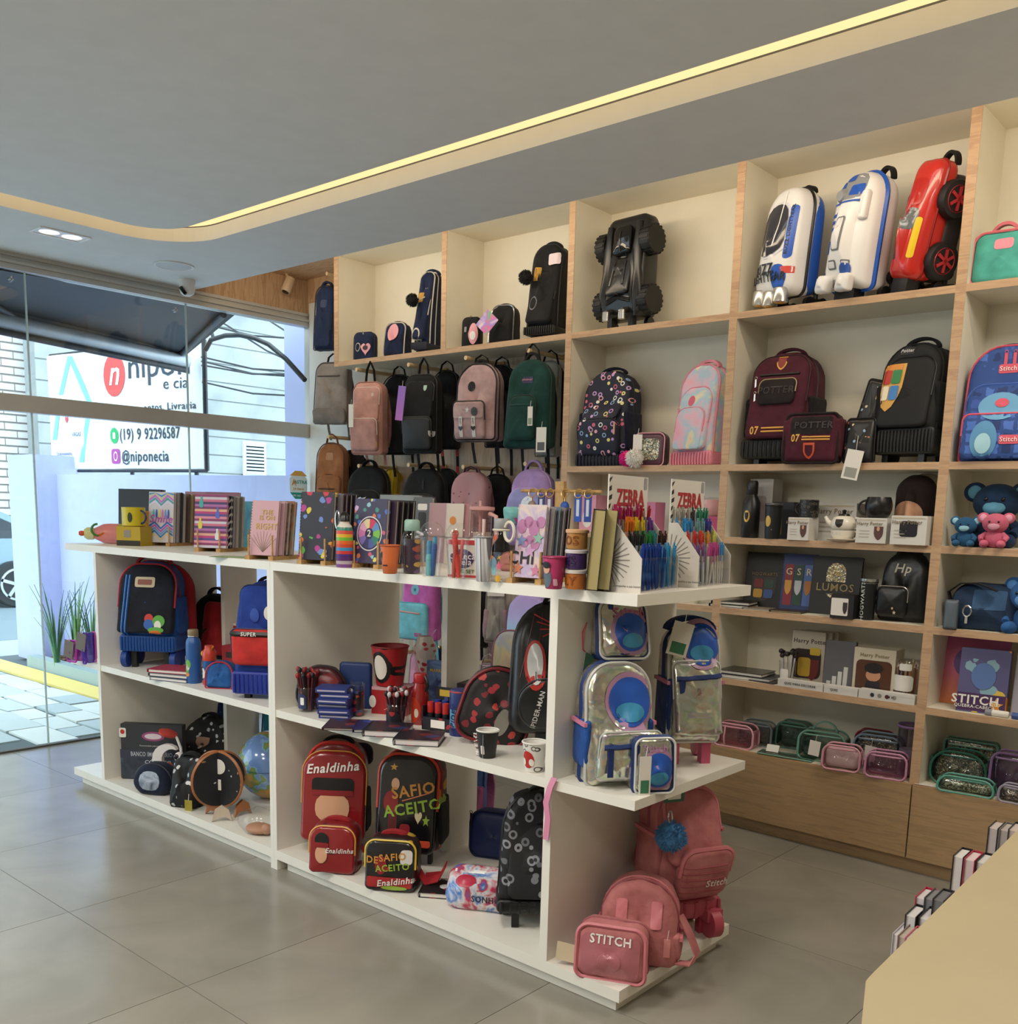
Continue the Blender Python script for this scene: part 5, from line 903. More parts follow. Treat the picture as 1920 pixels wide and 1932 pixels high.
l,w,h = P3((1686,896,1768,1020),4.36,zc_,0,.1); t = Bag('round dark brown and peach stuffed cushion behind a white window box',l,w,h,.14,0,CL('#2c1f1e',.9),.48,.45,0,0,.03,.002,e=.06,cat='cushion',name='cushion'); t.decal('peach_panel',CL('#c99a7c',.9),-.01,h*.42,w*.78,h*.4,EL,off=.004,n=28); t.add('pale_back',mv(pillow(w*1.02,h*1.03,.06,w*.48,w*.45,.025,.005,0),.02,.05,0),CL('#b4a690',.9))
# ---- bay 3,shelf d
BK = P('#191718',.5)
l,w,h = P3((1404,1042,1478,1140),4.36,zd,.1,.02); t = notebook('black spiral notebook with castle outline and copper wire',l,w,h,.02,.1,BK,-.13,0,P('#a8744a',.3,.7)); t.text('HOGWARTS',.024,P('#8a6a4a',.5),0,h*.6,.9,.0006)
t.decal('crest',P('#3a3030',.5),0,h*.33,.12,.12,'shield')
for sx,sz,c in ((-1,1,'#7a2a26'),(1,1,'#2a4a3a'),(-1,-1,'#c89a3a'),(1,-1,'#3a5a9a')): t.decal('crest_quarter',P(c,.5),sx*.026,h*.34+sz*.024,.045,.042,RC,off=.0035)
l,w,h = P3((1473,1045,1537,1148),4.33,zd,.1,.02); t = notebook('navy spiral notebook with three coloured banners and letters',l,w,h,.02,.1,P('#26376a',.5),-.12,0,P('#8a8a90',.3,.7))
for k,(c,g) in enumerate((('#8a2830','G'),('#24463a','S'),('#4a68a8','R'))): t.decal('banner',P(c,.5),(k-1)*w*.29,h*.45,w*.26,h*.72,RC,rt=.05); t.text(g,.045,P('#d8c8a8',.5),(k-1)*w*.29,h*.68,1,.001,off=.004); t.decal('emblem',P(('#d8a040','#c9ccd0','#b0722e')[k],.5),(k-1)*w*.29,h*.4,w*.2,h*.26,'shield',off=.0035)
l,w,h = P3((1530,1050,1620,1156),4.31,zd,.1,.025); t = notebook('black hardback notebook with gold arch panel and big title',l,w,h,.025,.1,BK,-.12,0); t.decal('arch_panel',GLIT('#a89452'),0,h*.58,w*.4,h*.62,RC,rt=.48); t.text('LUMOS',.05,P('#a08a58',.5),0,h*.46,1.0,.001,off=.004); t.decal('band',BK,0,h*.46,w*.62,.055,RC,off=.003)
l,w,h = P3((1568,1122,1620,1160),4.2,zd,.05,.08); t = carton('small black box with white picture label before the gold arch notebook',l,w,.08,h,.05,BK); t.decal('label',PAPER,-.01,h*.5,w*.74,h*.74,RC,rt=.06); t.decal('picture',P('#3a3234',.5),.015,h*.45,w*.2,h*.5,'shield',off=.003)
l,w,h = P3((1620,1090,1655,1164),4.22,zd,0,.07); r = .036; t = cup('black slim tumbler with white vertical lettering',l,r*.85,r,h*.9,P('#16171a',.35),P('#101012',.3),'tumbler','tumbler'); t.text('HOGWARTS',.026,P('#d8d8d4',.5),-.012,h*.45,1.1,.001,rot=1.57); t.add('lid',mv(lathe([(r,0),(r*1.04,.004),(r*1.04,.02),(.001,.022)],24),0,0,h*.87),STEEL)
l,w,h = P3((1644,1041,1752,1175),4.3,zd,.0,.16); LE = P('#151618',.38); b = Bag('black leather backpack with silver piped round pocket',(l[0]+.015,l[1]+.03,l[2]),w*.96,h,.15,.12,LE,.46,.1,.25,.1,wr=.004); b.piping(P('#2b2c30',.4),-.3); b.pocket(.02,w*.62,h*.44,.05,LE,x=-w*.17,rt=.2,rb=.2,zm=STEEL,r=.003); b.text('Hp',.055,P('#d8d0c0',.4),-w*.05,h*.76,1,.002,shear=.2); b.handle(LE,.1,.02)
b.decal('glitter_mark',P('#d8ccb0',.4),-w*.08,h*.14,.016,.02,ST,off=.004); b.decal('glitter_mark',P('#d8ccb0',.4),-w*.12,h*.2,.012,.016,ST,off=.004)
def flat(label,px,py,z,w,d,th,rz,m,name='notebook',spiral=None,pages=None,cat='notebook',mini=None):
    p = on('z',z,px,py) if z < 1.0 else Vector(at(px,4.26,z)); return notebook(label,(p.x,p.y,z+th/2),w,d,th,rz,m,-math.pi/2,0,spiral,-1,None,name,cat,None,True,pages)
flat('black notebook lying at the bottom of the pair near the oak upright',1402,1140,zd,.2,.14,.014,.1,BK).r.location.y = 4.19; flat('black notebook with pale page edges lying on top of another',1405,1133,zd+.015,.19,.14,.014,.16,P('#242226',.4)).r.location.y = 4.19
flat('thin pale brown notebook lying before the castle notebook',1458,1146,zd,.15,.11,.008,.05,P('#8d8072',.5)).r.location.y = 4.185; flat('thin dark notebook with gold edge lying before the banner notebook',1512,1151,zd,.15,.1,.01,.1,P('#3a3230',.5),pages=P('#b09a6a',.5)).r.location.y = 4.185
# ---- bay 3,shelf e
flat('grey spiral notebook lying under the black glossy one',1412,1281,ze,.25,.17,.018,.1,P('#4d5055',.4),spiral=P('#5a5a5e',.4,.6)).r.location.y = 4.19
flat('black glossy spiral notebook lying on the grey one',1408,1270,ze+.02,.24,.17,.016,.06,P('#2a2a2c',.25),spiral=P('#4a4a4e',.4,.6)).r.location.y = 4.19
flat('thin dark printed booklet lying beside the spiral notebooks',1447,1285,ze,.13,.1,.006,-.1,P('#3a3436',.5)).r.location.y = 4.185
l,w,h = P3((1467,1222,1505,1279),4.265,ze,0,.08); t = cup('clear acrylic cup full of dark topped pens',l,.036,.04,h*.62,CLEAR('#ffffff',.9),None,'pen_cup','pen cup'); t.decal('label',PAPER,.0,h*.3,.04,.045)
for k in range(9):
    a = k*.7; p0_ = Vector((.022*math.cos(a),.022*math.sin(a),.006)); p1_ = Vector((.034*math.cos(a),.034*math.sin(a),h*(.8+.05*(k % 3)))); q = T('pen','white pen with a dark round topper in the clear acrylic cup','pen',Vector(l)+p0_,0,0,0,'topper pens in the acrylic cup'); q.add('barrel',tube([(0,0,0),p1_-p0_],.004,6),P('#d8d4d0',.4)); q.add('topper',ball(.012,6,10,1,1,1,p1_-p0_),P('#2a2022',.5))
l,w,h = P3((1490,1187,1560,1280),4.36,ze,.1,.03)
for k,(lab) in enumerate(('front most of the hanging card packs with yellow badge','second hanging card pack behind the yellow badged one','rear hanging card pack behind the yellow badged ones')):
    t = carton(lab,(l[0]+.018*k,l[1]+.03*k,l[2]),w*.9,.02,h-.01,.08,P('#c9bfae',.5),'card_pack','card pack')
    if k == 0: t.text('Harry Potter',.03,P('#4a4038',.5),.01,h*.78,.95,.0005); t.decal('window',P('#3a2c2c',.4),-.005,h*.36,w*.8,h*.55,RC); t.decal('yellow_badge',P('#d8b83a',.5),w*.2,h*.6,.05,.035,RC,off=.003); t.decal('dark_figure',P('#7a2f2c',.5),w*.15,h*.25,.06,.1,'shield',off=.003); t.decal('yellow_block',P('#d8b040',.5),-w*.08,h*.3,.06,.09,RC,off=.0035)
l,w,h = P3((1555,1210,1612,1290),4.25,ze,.12,.03); t = carton('slate grey game book leaning behind the white flat boxes',l,w,.03,h,.12,P('#5b5a60',.5),'book','book',rx=-.08)
for k in range(4): t.decal('print_bar',P('#c9c8c4',.5),-w*.3+k*w*.18,h*(.12+.05*k),w*.14,h*(.16+.1*k),RC,rt=.05)
l,w,h = P3((1612,1222,1700,1306),4.3,ze,.05,.12); t = carton('cream window box with a dark haired toy shape inside',l,w,.12,h,.05,P('#cfc4ae',.55)); t.text('Harry Potter',.022,P('#8a7a5a',.5),0,h*.86,1,.0004); t.decal('window',P('#5a3a2c',.25),0,h*.42,w*.86,h*.68,RC,rt=.15); t.decal('toy_shape',P('#c89070',.5),0,h*.45,w*.36,h*.26,EL,off=.003); t.decal('toy_hair',P('#1c1616',.5),0,h*.6,w*.44,h*.22,EL,off=.004); t.decal('toy_body',P('#28222a',.5),0,h*.2,w*.34,h*.26,RC,off=.003)
l,w,h = P3((1682,1240,1737,1312),4.285,ze,0,.1); t = cup('clear square tub packed with coloured pencils and a white label',l,.052,.055,h*.92,CLEAR('#ffffff',.9),None,'pencil_tub','pencil tub'); t.decal('label',PAPER,0,h*.42,.085,.07); t.decal('label',PAPER,.01,h*.8,.05,.03)
for k in range(14):
    a = k*.449; c = ('#b8562c','#8a6a3a','#6a4a6a','#c89a5a')[k % 4]; q = T('pencil','coloured pencil standing in the clear square tub','pencil',(l[0]+.036*math.cos(a),l[1]+.036*math.sin(a),l[2]+.006),0,0,0,'pencils in the clear tub'); q.add('shaft',tube([(0,0,0),(.006*math.cos(a),.006*math.sin(a),h*(.72+.04*(k % 4)))],.004,6),P(c,.5)); q.add('tip',tube([(.006*math.cos(a),.006*math.sin(a),h*(.72+.04*(k % 4))),(.006*math.cos(a),.006*math.sin(a),h*(.8+.04*(k % 4)))],.004,6,False,(1,.1)),P('#e0c8a0',.6))
l0 = on('z',ze,1465,1290)
for k,(lab,x0,x1,th,m) in enumerate((('long flat white game box at the shelf edge with dark lettering',1466,1552,.035,WBX),('long flat white box in the middle of the shelf edge',1554,1618,.035,WBX),('long flat white box with round emblems at the shelf edge end',1620,1727,.04,WBX))):
    xa,xb = on('y',4.176,x0,1300).x,on('y',4.176,x1,1300).x; t = carton(lab,((xa+xb)/2,4.195,ze),xb-xa,.04,th,0,m); t.text(('QUIZ PARA DECORAR','QUIZ','M H')[k],.014,P('#4a443e',.5),(0,-.03,.02)[k],th*.5,1,.0003)
    if k == 2:
        for q in range(4): t.decal('round_emblem',P(('#2a2a2e','#8a847c','#5a2a2a','#9a948c')[q],.5),-.06+q*.032,th*.5,.018,.018,EL)
# ---- bay 3 and 4 bottom shelf: clear pouches
def clearpouch(label,box_,Y,col,rz=0,d=.09,fill=None,tagm=None,win=.92,rx=0,a=.25,rt=.22,handle=False):
    l,w,h = P3(box_,Y,zf,rz,d); fr = P(col,.45); b = Bag(label,l,w,h,d,rz,CLEAR(col,win,.06),rt,rt*.7,.12,.02,.004,.002,cat='pouch',name='clear_pouch',rx=rx,bn='film'); b.piping(fr,-.95,.005,.97,'edge_piping').piping(fr,.9,.005,.97,'edge_piping').bar(fr,-w*.4,h*.86,w*.4,h*.86,.005)
    [b.add('gusset',xf(box(-d*.42,d*.42,-.003,.003,h*.12,h*.8),TR((k*w*.47,0,0)) @ RO(math.pi/2,4,'Z')),FILM(col,.6),False) for k in (-1,1)]
    b.add('lining',mv(pillow(w*.9,h*.88,d*.5,rt*w,rt*w*.7,.02,.004,.1),0,.01,h*.04),fill or FILM(col,a*.5),True)
    if tagm: b.tag_(-w*.1,h*.7,.05,.07,PAPER,.1)
    if handle: b.handle(fr,w*.5,.05,.008,.012)
    return b,w,h
PKC,GYC,GNC,PUC = '#d59aa8','#7e8a90','#6f9c8c','#8a6a98'
b,w,h = clearpouch('pink edged clear pouch at the near end of the row by the island',(1345,1364,1432,1418),4.22,PKC,.1); b.bar(P(PKC,.4),-w*.2,h*.06,-w*.22,h*.9,.004,name='divider_seam',off=.004)
clearpouch('grey edged clear pouch behind the pink edged one',(1392,1360,1464,1418),4.34,GYC,.15,a=.55); clearpouch('dark green clear pouch behind the grey edged one',(1440,1358,1510,1416),4.40,'#4f7c6c',.1,a=.75)
clearpouch('green topped clear pouch with carry handle and price tag',(1505,1378,1602,1430),4.28,GNC,.15,.1,None,True,handle=True)
clearpouch('red topped pouch behind the silver glitter one',(1612,1378,1688,1440),4.42,'#8a2c3c',.1,.07,P('#7a2a38',.4))
clearpouch('blue grey edged pouch filled with silver glitter',(1606,1386,1702,1452),4.30,'#7f93a4',.15,.1,GLIT('#9a9484'),True)
clearpouch('small pink edged clear pouch with white sponge inside',(1553,1404,1628,1458),4.195,PKC,.2,.08,P('#e6dcd8',.7))
clearpouch('pink lilac clear pouch standing before the glitter pouch',(1632,1418,1712,1478),4.195,'#c48aa8',.2,.08,None,None)
l,w,h = P3((1700,1366,1728,1462),4.3,zf,0,.08); t = cup('tall purple edged clear tube behind the oak upright',l,.05,.05,h,CLEAR(PUC,.9),None,'clear_tube','container'); t.add('top_ring',tube([(.051*math.cos(k*.3),.051*math.sin(k*.3),h*.97) for k in range(21)],.006,6,True),P(PUC,.4)); t.add('paper_lining',mv(lathe([(.04,0),(.04,h*.5)],18),0,0,.004),P('#d9d4dc',.6))
p = on('z',zf,1494,1424); t = T('flat_pouch','flat green clear pouch lying at the shelf edge with a round tag','pouch',(p.x,4.2,zf),.1); t.add('film',box(-.13,.13,-.03,.04,0,.012),CLEAR(GNC,.9),False); t.add('edge_piping',tube([(-.13,-.03,.006),(.13,-.03,.006),(.13,.04,.006),(-.13,.04,.006)],.004,5,True),P(GNC,.4)); t.add('price_tag',xf(box(-.03,.03,-.001,.001,0,.035),TR((-.07,.0,.014)) @ RO(-.5,4,'X')),PAPER,False)
# ---- bay 4
CHK = DOTS('#2a4a8c',['#4a6fc0','#3a5aa8','#20386e'],22,.36,.7,0,'CHEBYCHEV')
l,w,h = P3((1822,655,1975,866),4.3,zb_,.0,.18)
b = Bag('blue checked school backpack with coral zips beside the oak upright',l,w,h,.18,.05,CHK,.42,.06,.25,.06,wr=.003); CO = P('#d8566a',.5); b.piping(P('#23386c',.6),-.2,.005).piping(CO,-.8,.004); b.pocket(.02,w*.9,h*.62,.05,CHK,rt=.25,zm=P('#4a68b4',.5)); b.pocket(.01,w*.88,h*.38,.035,CHK,rt=.1,zm=CO,r=.005); b.handle(P('#1c2c54',.6),.12,.02)
b.decal('label_patch',CO,w*.02,h*.8,.07,.035); b.text('Stitch',.025,P('#f0e0e0',.5),w*.02,h*.8,1,.0006,off=.004); b.decal('label_patch',CO,w*.18,h*.18,.07,.035,off=.003); b.text('Stitch',.025,P('#f0e0e0',.5),w*.18,h*.18,1,.0006,off=.0055)
b.decal('oval_print',P('#6aa4cc',.6),w*.0,h*.47,.16,.11,EL,off=.003); b.decal('oval_print',P('#d8566a',.6),w*.02,h*.5,.05,.035,EL,off=.005); b.decal('oval_print',P('#5a94c0',.6),-w*.14,h*.18,.1,.15,EL,off=.003); b.decal('oval_print',P('#a8d4e0',.6),-w*.14,h*.15,.06,.08,EL,off=.005)
for k in (-1,1): b.pull(w*.03+k*.016,h*.93,CO,.06,.012)
for lab,bx,Y,m,m2 in (('large dark blue plush toy filling the shelf box',(1790,910,1930,1028),4.32,CL('#16304e',.95),CL('#5a94b0',.9)),('small blue plush toy sitting before the large one',(1792,975,1850,1026),4.2,CL('#2a5a80',.95),CL('#9ac8d8',.9)),('small pink plush toy sitting beside the small blue one',(1846,968,1908,1026),4.2,CL('#c8647e',.95),CL('#e0a0b4',.9))):
    l,w,h = P3(bx,Y,zc_,0,.1); t = T('plush_toy',lab,'plush toy',(l[0],l[1],zc_),.1); blob_anim(t,m,m2,h/1.42)
l,w,h = P3((1772,1100,1895,1188),4.3,zd,.1,.16); DEN = CL('#20344f',.85); b = Bag('blue denim duffel bag with black strap and steel clip',l,w,h,.2,.1,DEN,.3,.12,.1,.0,.02,.005,cat='duffel bag',name='duffel_bag'); b.decal('panel',CL('#3a587c',.85),.02,h*.68,w*.5,h*.42,RC,rt=.1); b.piping(P('#15233a',.5),-.6,.006); b.add('strap',band([(-w*.5,-.02,h*.3),(-w*.58,-.05,h*.8),(-w*.4,-.06,h*1.0),(-.1*w,-.1,h*1.03),(w*.2,-.13,h*.9)],(0,1,0),.04,.005),BLK); b.add('clip',M_([tube([(-w*.22+.016*math.cos(k*.7),-.125,h*.42+.022*math.sin(k*.7)) for k in range(9)],.004,5,True),box(-w*.22-.005,-w*.22+.005,-.128,-.122,h*.15,h*.32)]),STEEL,False)
l,w,h = P3((1768,1130,1786,1184),4.2,zd,.0,.05); b = Bag('slim grey card wallet standing beside the denim duffel',l,max(w,.05),h,.03,.1,P('#5a6670',.4),.15,.1,0,0,.002,0,cat='wallet',name='wallet'); b.piping(P('#3a4248',.4),-.2,.003)
l,w,h = P3((1878,1090,1990,1186),4.25,zd,0,.1); t = T('plush_toy','blue plush toy half outside the picture edge on the denim bag shelf','plush toy',(l[0]+.02,l[1],zd),-.2); blob_anim(t,CL('#2f5f9a',.95),CL('#5a8fd0',.9),h/1.42)
l,w,h = P3((1773,1202,1892,1332),4.36,ze,.05,.02); t = notebook('pink orange notebook leaning behind the puzzle box',l,w,h,.02,.05,GRAD(['#d8824a','#d0708a','#b05a8a'],.3),-.12); t.decal('print',P('#6a4a8a',.5),-w*.1,h*.62,.1,.12,EL)
l,w,h = P3((1812,1225,1900,1340),4.24,ze,.1,.05); t = carton('colourful puzzle box with white title before the pink notebook',l,w,.05,h,.1,DOTS('#5c5a86',['#e08a3a','#8ab0c0','#e0c04a','#4a6a9a'],12,.42,.4),'puzzle_box','puzzle',rx=-.06); t.decal('band',P('#4a2a5a',.4),0,h*.16,w*.98,h*.28,RC,rt=.02); t.text('STITCH',.05,P('#f0ece6',.5),-w*.12,h*.19,1,.003,off=.004); t.text('QUEBRA-CABEÇA',.018,P('#f0ece6',.5),-w*.12,h*.09,1,.0005,off=.004); t.decal('picture',P('#5a78b0',.5),0,h*.58,w*.5,h*.42,EL,off=.003); t.decal('flower',P('#e09a3a',.5),w*.3,h*.14,.06,.06,ST,off=.004); t.text('200',.02,P('#f6e6c0',.5),w*.3,h*.15,1,.001,off=.006)
l,w,h = P3((1893,1230,1960,1336),4.24,ze,.05,.03); t = notebook('pale grey lilac book at the picture edge beside the puzzle',l,w,h,.03,.05,DOTS('#a8a4b0',['#7a86a8','#8a8a94'],14,.3,.5),-.08)
p = on('z',ze,1885,1350)
for k in range(2): t = T('glue_stick',('small white tube lying at the shelf edge by the puzzle','small blue capped tube lying at the shelf edge')[k],'tube',(p.x+.1*k-.02,4.195,ze+.014),0); t.add('barrel',xf(lathe([(.012,0),(.013,.003),(.013,.06),(.009,.064)],16),RO(math.pi/2,4,'Y')),(PAPER,P('#b8c4d8',.4))[k]); t.add('cap',xf(lathe([(.013,-.025),(.0135,0),(.001,.001)],16),RO(math.pi/2,4,'Y')),(P('#8a8a96',.4),P('#3a5a9a',.4))[k])
clearpouch('green edged pouch filled with gold flecks standing at the back',(1780,1396,1880,1470),4.40,'#5c8474',.1,.06,GLIT('#b8a878'),True,rt=.08)
clearpouch('dark green oval case filled with fine silver glitter',(1753,1418,1862,1478),4.27,'#2f6a5a',.05,.1,GLIT('#7f8274'),rt=.35)
clearpouch('long aqua topped pouch of bright silver glitter lying in front',(1770,1466,1875,1503),4.195,'#5fa090',.1,.07,GLIT('#d0c8b0'),rt=.2)
clearpouch('purple edged clear pouch near the picture edge',(1870,1420,1960,1500),4.28,PUC,.0,.09,a=.45); clearpouch('small clear pouch of silver glitter before the purple one',(1885,1482,1950,1525),4.195,'#9a94a4',.0,.06,GLIT('#a89c94'))
p = on('z',zf,1750,1480); t = T('price_tag','white price card lying on the bottom shelf edge near the upright','price tag',(p.x,4.185,zf+.002),.1); t.add('card',box(-.045,.045,-.012,.012,0,.0012),PAPER,False); t.add('eyelet',mv(lathe([(.002,0),(.004,.0008),(.004,0)],10,False),-.035,0,.0012),STEEL)
# ================================================================== goods in the island shelves
def Z3(box_,z,rz=0,d=.1,k=.4): x,y,z,w,h = fitz(box_,z,rz,d,k); return (x,y,z),w,h
RBL,RRD = CL('#1b4f9a',.8),CL('#a01e26',.8)
# left unit,middle shelf
l,w,h = Z3((217,1055,356,1256),ZM,.62,.15)
b = Bag('blue and red wheeled backpack with black front pocket',(l[0]+.06,l[1]-.01,l[2]),w*.8,h-.16,.18,.66,RBL,.42,.08,.3,.06,zb=.15,wr=.005); b.add('rear_panel',mv(pillow(w*1.0,h-.17,.07,w*.42,.03,.03,.0,.1,.04),0,.11,.15),RRD); b.piping(P('#8a1c26',.5),-.2,.006); b.pocket(.03,w*.82,h*.62,.045,CL('#12141c',.8,'#1e2130'),rt=.36,rb=.06,zm=P('#b02430',.5),r=.006)
b.decal('label_patch',P('#c8b89a',.5),-w*.02,b.zb+h*.52,.1,.05,RC,off=.003); b.decal('label_print',P('#8a4a3a',.5),-w*.02,b.zb+h*.52,.07,.025,RC,off=.005)
for k,(c,x,z,a,d) in enumerate((('#c83a34',.06,.19,.045,.05),('#2f62b0',.06,.14,.05,.05),('#5aa844',.18,.17,.06,.06),('#e8e4d8',.17,.13,.035,.05),('#5aa844',.15,.09,.08,.03),('#d87a2c',.14,.065,.06,.025))): b.decal('embroidery',P(c,.6),w*x*1.2,b.zb+h*z,a,d,EL,off=.003+.0008*k)
for k in (0,1): b.bar(P('#2f6fc0',.5),-w*(.33-.05*k),h*.03,-w*(.3-.05*k),h*.58,.005,name='side_stripe')
b.trolley(P('#1c4f98',.5),.085,.05,P('#1a3f8c',.5),BLKP,18); b.handle(RRD,.17,.04).side(RBL,h*.34)
for k in (-1,1): b.add('front_wheel',xf(lathe([(.02,-.016),(.042,-.014),(.042,.014),(.02,.016)],18),TR((k*w*.36,-.06,.042)) @ RO(math.pi/2,4,'Y')),P('#1a3f8c',.5))
l,w,h = Z3((352,1126,412,1218),ZM,.3,.12); b = Bag('dark green and red backpack behind the blue wheeled one',(l[0],2.86,ZM),.27,.34,.14,.3,CL('#18241e'),.42,.08); b.piping(BLKP,-.3).pocket(.03,.16,.27,.04,RRD,x=.05,rt=.2,zm=P('#b83a40',.5)); b.handle(BLK)
l,w,h = Z3((352,1188,381,1290),ZM,0,.08); r = max(.034,w/2); BB = P('#2a5a9c',.35)
t = bottle('blue steel bottle with bamboo screw cap and green print',l,[('body',[(r*.95,0),(r,.005),(r,h*.72),(r*.92,h*.8),(r*.62,h*.86),(r*.6,h*.88)],BB),('cap',[(r*.66,h*.88),(r*.7,h*.885),(r*.7,h*.98),(r*.64,h)],P('#8a7a5c',.4)),('ring',[(r*.68,h*.865),(r*.72,h*.87),(r*.72,h*.885),(r*.68,h*.89)],STEEL)])
for c,x,z,a,d in (('#6fae4a',.006,.36,.03,.045),('#e8e4d8',.004,.3,.022,.03),('#5aa040',-.004,.24,.034,.03),('#d88a3a',.0,.17,.03,.02)): t.decal('print',P(c,.5),x,h*z,a,d,EL)
t.text('SUPER',.012,P('#e8e8e8',.5),-.012,h*.45,1,0,rot=1.57)
l,w,h = Z3((380,1218,412,1292),ZM,0,.08,.2); r = max(.03,w/2*.9)
t = bottle('red topped blue drinking bottle with yellow button',l,[('body',[(r*.95,0),(r,.005),(r,h*.62)],P('#22518f',.4)),('cap',[(r*1.02,h*.62),(r*1.04,h*.64),(r*1.04,h*.84),(r*.7,h*.92),(r*.66,h)],P('#c8402c',.35)),('base_ring',[(r*1.01,0),(r*1.02,.002),(r*1.02,.02),(r*1.01,.022)],P('#b83028',.4))]); t.add('button',ball(.014,8,10,1,.6,1,(-r*.9,-r*.5,h*.78)),P('#e0b030',.4)); t.add('carry_loop',tube([(r*.4+.02*math.sin(k*.4),0,h*.82+.03*math.sin(k*.4)) for k in range(8)],.005,6),P('#e0902c',.4)); t.decal('print',P('#d8d4d0',.5),-.005,h*.3,.03,.05,EL)
l1,w1,h1 = Z3((383,1182,425,1226),ZM,.2,.09); cr = P('#a82c34',.5)
l,w,h = Z3((400,1208,440,1262),ZM,.2,.09,.9); t = carton('red mug box on the shelf with small logo print',(l[0]+.02,l[1]+.07,ZM),.1,.1,.105,.25,cr); t.decal('logo',P('#3a3230',.5),0,.06,.05,.03)
t = carton('red mug box stacked behind on another red box',(l[0]-.075,l[1]+.17,ZM+.107),.1,.1,.105,.25,cr,lid=PAPER); t.decal('logo',P('#3a3a30',.5),.01,.055,.05,.03); t.decal('logo',P('#d8b8b0',.5),-.025,.03,.03,.03)
carton('plain red box under the stacked mug box',(l[0]-.075,l[1]+.17,ZM),.1,.1,.105,.25,cr).decal('logo',P('#3a3230',.5),0,.05,.05,.03)
l,w,h = Z3((388,1248,452,1299),ZM,.5,.09); b = Bag('blue pencil case with red piping before the red boxes',l,w,h,.11,.6,CL('#1c4f90',.7,'#2a6ab0'),.45,.1,.2,0,.01,.004,cat='pencil case',name='pencil_case'); b.piping(P('#b02838',.5),-.8,.004).piping(P('#123868',.5),0,.005)
l,w,h = Z3((432,1088,520,1318),ZM,.5,.18,.3)
b = Bag('blue and red wheeled backpack turned sideways beside the seam',(l[0]+.05,l[1]+.06,ZM),.27,h-.12,.17,.62,CL('#1f3a8c',.8),.42,.08,.3,.08,zb=.1,wr=.005); b.pocket(.05,.25,h*.3,.055,CL('#c0302c',.8),rt=.1,zm=P('#14204c',.5)); b.pocket(h*.38,.22,h*.36,.04,CL('#1f3a8c',.8),rt=.2,zm=P('#14204c',.5)); b.bar(BLKP,-.12,h*.36,.12,h*.36,.012,name='black_band'); b.text('SUPER',.022,PAPER,-.04,b.zb+h*.36,1,.001,off=.014)
for k,(c,x,z,a,d) in enumerate((('#6aae4a',.04,.56,.04,.04),('#e6e2d8',.02,.52,.04,.06),('#2f4fa8',-.04,.5,.04,.06))): b.decal('embroidery',P(c,.6),x,b.zb+h*z,a,d,EL,off=.003+.001*k)
b.add('side_panel',mv(pillow(.26,h-.12,.06,.1,.03,.02,0,.1),0,.11,.1),RRD); b.trolley(P('#23399a',.5),.1,.045,P('#20308c',.5),BLKP,14); b.handle(BLK,.1,.03)
p = on('z',ZM,316,1286)
for k,(lab,m) in enumerate((('spiral notebook with white edge lying lowest by the blue bottle',P('#2c3a5c',.5)),('thin notebook lying second in the pile by the blue bottle',P('#5a5e68',.5)),('pink red hardback notebook on top of the pile by the blue bottle',P('#a8384c',.5)))): notebook(lab,(p.x-.012*k,p.y+.006*k,ZM+.0085+.0165*k),.21,.15,.016,.35+.06*k,m,-math.pi/2,0,P('#3a3a40',.4,.5) if k == 0 else None)
# left unit end shelf: purple pouches with tags
for lab,bx,rz,c in (('purple clear pouch with grey tag on the outer end shelf',(158,1194,182,1252),.2,'#5a2fb0'),('magenta clear pouch behind the purple one on the outer end shelf',(128,1208,164,1248),.2,'#b02fa8')):
    l,w,h = Z3(bx,ZM,rz,.07); b = Bag(lab,l,w,h,.07,rz,FILM(c,.55),.2,.12,.1,0,.008,.004,cat='pouch',name='pouch'); b.piping(P(c,.4),-.9,.005).piping(P('#d04a9a',.4),.8,.004); b.tag_(0,h*1.0,.07,.09,P('#6a6058',.6),.2)
# left unit,base
l = on('z',ZB,284,1462)
t = carton('dark board game box with lettering standing at the back',(l[0]+.08,l[1]-.02,ZB),.32,.05,.29,.66,P('#33353a',.5),'board_game','board game'); t.decal('art_band',MARBLE(['#22262e','#3c4450','#5a6a7c'],9,.4),0,.07,.33,.13,RC,rt=.01); t.decal('title_band',P('#3a3c4c',.5),0,.135,.33,.045,RC,off=.003,rt=.01); t.text('BANCO IMOBILIÁRIO',.032,P('#b9bcc4',.5),.0,.135,.66,.0015,off=.005); t.text('CÓSMICO',.026,P('#c9d0d8',.5),.03,.095,1.1,.001,off=.005,shear=.2); t.text('Recomendado pela loja',.011,P('#c9c9c9',.5),-.01,.18,1,0); t.decal('badge',PAPER,-.15,.245,.036,.05,RC); t.decal('badge_dot',P('#c03030',.5),-.15,.25,.022,.024,EL,off=.003); t.decal('oval_logo',P('#9a4a78',.5),.01,.23,.12,.05,EL); t.decal('oval_core',P('#d8c8d0',.5),.01,.23,.09,.03,EL,off=.003)
l,w,h = Z3((262,1440,330,1500),ZB,.3,.1); b = Bag('navy pencil case with silver printed window lying in front',l,max(w,.2),h,.12,.5,CL('#101a30',.8),.45,.35,.05,0,.008,.003,cat='pencil case',name='pencil_case'); b.decal('window',MARBLE(['#6a7488','#aab4c4','#4a5468'],16,.3),0,h*.5,w*.74,h*.62,RC,rt=.45); b.piping(P('#0a1222',.5),-.5,.004)
l = on('z',ZB,326,1466)+Vector((.13,-.1,0)); wh_ = P('#e4dcd8',.35)
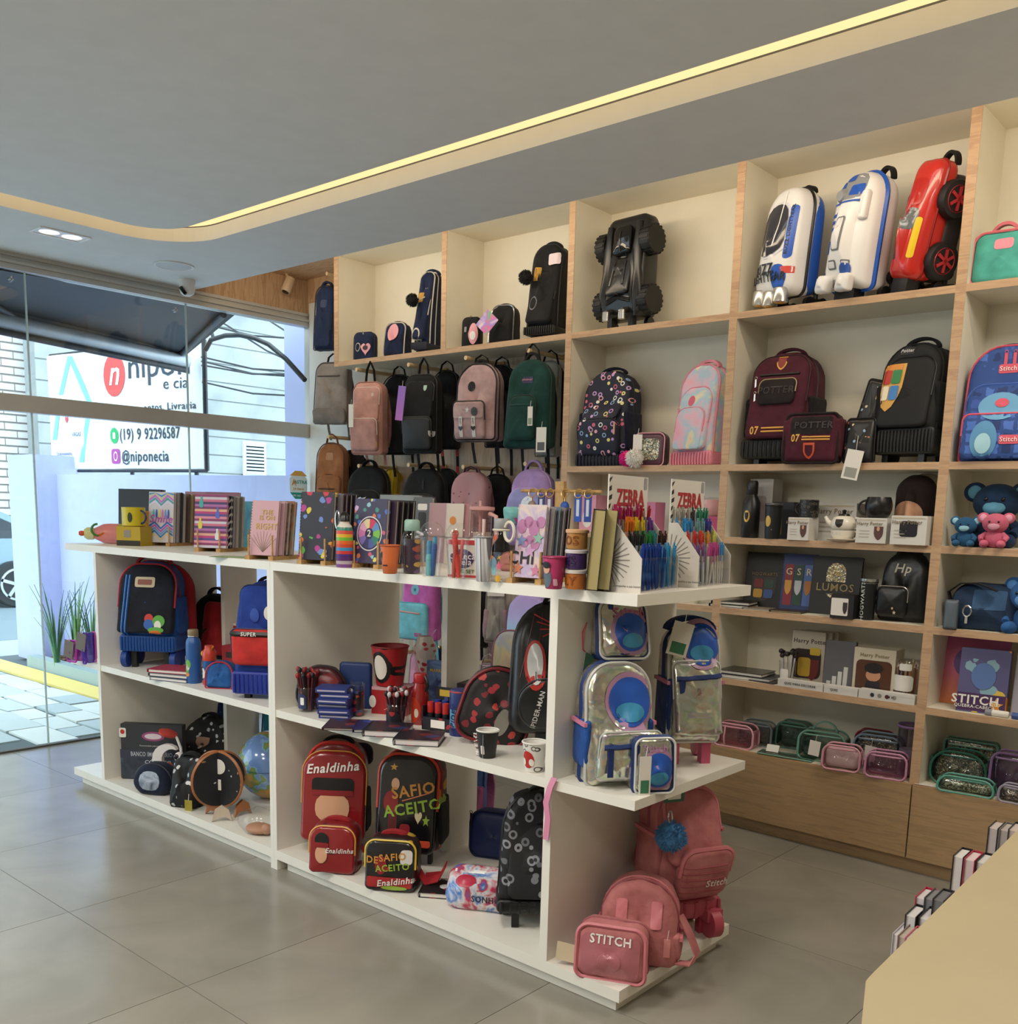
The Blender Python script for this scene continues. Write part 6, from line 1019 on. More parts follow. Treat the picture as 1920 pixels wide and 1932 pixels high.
t = T('night_lamp','small white moon lamp with bent neck and red round head','lamp',(l[0]+.01,l[1]+.02,ZB),.5); t.add('base',mv(pillow(.12,.05,.09,.02,.02,.01,0,0),0,0,0),CL('#1c2236',.7)); t.add('crescent',xf(prism([(.085*math.cos(a),.085*math.sin(a)) for a in [math.radians(60+k*20) for k in range(13)]]+[(.03+.062*math.cos(a),.062*math.sin(a)) for a in [math.radians(290-k*20) for k in range(12)]],-.012,.012),TR((-.02,0,.13)) @ RO(math.pi/2,4,'X')),wh_); t.add('neck',tube([(.04,0,.05),(.055,0,.13),(.05,0,.2),(.03,0,.25),(.0,0,.27)],.007,8),wh_); t.add('lamp_head',xf(lathe([(.001,0),(.045,.002),(.048,.012),(.03,.02),(.001,.022)],24),TR((-.02,-.0,.262)) @ RO(.35,4,'Y')),P('#c0453c',.35)); t.add('figure',M_([ball(.026,c=(.06,-.03,.16)),ball(.026,10,14,.9,.8,1.5,(.06,-.03,.1)),ball(.012,8,10,1,1,1.6,(.048,-.04,.066)),ball(.012,8,10,1,1,1.6,(.074,-.04,.066))]),wh_); t.add('figure_face',ball(.016,8,12,1,.5,.9,(.055,-.05,.165)),P('#26222a',.2)); t.add('red_sack',ball(.024,8,12,1,.8,1.2,(-.0,-.03,.1)),P('#b0402f',.5))
SPC = DOTS('#131416',['#d4d4d6','#b8b8bc','#e0e0e2'],26,.26,.7)
l,w,h = Z3((320,1428,398,1524),ZB,.4,.14); b = Bag('black lunch bag printed with white space motifs',l,w,h*.98,.16,.4,SPC,.25,.08,.35,.06,.01,.006,cat='lunch bag',name='lunch_bag'); b.piping(BLKP,-.2,.004).handle(BLK,.1,.03); b.tag_(w*.4,h*.22,.04,.06,P('#9a8a2a',.5))
l,w,h = Z3((338,1378,418,1470),ZB,.4,.16,1.0); b = Bag('black backpack printed with white space motifs behind the lunch bag',(l[0],l[1]+.06,ZB),.3,h+.06,.16,.4,SPC,.45,.08,.3,.1,wr=.006); b.piping(BLKP,-.2).handle(BLK,.1,.03); b.decal('patch',P('#b08a74',.6),0,h*.72,.08,.05,'shield')
l,w,h = Z3((355,1310,416,1420),ZB,.2,.1,1.0); b = Bag('blue backpack with red straps hanging behind the left unit',(l[0]+.0,2.87,.2),.25,.42,.1,.2,DOTS('#1a3476',['#4a7ac0','#c8d0e0','#3a9a6a'],24,.18,.8),.4,.08,wr=.004); b.piping(P('#c03038',.5),-.3,.005).pull(.03,.34,P('#c03038',.5),.1,.02).straps(CL('#2a8a4a'),.08); b.tag_(-.04,.3,.05,.1,PAPER)
for lab,px,rz,dz in (('copper edged oval wooden planet puzzle with white label',425,.35,0),):
    l,w,h = Z3((384,1422,470,1540),ZB,.35,.06); cop = P('#a5663a',.4); t = T('round_stand_toy',lab,'toy',(l[0],l[1],ZB),.35)
    R0 = h*.43
    dk_ = DOTS('#18181c',['#c8c8c8','#a87a4a','#8a8a90'],30,.14,.5)
    d0 = t.add('disc',xf(lathe([(.001,-.008),(R0,-.008),(R0,.008),(.001,.008)],36),TR((-.03,0,R0+.05)) @ RO(math.pi/2,4,'X')),dk_,False); t.add('rim',tube([(-.03+R0*math.cos(k*.18),0,R0+.05+R0*math.sin(k*.18)) for k in range(35)],.009,6,True),cop,True,None,d0)
    d1 = t.add('cross_disc',xf(lathe([(.001,-.008),(R0,-.008),(R0,.008),(.001,.008)],36),TR((-.03,0,R0+.05)) @ RO(1.1,4,'Z') @ RO(math.pi/2,4,'X')),dk_,False); t.add('rim',xf(tube([(R0*math.cos(k*.18),0,R0*math.sin(k*.18)) for k in range(35)],.009,6,True),TR((-.03,0,R0+.05)) @ RO(1.1,4,'Z')),cop,True,None,d1)
    t.add('label',box(-.13,-.01,-.0105,-.0095,R0+.0,R0+.05),PAPER,False); t.add('label_dot',xf(lathe([(.001,0),(.035,0),(.035,.001)],20),TR((-.02,-.01,R0+.11)) @ RO(math.pi/2,4,'X')),PAPER,False)
    for k,(x,y) in enumerate(((-.06,-.0),(.03,-.06),(.06,.05))): t.add('foot',xf(prism([(-.045,0),(-.03,.055),(0,.075),(.03,.055),(.045,0),(.02,.02),(-.02,.02)],-.007,.007),TR((x,y,0)) @ RO(.6*k,4,'Z') @ RO(math.pi/2,4,'X')),cop if k != 1 else P('#c9b8a4',.5),False)
# globe
gy = 2.60; gx = on('y',gy,513,1457).x; gz = on('y',gy,513,1457).z; GR_ = .165
m,t_,b_ = nt('globe_map'); co = coords(t_,(7,7,7)); n = t_.nodes.new('ShaderNodeTexNoise'); n.inputs['Scale'].default_value = 1; n.inputs['Detail'].default_value = 4; link(t_,co,n.inputs['Vector']); rr = ramp(t_,[(.5,'#6f8fc4'),(.54,'#8fb0d4'),(.55,'#5f9a54'),(.62,'#c98a3c'),(.75,'#b06a30')]); link(t_,n.outputs[0],rr.inputs[0]); link(t_,rr.outputs[0],b_.inputs['Base Color']); b_.inputs['Roughness'].default_value = .15; b_.inputs['Coat Weight'].default_value = .5
t = T('desk_globe','blue desk globe partly behind the island post','globe',(gx,gy,ZB)); t.add('sphere',ball(GR_,24,36,1,1,1,(0,0,gz-ZB)),m); t.add('base',lathe([(.1,0),(.1,.012),(.03,.022),(.018,.05)],28),P('#e4e2de',.4)); t.add('arc',tube([((GR_+.015)*math.sin(a),.0,gz-ZB-(GR_+.015)*math.cos(a)) for a in [k*.26 for k in range(12)]],.007,8),P('#d8dadc',.4)); t.add('equator_seam',tube([((GR_+.001)*math.cos(k*.2),(GR_+.001)*math.sin(k*.2),gz-ZB) for k in range(32)],.0018,4,True),P('#4a5f8a',.4)); t.add('stem',tube([(0,0,.045),(0,0,gz-ZB-GR_)],.012,8),P('#d8dadc',.4))
l,w,h = Z3((470,1545,506,1578),ZB,0,.1); t = T('wrapped_toy','small pinkish wooden toy in crumpled clear wrap beside the post','toy',l,.3); t.add('toy_body',M_([ball(.05,sx=1.2,sz=.45,c=(0,0,.024)),ball(.024,c=(.05,-.01,.03))]),P('#b58468',.5)); v_,f_ = ball(.075,12,16,1.25,.9,.8,(0,0,.055)); t.add('clear_wrap',([tuple(Vector(p)+noise.noise_vector(Vector(p)*22)*.012) for p in v_],f_),CLEAR('#ffffff',.95,.12))
b = Bag('teal backpack side with tag seen through the gap by the seam',(on('y',2.9,488,1380).x+.06,3.0,.35),.2,.42,.12,.4,CL('#1d6a80',.8),.4,.08); b.piping(P('#124a5a',.5)).handle(BLK); b.r.location.z = .084; b.pocket(.02,.14,.25,.03,CL('#1d6a80',.8),zm=P('#124a5a',.5))
# ---- right unit,middle shelf
WEBM = LINES('#a41c22',['#141014'],13,.05,.35)
l,_,_ = Z3((684,1285,738,1352),ZM,None,.14,.5); l = (l[0],l[1]+.03,ZM); q_ = on('y',l[1],710,1216); w = 70*((q_-Vector((0,0,EYE))).dot(Fv))/FPX; h = q_.z-ZM-.113; r = w/2
t = cup('red bucket with black net lines standing on a red tin box',(l[0],l[1]+.0,ZM+.1125),r*.72,r,h,WEBM,P('#7a1418',.5),'bucket','bucket',.2); t.decal('oval_patch',P('#16100f',.4),-.0,h*.5,.085,.13,EL,off=.002); t.decal('oval_patch',P('#ddd4c6',.4),-.0,h*.5,.06,.1,EL,off=.004)
bx0 = l
t = carton('red tin box with white web lines under the red bucket',(bx0[0]+.01,bx0[1]+.02,ZM),.15,.13,.11,.45,P('#a8242a',.35),'tin_box','box',lid=P('#c9a0a4',.3));
for k in range(5): t.add('white_line',([(.04,-.0765,.05),(.04+.07*math.cos(k*1.25),-.0765,.05+.05*math.sin(k*1.25)),(.04+.07*math.cos(k*1.25)+.003,-.0765,.05+.05*math.sin(k*1.25)),(.043,-.0765,.05)],[[0,1,2,3]]),P('#e6dcd8',.5),False)
t.decal('oval_patch',PAPER,-.07,.05,.03,.05,EL)
DRK = DOTS('#1c1a24',['#a8282e','#3a4a8a','#7a1c24'],22,.25,.45)
l,w,h = Z3((536,1240,660,1322),ZM,.6,.1,.4); t = Bag('dark red clear lunch pouch of rounded shape leaning at the back',(l[0]+.17,l[1]-.1,ZM),w*.8,h*.98,.09,.75,DOTS('#4c1820',['#7a2028','#2a1a22','#933038'],10,.42,.3),.45,.3,.1,.1,.012,.004,cat='pouch',name='pouch'); t.piping(P('#2a2024',.4),-.6,.006).piping(CLEAR('#ffffff'),-.95,.004)
l,w,h = Z3((640,1238,690,1295),ZM,.3,.08,.6); b = Bag('blue folder pouch tucked behind the red bucket',(on('y',2.55,672,1270).x,2.55,ZM),.13,.19,.03,.6,P('#22386c',.5),.1,.1,0,0,.002,.001,cat='pouch',name='pouch'); b.piping(P('#16264c',.5),-.3)
def penbox(label,bx,z,n,col,tip,tlabel,kind='pencil',grp=None,lean=.35,r=.04,tub=None):
    l,w,h = Z3(bx,z,0,.08); t = cup(label,l,r*.95,r,h*.55,tub or CLEAR('#ffffff',.92),None,'pencil_pot','pencil pot')
    for k in range(n):
        a = k*2.399; q = .75*r*math.sqrt((k+.5)/n); p0_ = Vector((q*.7*math.cos(a),q*.7*math.sin(a),.006)); p1_ = Vector((q*(1+lean)*math.cos(a),q*(1+lean)*math.sin(a),h*(.82+.14*((k*7) % 5)/5)))
        o = T(kind,tlabel,kind,Vector(l)+p0_,0,0,0,grp or tlabel[:40]); o.add('shaft',tube([(0,0,0),p1_-p0_],.0042,6),P(col[k % len(col)],.45)); o.add('topper',ball(.0085,6,8,1,1,1.4,p1_-p0_),P(tip[k % len(tip)],.45))
    return t,l,h
t,l,h = penbox('clear pot with blue label holding red and black toppers',(558,1258,605,1345),ZM,16,['#1c1a1e','#5a1a20'],['#a02028','#1c181c','#7a1c22'],'dark pencil with red and black topper in the left clear pot','pencil','topper pencils',.6); t.decal('label',P('#26335c',.5),0,h*.25,.05,.06); t.decal('barcode',PAPER,.012,h*.26,.016,.03,off=.003)
PUZ = STRIPES(['#2a3a86','#3a4a9a','#b8bcd0','#5a2a5a','#2a3a86'],60,'Z',.4)
p = on('z',ZM,612,1356)
for k in range(6): t = carton(('lowest','second','third','fourth','fifth','topmost')[k]+' blue puzzle box in the stack of flat boxes',(p.x-.0+.008*math.sin(k*2.3),p.y+.06+.006*math.cos(k*3.1),ZM+k*.0205),.125,.1,.0185,.6+.05*math.sin(k*1.7),P('#2b3a80',.4),'puzzle_box','box',group='stack of flat blue boxes'); t.decal('print_band',P('#b9b4c8',.5),0,.009,.11,.006,RC,rt=.1)
l,w,h = Z3((655,1284,685,1350),ZM,0,.06); t = cup('clear tub of red sharpeners with white label',(l[0]-.005,l[1]-.01,ZM),.029,.029,h*.92,CLEAR('#ffffff',.9),None,'tub','tub'); t.add('lid',mv(lathe([(.03,0),(.031,.008),(.001,.01)],20),0,0,h*.92),CLEAR('#ffffff',.9)); t.add('filling',mv(lathe([(.024,0),(.025,h*.7)],14),0,0,.004),DOTS('#2a1a24',['#a8242c','#3a4a8a','#c84a3a'],40,.35,.4)); t.decal('label',PAPER,-.008,h*.72,.03,.03)
p = on('z',ZM,668,1378); notebook('dark flat sticker album lying at the shelf edge',(p.x-.02,p.y+.01,ZM+.006),.15,.16,.01,.7,DOTS('#3a2028',['#7a3038','#2a3060','#5a2a30'],16,.4,.4),-math.pi/2,cat='album',name='album'); p = on('z',ZM,712,1380); notebook('blue purple flat album lying next to the dark one',(p.x-.02,p.y+.01,ZM+.007),.15,.16,.012,.75,DOTS('#2c2a5c',['#7a2a4a','#3a4a9a','#a03a4a'],16,.4,.4),-math.pi/2,cat='album',name='album')
t,l,h = penbox('clear square pot packed with dark striped pencils',(727,1296,772,1370),ZM,22,['#221c22','#5a1a22','#2a2028'],['#cfc8c8','#8a1c24','#1c1a1e'],'dark striped pencil in the clear square pot','pencil','striped pencils',.35,.044); t.decal('label',DRK,0,h*.18,.075,.06)
l,w,h = Z3((776,1270,808,1368),ZM,0,.07); r = .034
t = bottle('glossy red bottle with red cap and black carry loop',l,[('body',[(r*.95,0),(r,.005),(r*1.02,h*.3),(r,h*.62),(r*.72,h*.78),(r*.7,h*.82)],P('#93201f',.2,0,.5)),('cap',[(r*.74,h*.82),(r*.78,h*.83),(r*.78,h*.97),(r*.7,h)],P('#a8242a',.3))]); t.decal('print',P('#b8361f',.4),0,h*.3,.055,.1,EL); t.decal('print',P('#d8c8b8',.4),.014,h*.24,.016,.035,EL,off=.003); t.add('carry_loop',tube([(r*.6+.02*math.sin(k*.45),0,h*.62+.07*k/7) for k in range(8)],.006,6),BLKP)
l,w,h = Z3((800,1320,848,1382),ZM,None,.08)
tr = T('marker_tray','dark card counter tray with price label and red and blue markers','display box',(l[0],l[1]+.04,ZM),.25); tr.add('tray',M_([box(-.07,.07,-.05,.05,0,.004),box(-.07,.07,-.05,-.046,0,.05),box(-.07,-.066,-.05,.05,0,.09),box(.066,.07,-.05,.05,0,.09),box(-.07,.07,.046,.05,0,.15)]),DRK,False); tr.add('price_label',box(-.03,.03,-.0515,-.0505,.012,.042),PAPER,False); tr.add('header_print',box(-.05,.05,.0445,.0458,.115,.14),P('#c9a83a',.5),False)
for k in range(8):
    o = T('marker',('thick red marker standing in the dark card tray','thick blue marker standing in the dark card tray')[k // 4 % 2],'marker',(l[0]+(-.05+.033*(k % 4))*math.cos(.25)+(.03 if k > 3 else -.02)*-math.sin(.25),l[1]+.04+(-.05+.033*(k % 4))*math.sin(.25)+(.03 if k > 3 else -.02)*math.cos(.25),ZM+.005),0,0,0,('red markers','blue markers')[k // 4 % 2]); c = ('#c0302c','#243f96')[k // 4 % 2]; o.add('barrel',lathe([(.011,0),(.012,.002),(.012,.06)],14),P('#22222c',.4)); o.add('cap',mv(lathe([(.0125,0),(.013,.002),(.0125,.04),(.001,.042)],14),0,0,.058),P(c,.4))
l,w,h = Z3((806,1276,834,1322),ZM,.2,.02,1.5); t = carton('blue card blister pack standing behind the marker tray',(l[0]+.02,2.8,ZM),.11,.02,.2,.4,MARBLE(['#2a3a6c','#6a8ac0','#1c2444'],12,.4),'blister_pack','card pack'); t.text('MARKERS',.018,P('#d8b84a',.5),0,.16,1,.001); t.decal('label',PAPER,.02,.05,.04,.04)
l,w,h = Z3((752,1275,786,1300),ZM,.2,.08,1.5); l = (l[0],2.86,ZM); t = cup('red lidded green glass jar behind the clear pencil pot',l,.05,.05,.06,P('#1f6a5a',.25),None,'jar','jar'); t.add('lid',mv(lathe([(.052,0),(.053,.02),(.001,.022)],24),0,0,.06),P('#7a1c22',.4))
cone = T('treat_bag','clear cone bag of red and white treats behind the red bucket','treat bag',l); cone.add('cone',lathe([(.008,0),(.05,.14),(.04,.17),(.03,.2)],14),DOTS('#d8cfc8',['#c8444a','#e6dcd6','#b8303a'],40,.4,.3)); cone.add('film',lathe([(.01,0),(.056,.15),(.02,.19),(.05,.23)],14,False),CLEAR('#ffffff',.95,.1)); cone.r.location = (l[0],l[1],ZM+.083)
for k,(px,py) in enumerate(((745,1402),(792,1412))):
    p = on('z',ZM,px,py); notebook(('dark wire bound notebook lying open edge out, left of its twin','dark wire bound notebook with thick white pages at the shelf edge')[k],(p.x-.03,p.y+.01,ZM+.0125),.16,.15,.024,.62,DOTS('#20222c',['#6a2830','#2a3a66','#8a3038'],14,.38,.35),-math.pi/2,0,P('#2a2a2e',.3,.6),pages=P('#ded6d6',.7))
l,w,h = Z3((848,1300,884,1390),ZM,0,.08); r = .036; t = bottle('blue flask with navy top and red button beside the black bag',l,[('body',[(r*.96,0),(r,.005),(r,h*.58)],P('#5f9fc4',.4)),('cap',[(r*1.03,h*.58),(r*1.05,h*.6),(r*1.05,h*.93),(r*.95,h)],P('#2a3672',.4)),('base',[(r*1.01,0),(r*1.02,.003),(r*1.02,.03),(r*1.01,.032)],P('#24306a',.4)),('red_ring',[(r*1.04,h*.94),(r*1.06,h*.95),(r*1.04,h*.97),(r,h*.975)],P('#a83a40',.4))]); t.text('SPIDEY',.03,P('#1c2c5c',.5),.004,h*.4,1,.002,rot=1.4); t.decal('button',P('#b83038',.4),-.012,h*.78,.018,.025,EL); t.decal('print',P('#a83038',.5),-.01,h*.2,.03,.03,ST)
l,w,h = Z3((860,1284,904,1310),ZM,.1,.1,1.4); carton('flat dark red printed box behind the blue flask',(l[0]+.0,2.84,ZM),.16,.12,.13,.3,DOTS('#231418',['#5a2228','#3a2024'],12,.4,.4)).decal('print',P('#5a3a30',.5),0,.1,.1,.02)
BR = DOTS('#141013',['#a32c34','#7a1f28','#b8403c'],26,.36,.6)
l,w,h = Z3((866,1268,968,1408),ZM,.8,.12,.4); b = Bag('black lunch bag with red blotches leaning against the tall backpack',(l[0]+.01,l[1]+.05,ZM),.26,h*1.05,.12,.75,BR,.45,.25,.2,.06,.012,.004,ry=.28,cat='lunch bag',name='lunch_bag'); b.piping(BLKP,-.4,.008).piping(P('#7a1f28',.5),-.85,.006); b.decal('oval_patch',P('#8a857c',.3),.03,h*.35,.05,.1,EL)
l,w,h = Z3((952,1140,1042,1420),ZM,1.0,.18,.3); CAR = P('#18181b',.3)
b = Bag('tall black moulded backpack with red spider emblem and white oval',(l[0]+.02,l[1]+.1,ZM),.32,h-.05,.17,.75,CAR,.44,.18,.35,.16,.03,.0,zb=.05,e=.05); b.piping(P('#3a3a40',.3),-.1,.006); b.pocket(.03,.26,h*.36,.05,CAR,x=-.0,rt=.35,rb=.3,zm=P('#2a2a30',.3),name='lower_shell'); RD_ = P('#b03028',.4)
for k in (-1,1):
    b.decal('oval_patch',RD_,k*.07,b.zb+h*.5,.075,.16,EL,off=.003); b.decal('oval_patch',P('#c4c4c2',.2),k*.07,b.zb+h*.51,.055,.13,EL,off=.006)
for k in (-1,1):
    for q in range(4): b.bar(RD_,0,h*(.72+.012*q),k*(.045+.01*q),h*(.68+.05*q),.0028,8,'emblem_leg',.002)
b.decal('emblem_body',RD_,0,b.zb+h*.72,.02,.09,EL,off=.004); b.text('SPIDER-MAN',.024,P('#d8d4d0',.5),-.06,b.zb+h*.2,1,.0008,rot=1.35); b.decal('emblem',RD_,.05,b.zb+h*.2,.05,.05,ST,off=.003)
for k in range(6): b.bar(P('#5a2024',.4),-.12+.05*k,h*.4,.0+.02*(k-3),h*.95,.0016,10,'web_line',.001)
b.handle(BLK,.08,.04); b.add('foot',box(-.06,.06,-.05,-.02,0,.07),BLKP,False)
l,w,h = Z3((898,1373,940,1434),ZM,None,.08,.5); t = cup('black paper cup with grey dashes on the middle shelf',l,w*.36,w/2,h*.93,DOTS('#151517',['#4a4a4e','#3c3c40'],34,.32,.5,1,'MINKOWSKI'),P('#e6e2dc',.6)); t.text('MARVEL',.022,P('#d8d4d0',.5),-.03,h*.45,1,.001,rot=1.57); t.decal('label',P('#cfcac4',.5),.005,h*.3,.014,.03); t.add('seam',box(.009,.0105,-w*.47,-w*.44,.004,h*.9),P('#8a8a8a',.5),False)
l,w,h = Z3((989,1396,1036,1462),ZM,None,.08,.5); t = cup('white sketch printed paper cup with red oval beside the upright',(l[0]-.012,l[1],l[2]),w*.36,w/2,h*.93,LINES('#dcd8d2',['#4a4644','#6a6664'],40,.06,.5),P('#e6e2dc',.6)); t.decal('red_oval',P('#b8261f',.5),.0,h*.42,w*.55,h*.55,EL); t.decal('white_patch',P('#e8e2da',.5),-.014,h*.34,.016,.024,EL,off=.003); t.decal('white_patch',P('#e8e2da',.5),.014,h*.34,.016,.024,EL,off=.003)
# ---- right unit,base
RDP = LINES('#7c171c',['#5a1014','#8e2228'],14,.08,.3,.3); YLP = P('#d8a04a',.45)
def vinyl(t,m,x,z,w,h,kind=RC,off=.003,rt=.3): return t.decal('printed_panel',m,x,z,w,h,kind,None,None,off,24,rt)
SK = P('#d8a482',.4); HR = P('#121014',.35); RB = P('#8a1c22',.4)
l,w,h = Z3((555,1400,692,1602),ZB,.62,.13,.5)
b = Bag('red school backpack with glossy printed front and white name lettering',(l[0]+.05,l[1]+.0,ZB),w*.86,h-.05,.15,.66,RDP,.38,.1,.3,.04,zb=.06,wr=.003); b.piping(P('#c8342c',.5),-.75,.008); b.pocket(.0,w*.94,h*.82,.05,P('#8e1d22',.2,0,.4),x=-.0,rt=.34,rb=.1,zm=YLP,r=.003); b.text('Enaldinha',.052,P('#e8e4e0',.4),-w*.02,b.zb+h*.68,1,.003,rot=.1,shear=.25,off=.004)
vinyl(b,HR,.0,b.zb+h*.52,w*.62,h*.14); vinyl(b,RB,.0,b.zb+h*.455,w*.6,h*.05,off=.005); vinyl(b,SK,.0,b.zb+h*.32,w*.5,h*.24,RC,.004,.4); b.handle(BLK,.12,.03); b.side(BLK,h*.4); b.add('foot',box(-w*.36,-w*.3,-.06,-.03,0,.07),BLKP,False); b.add('foot',box(w*.3,w*.36,-.06,-.03,0,.07),BLKP,False); b.add('strap_block',mv(pillow(w*.9,h*.2,.06,.04,.02),0,.1,h*.76),CL('#2a2440'))
l,w,h = Z3((584,1548,685,1645),ZB,.6,.1); b = Bag('red lunch bag with glossy front before the red backpack',(l[0]+.0,l[1]-.0,ZB),w,h,.12,.6,RDP,.3,.1,.15,.03,.015,.003,cat='lunch bag',name='lunch_bag'); b.pocket(.005,w*.95,h*.92,.03,P('#8e1d22',.2,0,.4),rt=.28,rb=.1,zm=YLP,r=.004); b.text('Enaldinha',.026,P('#e8e4e0',.4),w*.17,h*.5,1,.001,shear=.25,off=.004); vinyl(b,HR,-w*.2,h*.7,w*.3,h*.28,EL); vinyl(b,RB,-w*.2,h*.6,w*.3,h*.1,off=.005); vinyl(b,SK,-w*.2,h*.42,w*.26,h*.36,EL,.0045); b.handle(CL('#a01e24'),.1,.02); b.add('strap',band([(w*.4,.05,h*.5),(w*.7,.02,h*.2),(w*.8,0,.02),(w*.5,.06,.01)],(0,1,0),.03,.004),CL('#a01e24'))
CAM = DOTS('#2a1418',['#c8a03a','#7a1c22','#b03a2a','#1c1416'],18,.4,.4)
l,w,h = Z3((686,1418,822,1640),ZB,.55,.14,.6)
b = Bag('black and red printed school backpack with large slanted lettering',(l[0],l[1]+.07,ZB),w*.98,h-.06,.18,.55,CAM,.4,.12,.3,.05,zb=.06,wr=.003); b.piping(P('#a83028',.5),-.5,.007); b.pocket(.0,w*.93,h*.84,.05,P('#141216',.2,0,.4),rt=.32,rb=.14,zm=P('#c8402c',.4),r=.007)
b.text('SAFIO',.062,P('#c88a3c',.4),w*.1,b.zb+h*.55,1,.004,rot=.2,off=.004); b.text('ACEITO',.062,P('#8fae3c',.4),w*.1,b.zb+h*.4,1,.004,rot=.2,off=.004); b.bar(P('#c86a3a',.4),-w*.06,h*.46,w*.36,h*.54,.003,name='underline',off=.004); vinyl(b,RB,-w*.24,b.zb+h*.44,w*.24,h*.2,EL); vinyl(b,SK,-w*.18,b.zb+h*.6,w*.13,h*.1,EL,.0045); vinyl(b,P('#5a1a1e',.4),-w*.2,b.zb+h*.26,w*.14,h*.2); vinyl(b,RB,.0,b.zb+h*.22,w*.16,h*.09); b.text('MUITO LEGAL',.018,P('#d8c8b0',.5),0,b.zb+h*.14,1,.0008,off=.004); vinyl(b,P('#8fae3c',.4),w*.32,b.zb+h*.3,w*.12,h*.1,ST); vinyl(b,P('#d8a04a',.4),-w*.22,b.zb+h*.74,.035,.03,ST); vinyl(b,P('#c84a2c',.4),w*.26,b.zb+h*.1,w*.28,h*.06); vinyl(b,P('#d8c8a0',.4),w*.2,b.zb+h*.33,.03,.05,'heart'); b.handle(CL('#8a1c22'),.12,.03); b.side(BLK,h*.4); b.add('foot',box(w*.3,w*.36,-.06,-.03,0,.07),BLKP,False)
l,w,h = Z3((688,1574,796,1678),ZB,.6,.1); b = Bag('black lunch bag with slanted lettering and red jagged base',l,w,h,.12,.6,CAM,.28,.1,.15,.02,.012,.003,cat='lunch bag',name='lunch_bag'); b.pocket(.005,w*.95,h*.92,.03,P('#141216',.2,0,.4),rt=.2,rb=.1,zm=P('#d8b83a',.4),r=.005); vinyl(b,P('#a8282a',.4),0,h*.2,w*.86,h*.2,RC,.003,.2); b.text('DE',.036,P('#c88a3c',.4),-w*.33,h*.6,1,.002,off=.004); b.text('SAFIO',.036,P('#c88a3c',.4),w*.06,h*.67,1,.002,rot=.12,off=.004); b.text('ACEITO',.034,P('#8fae3c',.4),w*.06,h*.48,1,.002,rot=.12,off=.004); b.text('Enaldinha',.034,P('#e8e4e0',.4),w*.12,h*.22,1,.0015,rot=.15,shear=.25,off=.006); vinyl(b,P('#d8d4d0',.4),w*.32,h*.68,.045,.055,RC,.004,.3); vinyl(b,RB,-w*.16,h*.52,.045,.07,EL,.004); vinyl(b,P('#8fae3c',.4),w*.1,h*.1,w*.5,h*.08,EL,.005); b.handle(CL('#a01e24'),.1,.02); b.add('strap',band([(w*.42,.04,h*.3),(w*.62,.0,h*.12),(w*.9,-.02,.05),(w*1.0,.02,.09),(w*.85,.06,.03),(w*.55,.06,.02)],(0,1,.3),.045,.004),CL('#a8202a'))
p = on('z',ZB,850,1706); notebook('small black comic print spiral notebook lying on the base shelf',(p.x-.07,p.y+.0,ZB+.0105),.14,.14,.02,.6,DOTS('#1e1e22',['#d8c83a','#d8d8d8','#8a2a2a','#5a5a60'],16,.4,.4),-math.pi/2,0,P('#2a2a2e',.3,.5))
l,w,h = Z3((862,1650,945,1732),ZB,.5,.1,.5); v_,f_ = pillow(.26,.16,.1,.05,.05,.04,.03,.1,0,.006,4); t = T('plastic_packet','crumpled blue white and red plastic wrapped packet','packet',(l[0]+.05,l[1]+.05,ZB),.5,-.55); t.add('packet',(v_,f_),MARBLE(['#e6e6ea','#4a7ac0','#d8d4d8','#b8304a','#3f6ab0','#e0dce0'],11,.18,.8),solid=True); t.add('sealed_edge',t.stick(box(-.1,.1,0,.002,-.006,.006),0,.13,.003),P('#f0f0f0',.2)); t.decal('oval_print',P('#b8304a',.25),-.05,.09,.08,.05,EL,off=.002); t.text('SONHO',.028,P('#23242c',.5),.03,.03,1,.001,off=.003)
LET = DOTS('#131316',['#7c7c82','#66666c','#8a8a90'],30,.24,.7)
l,w,h = Z3((946,1498,1030,1768),ZB,.9,.16,.3)
lb = T_ = Bag('tall black rolling backpack printed with grey ring shapes',(l[0]+.03,l[1]+.09,ZB),.3,h-.12,.18,.75,LINES('#111114',['#77777d','#66666c','#88888e'],26,.09,.7),.4,.08,.35,.12,zb=.1,wr=.008); lb.piping(BLKP,-.4,.007); lb.pocket(.02,.24,h*.5,.04,LINES('#111114',['#77777d','#66666c','#88888e'],26,.09,.7),rt=.3,zm=BLKP); lb.handle(BLK,.1,.03).straps(BLK,0); lb.bar(GOLD,-.05,h*.8,.03,h*.84,.003,name='gold_zip'); lb.trolley(BLKP,.05,.04,None,None,10)
p = on('z',0.0,936,1624); b = Bag('dark blue rounded lunch case on the floor behind the island',(on('z',ZB,938,1616).x,2.88,ZB),.22,.2,.1,.4,P('#16265c',.5),.25,.2,.05,0,.01,.002,cat='lunch case',name='lunch_case'); b.piping(P('#0e1a44',.5),-.7,.005).pull(-.1,.19,BLKP,.05)
b,w,h = hangbag('blue and pink backpack hanging low behind the island divider',0,0,(880,1440,922,1562),.1,CL('#4a68a8',.8),.2,3.06,rt=.4); b.pocket(.02,w*.6,h*.6,.03,CL('#a8608a',.8),x=w*.2,zm=P('#a8608a',.5)); b.straps(CL('#a8608a'),.05).piping(P('#3a5088',.5)).loop(CL('#4a68a8'),.05)
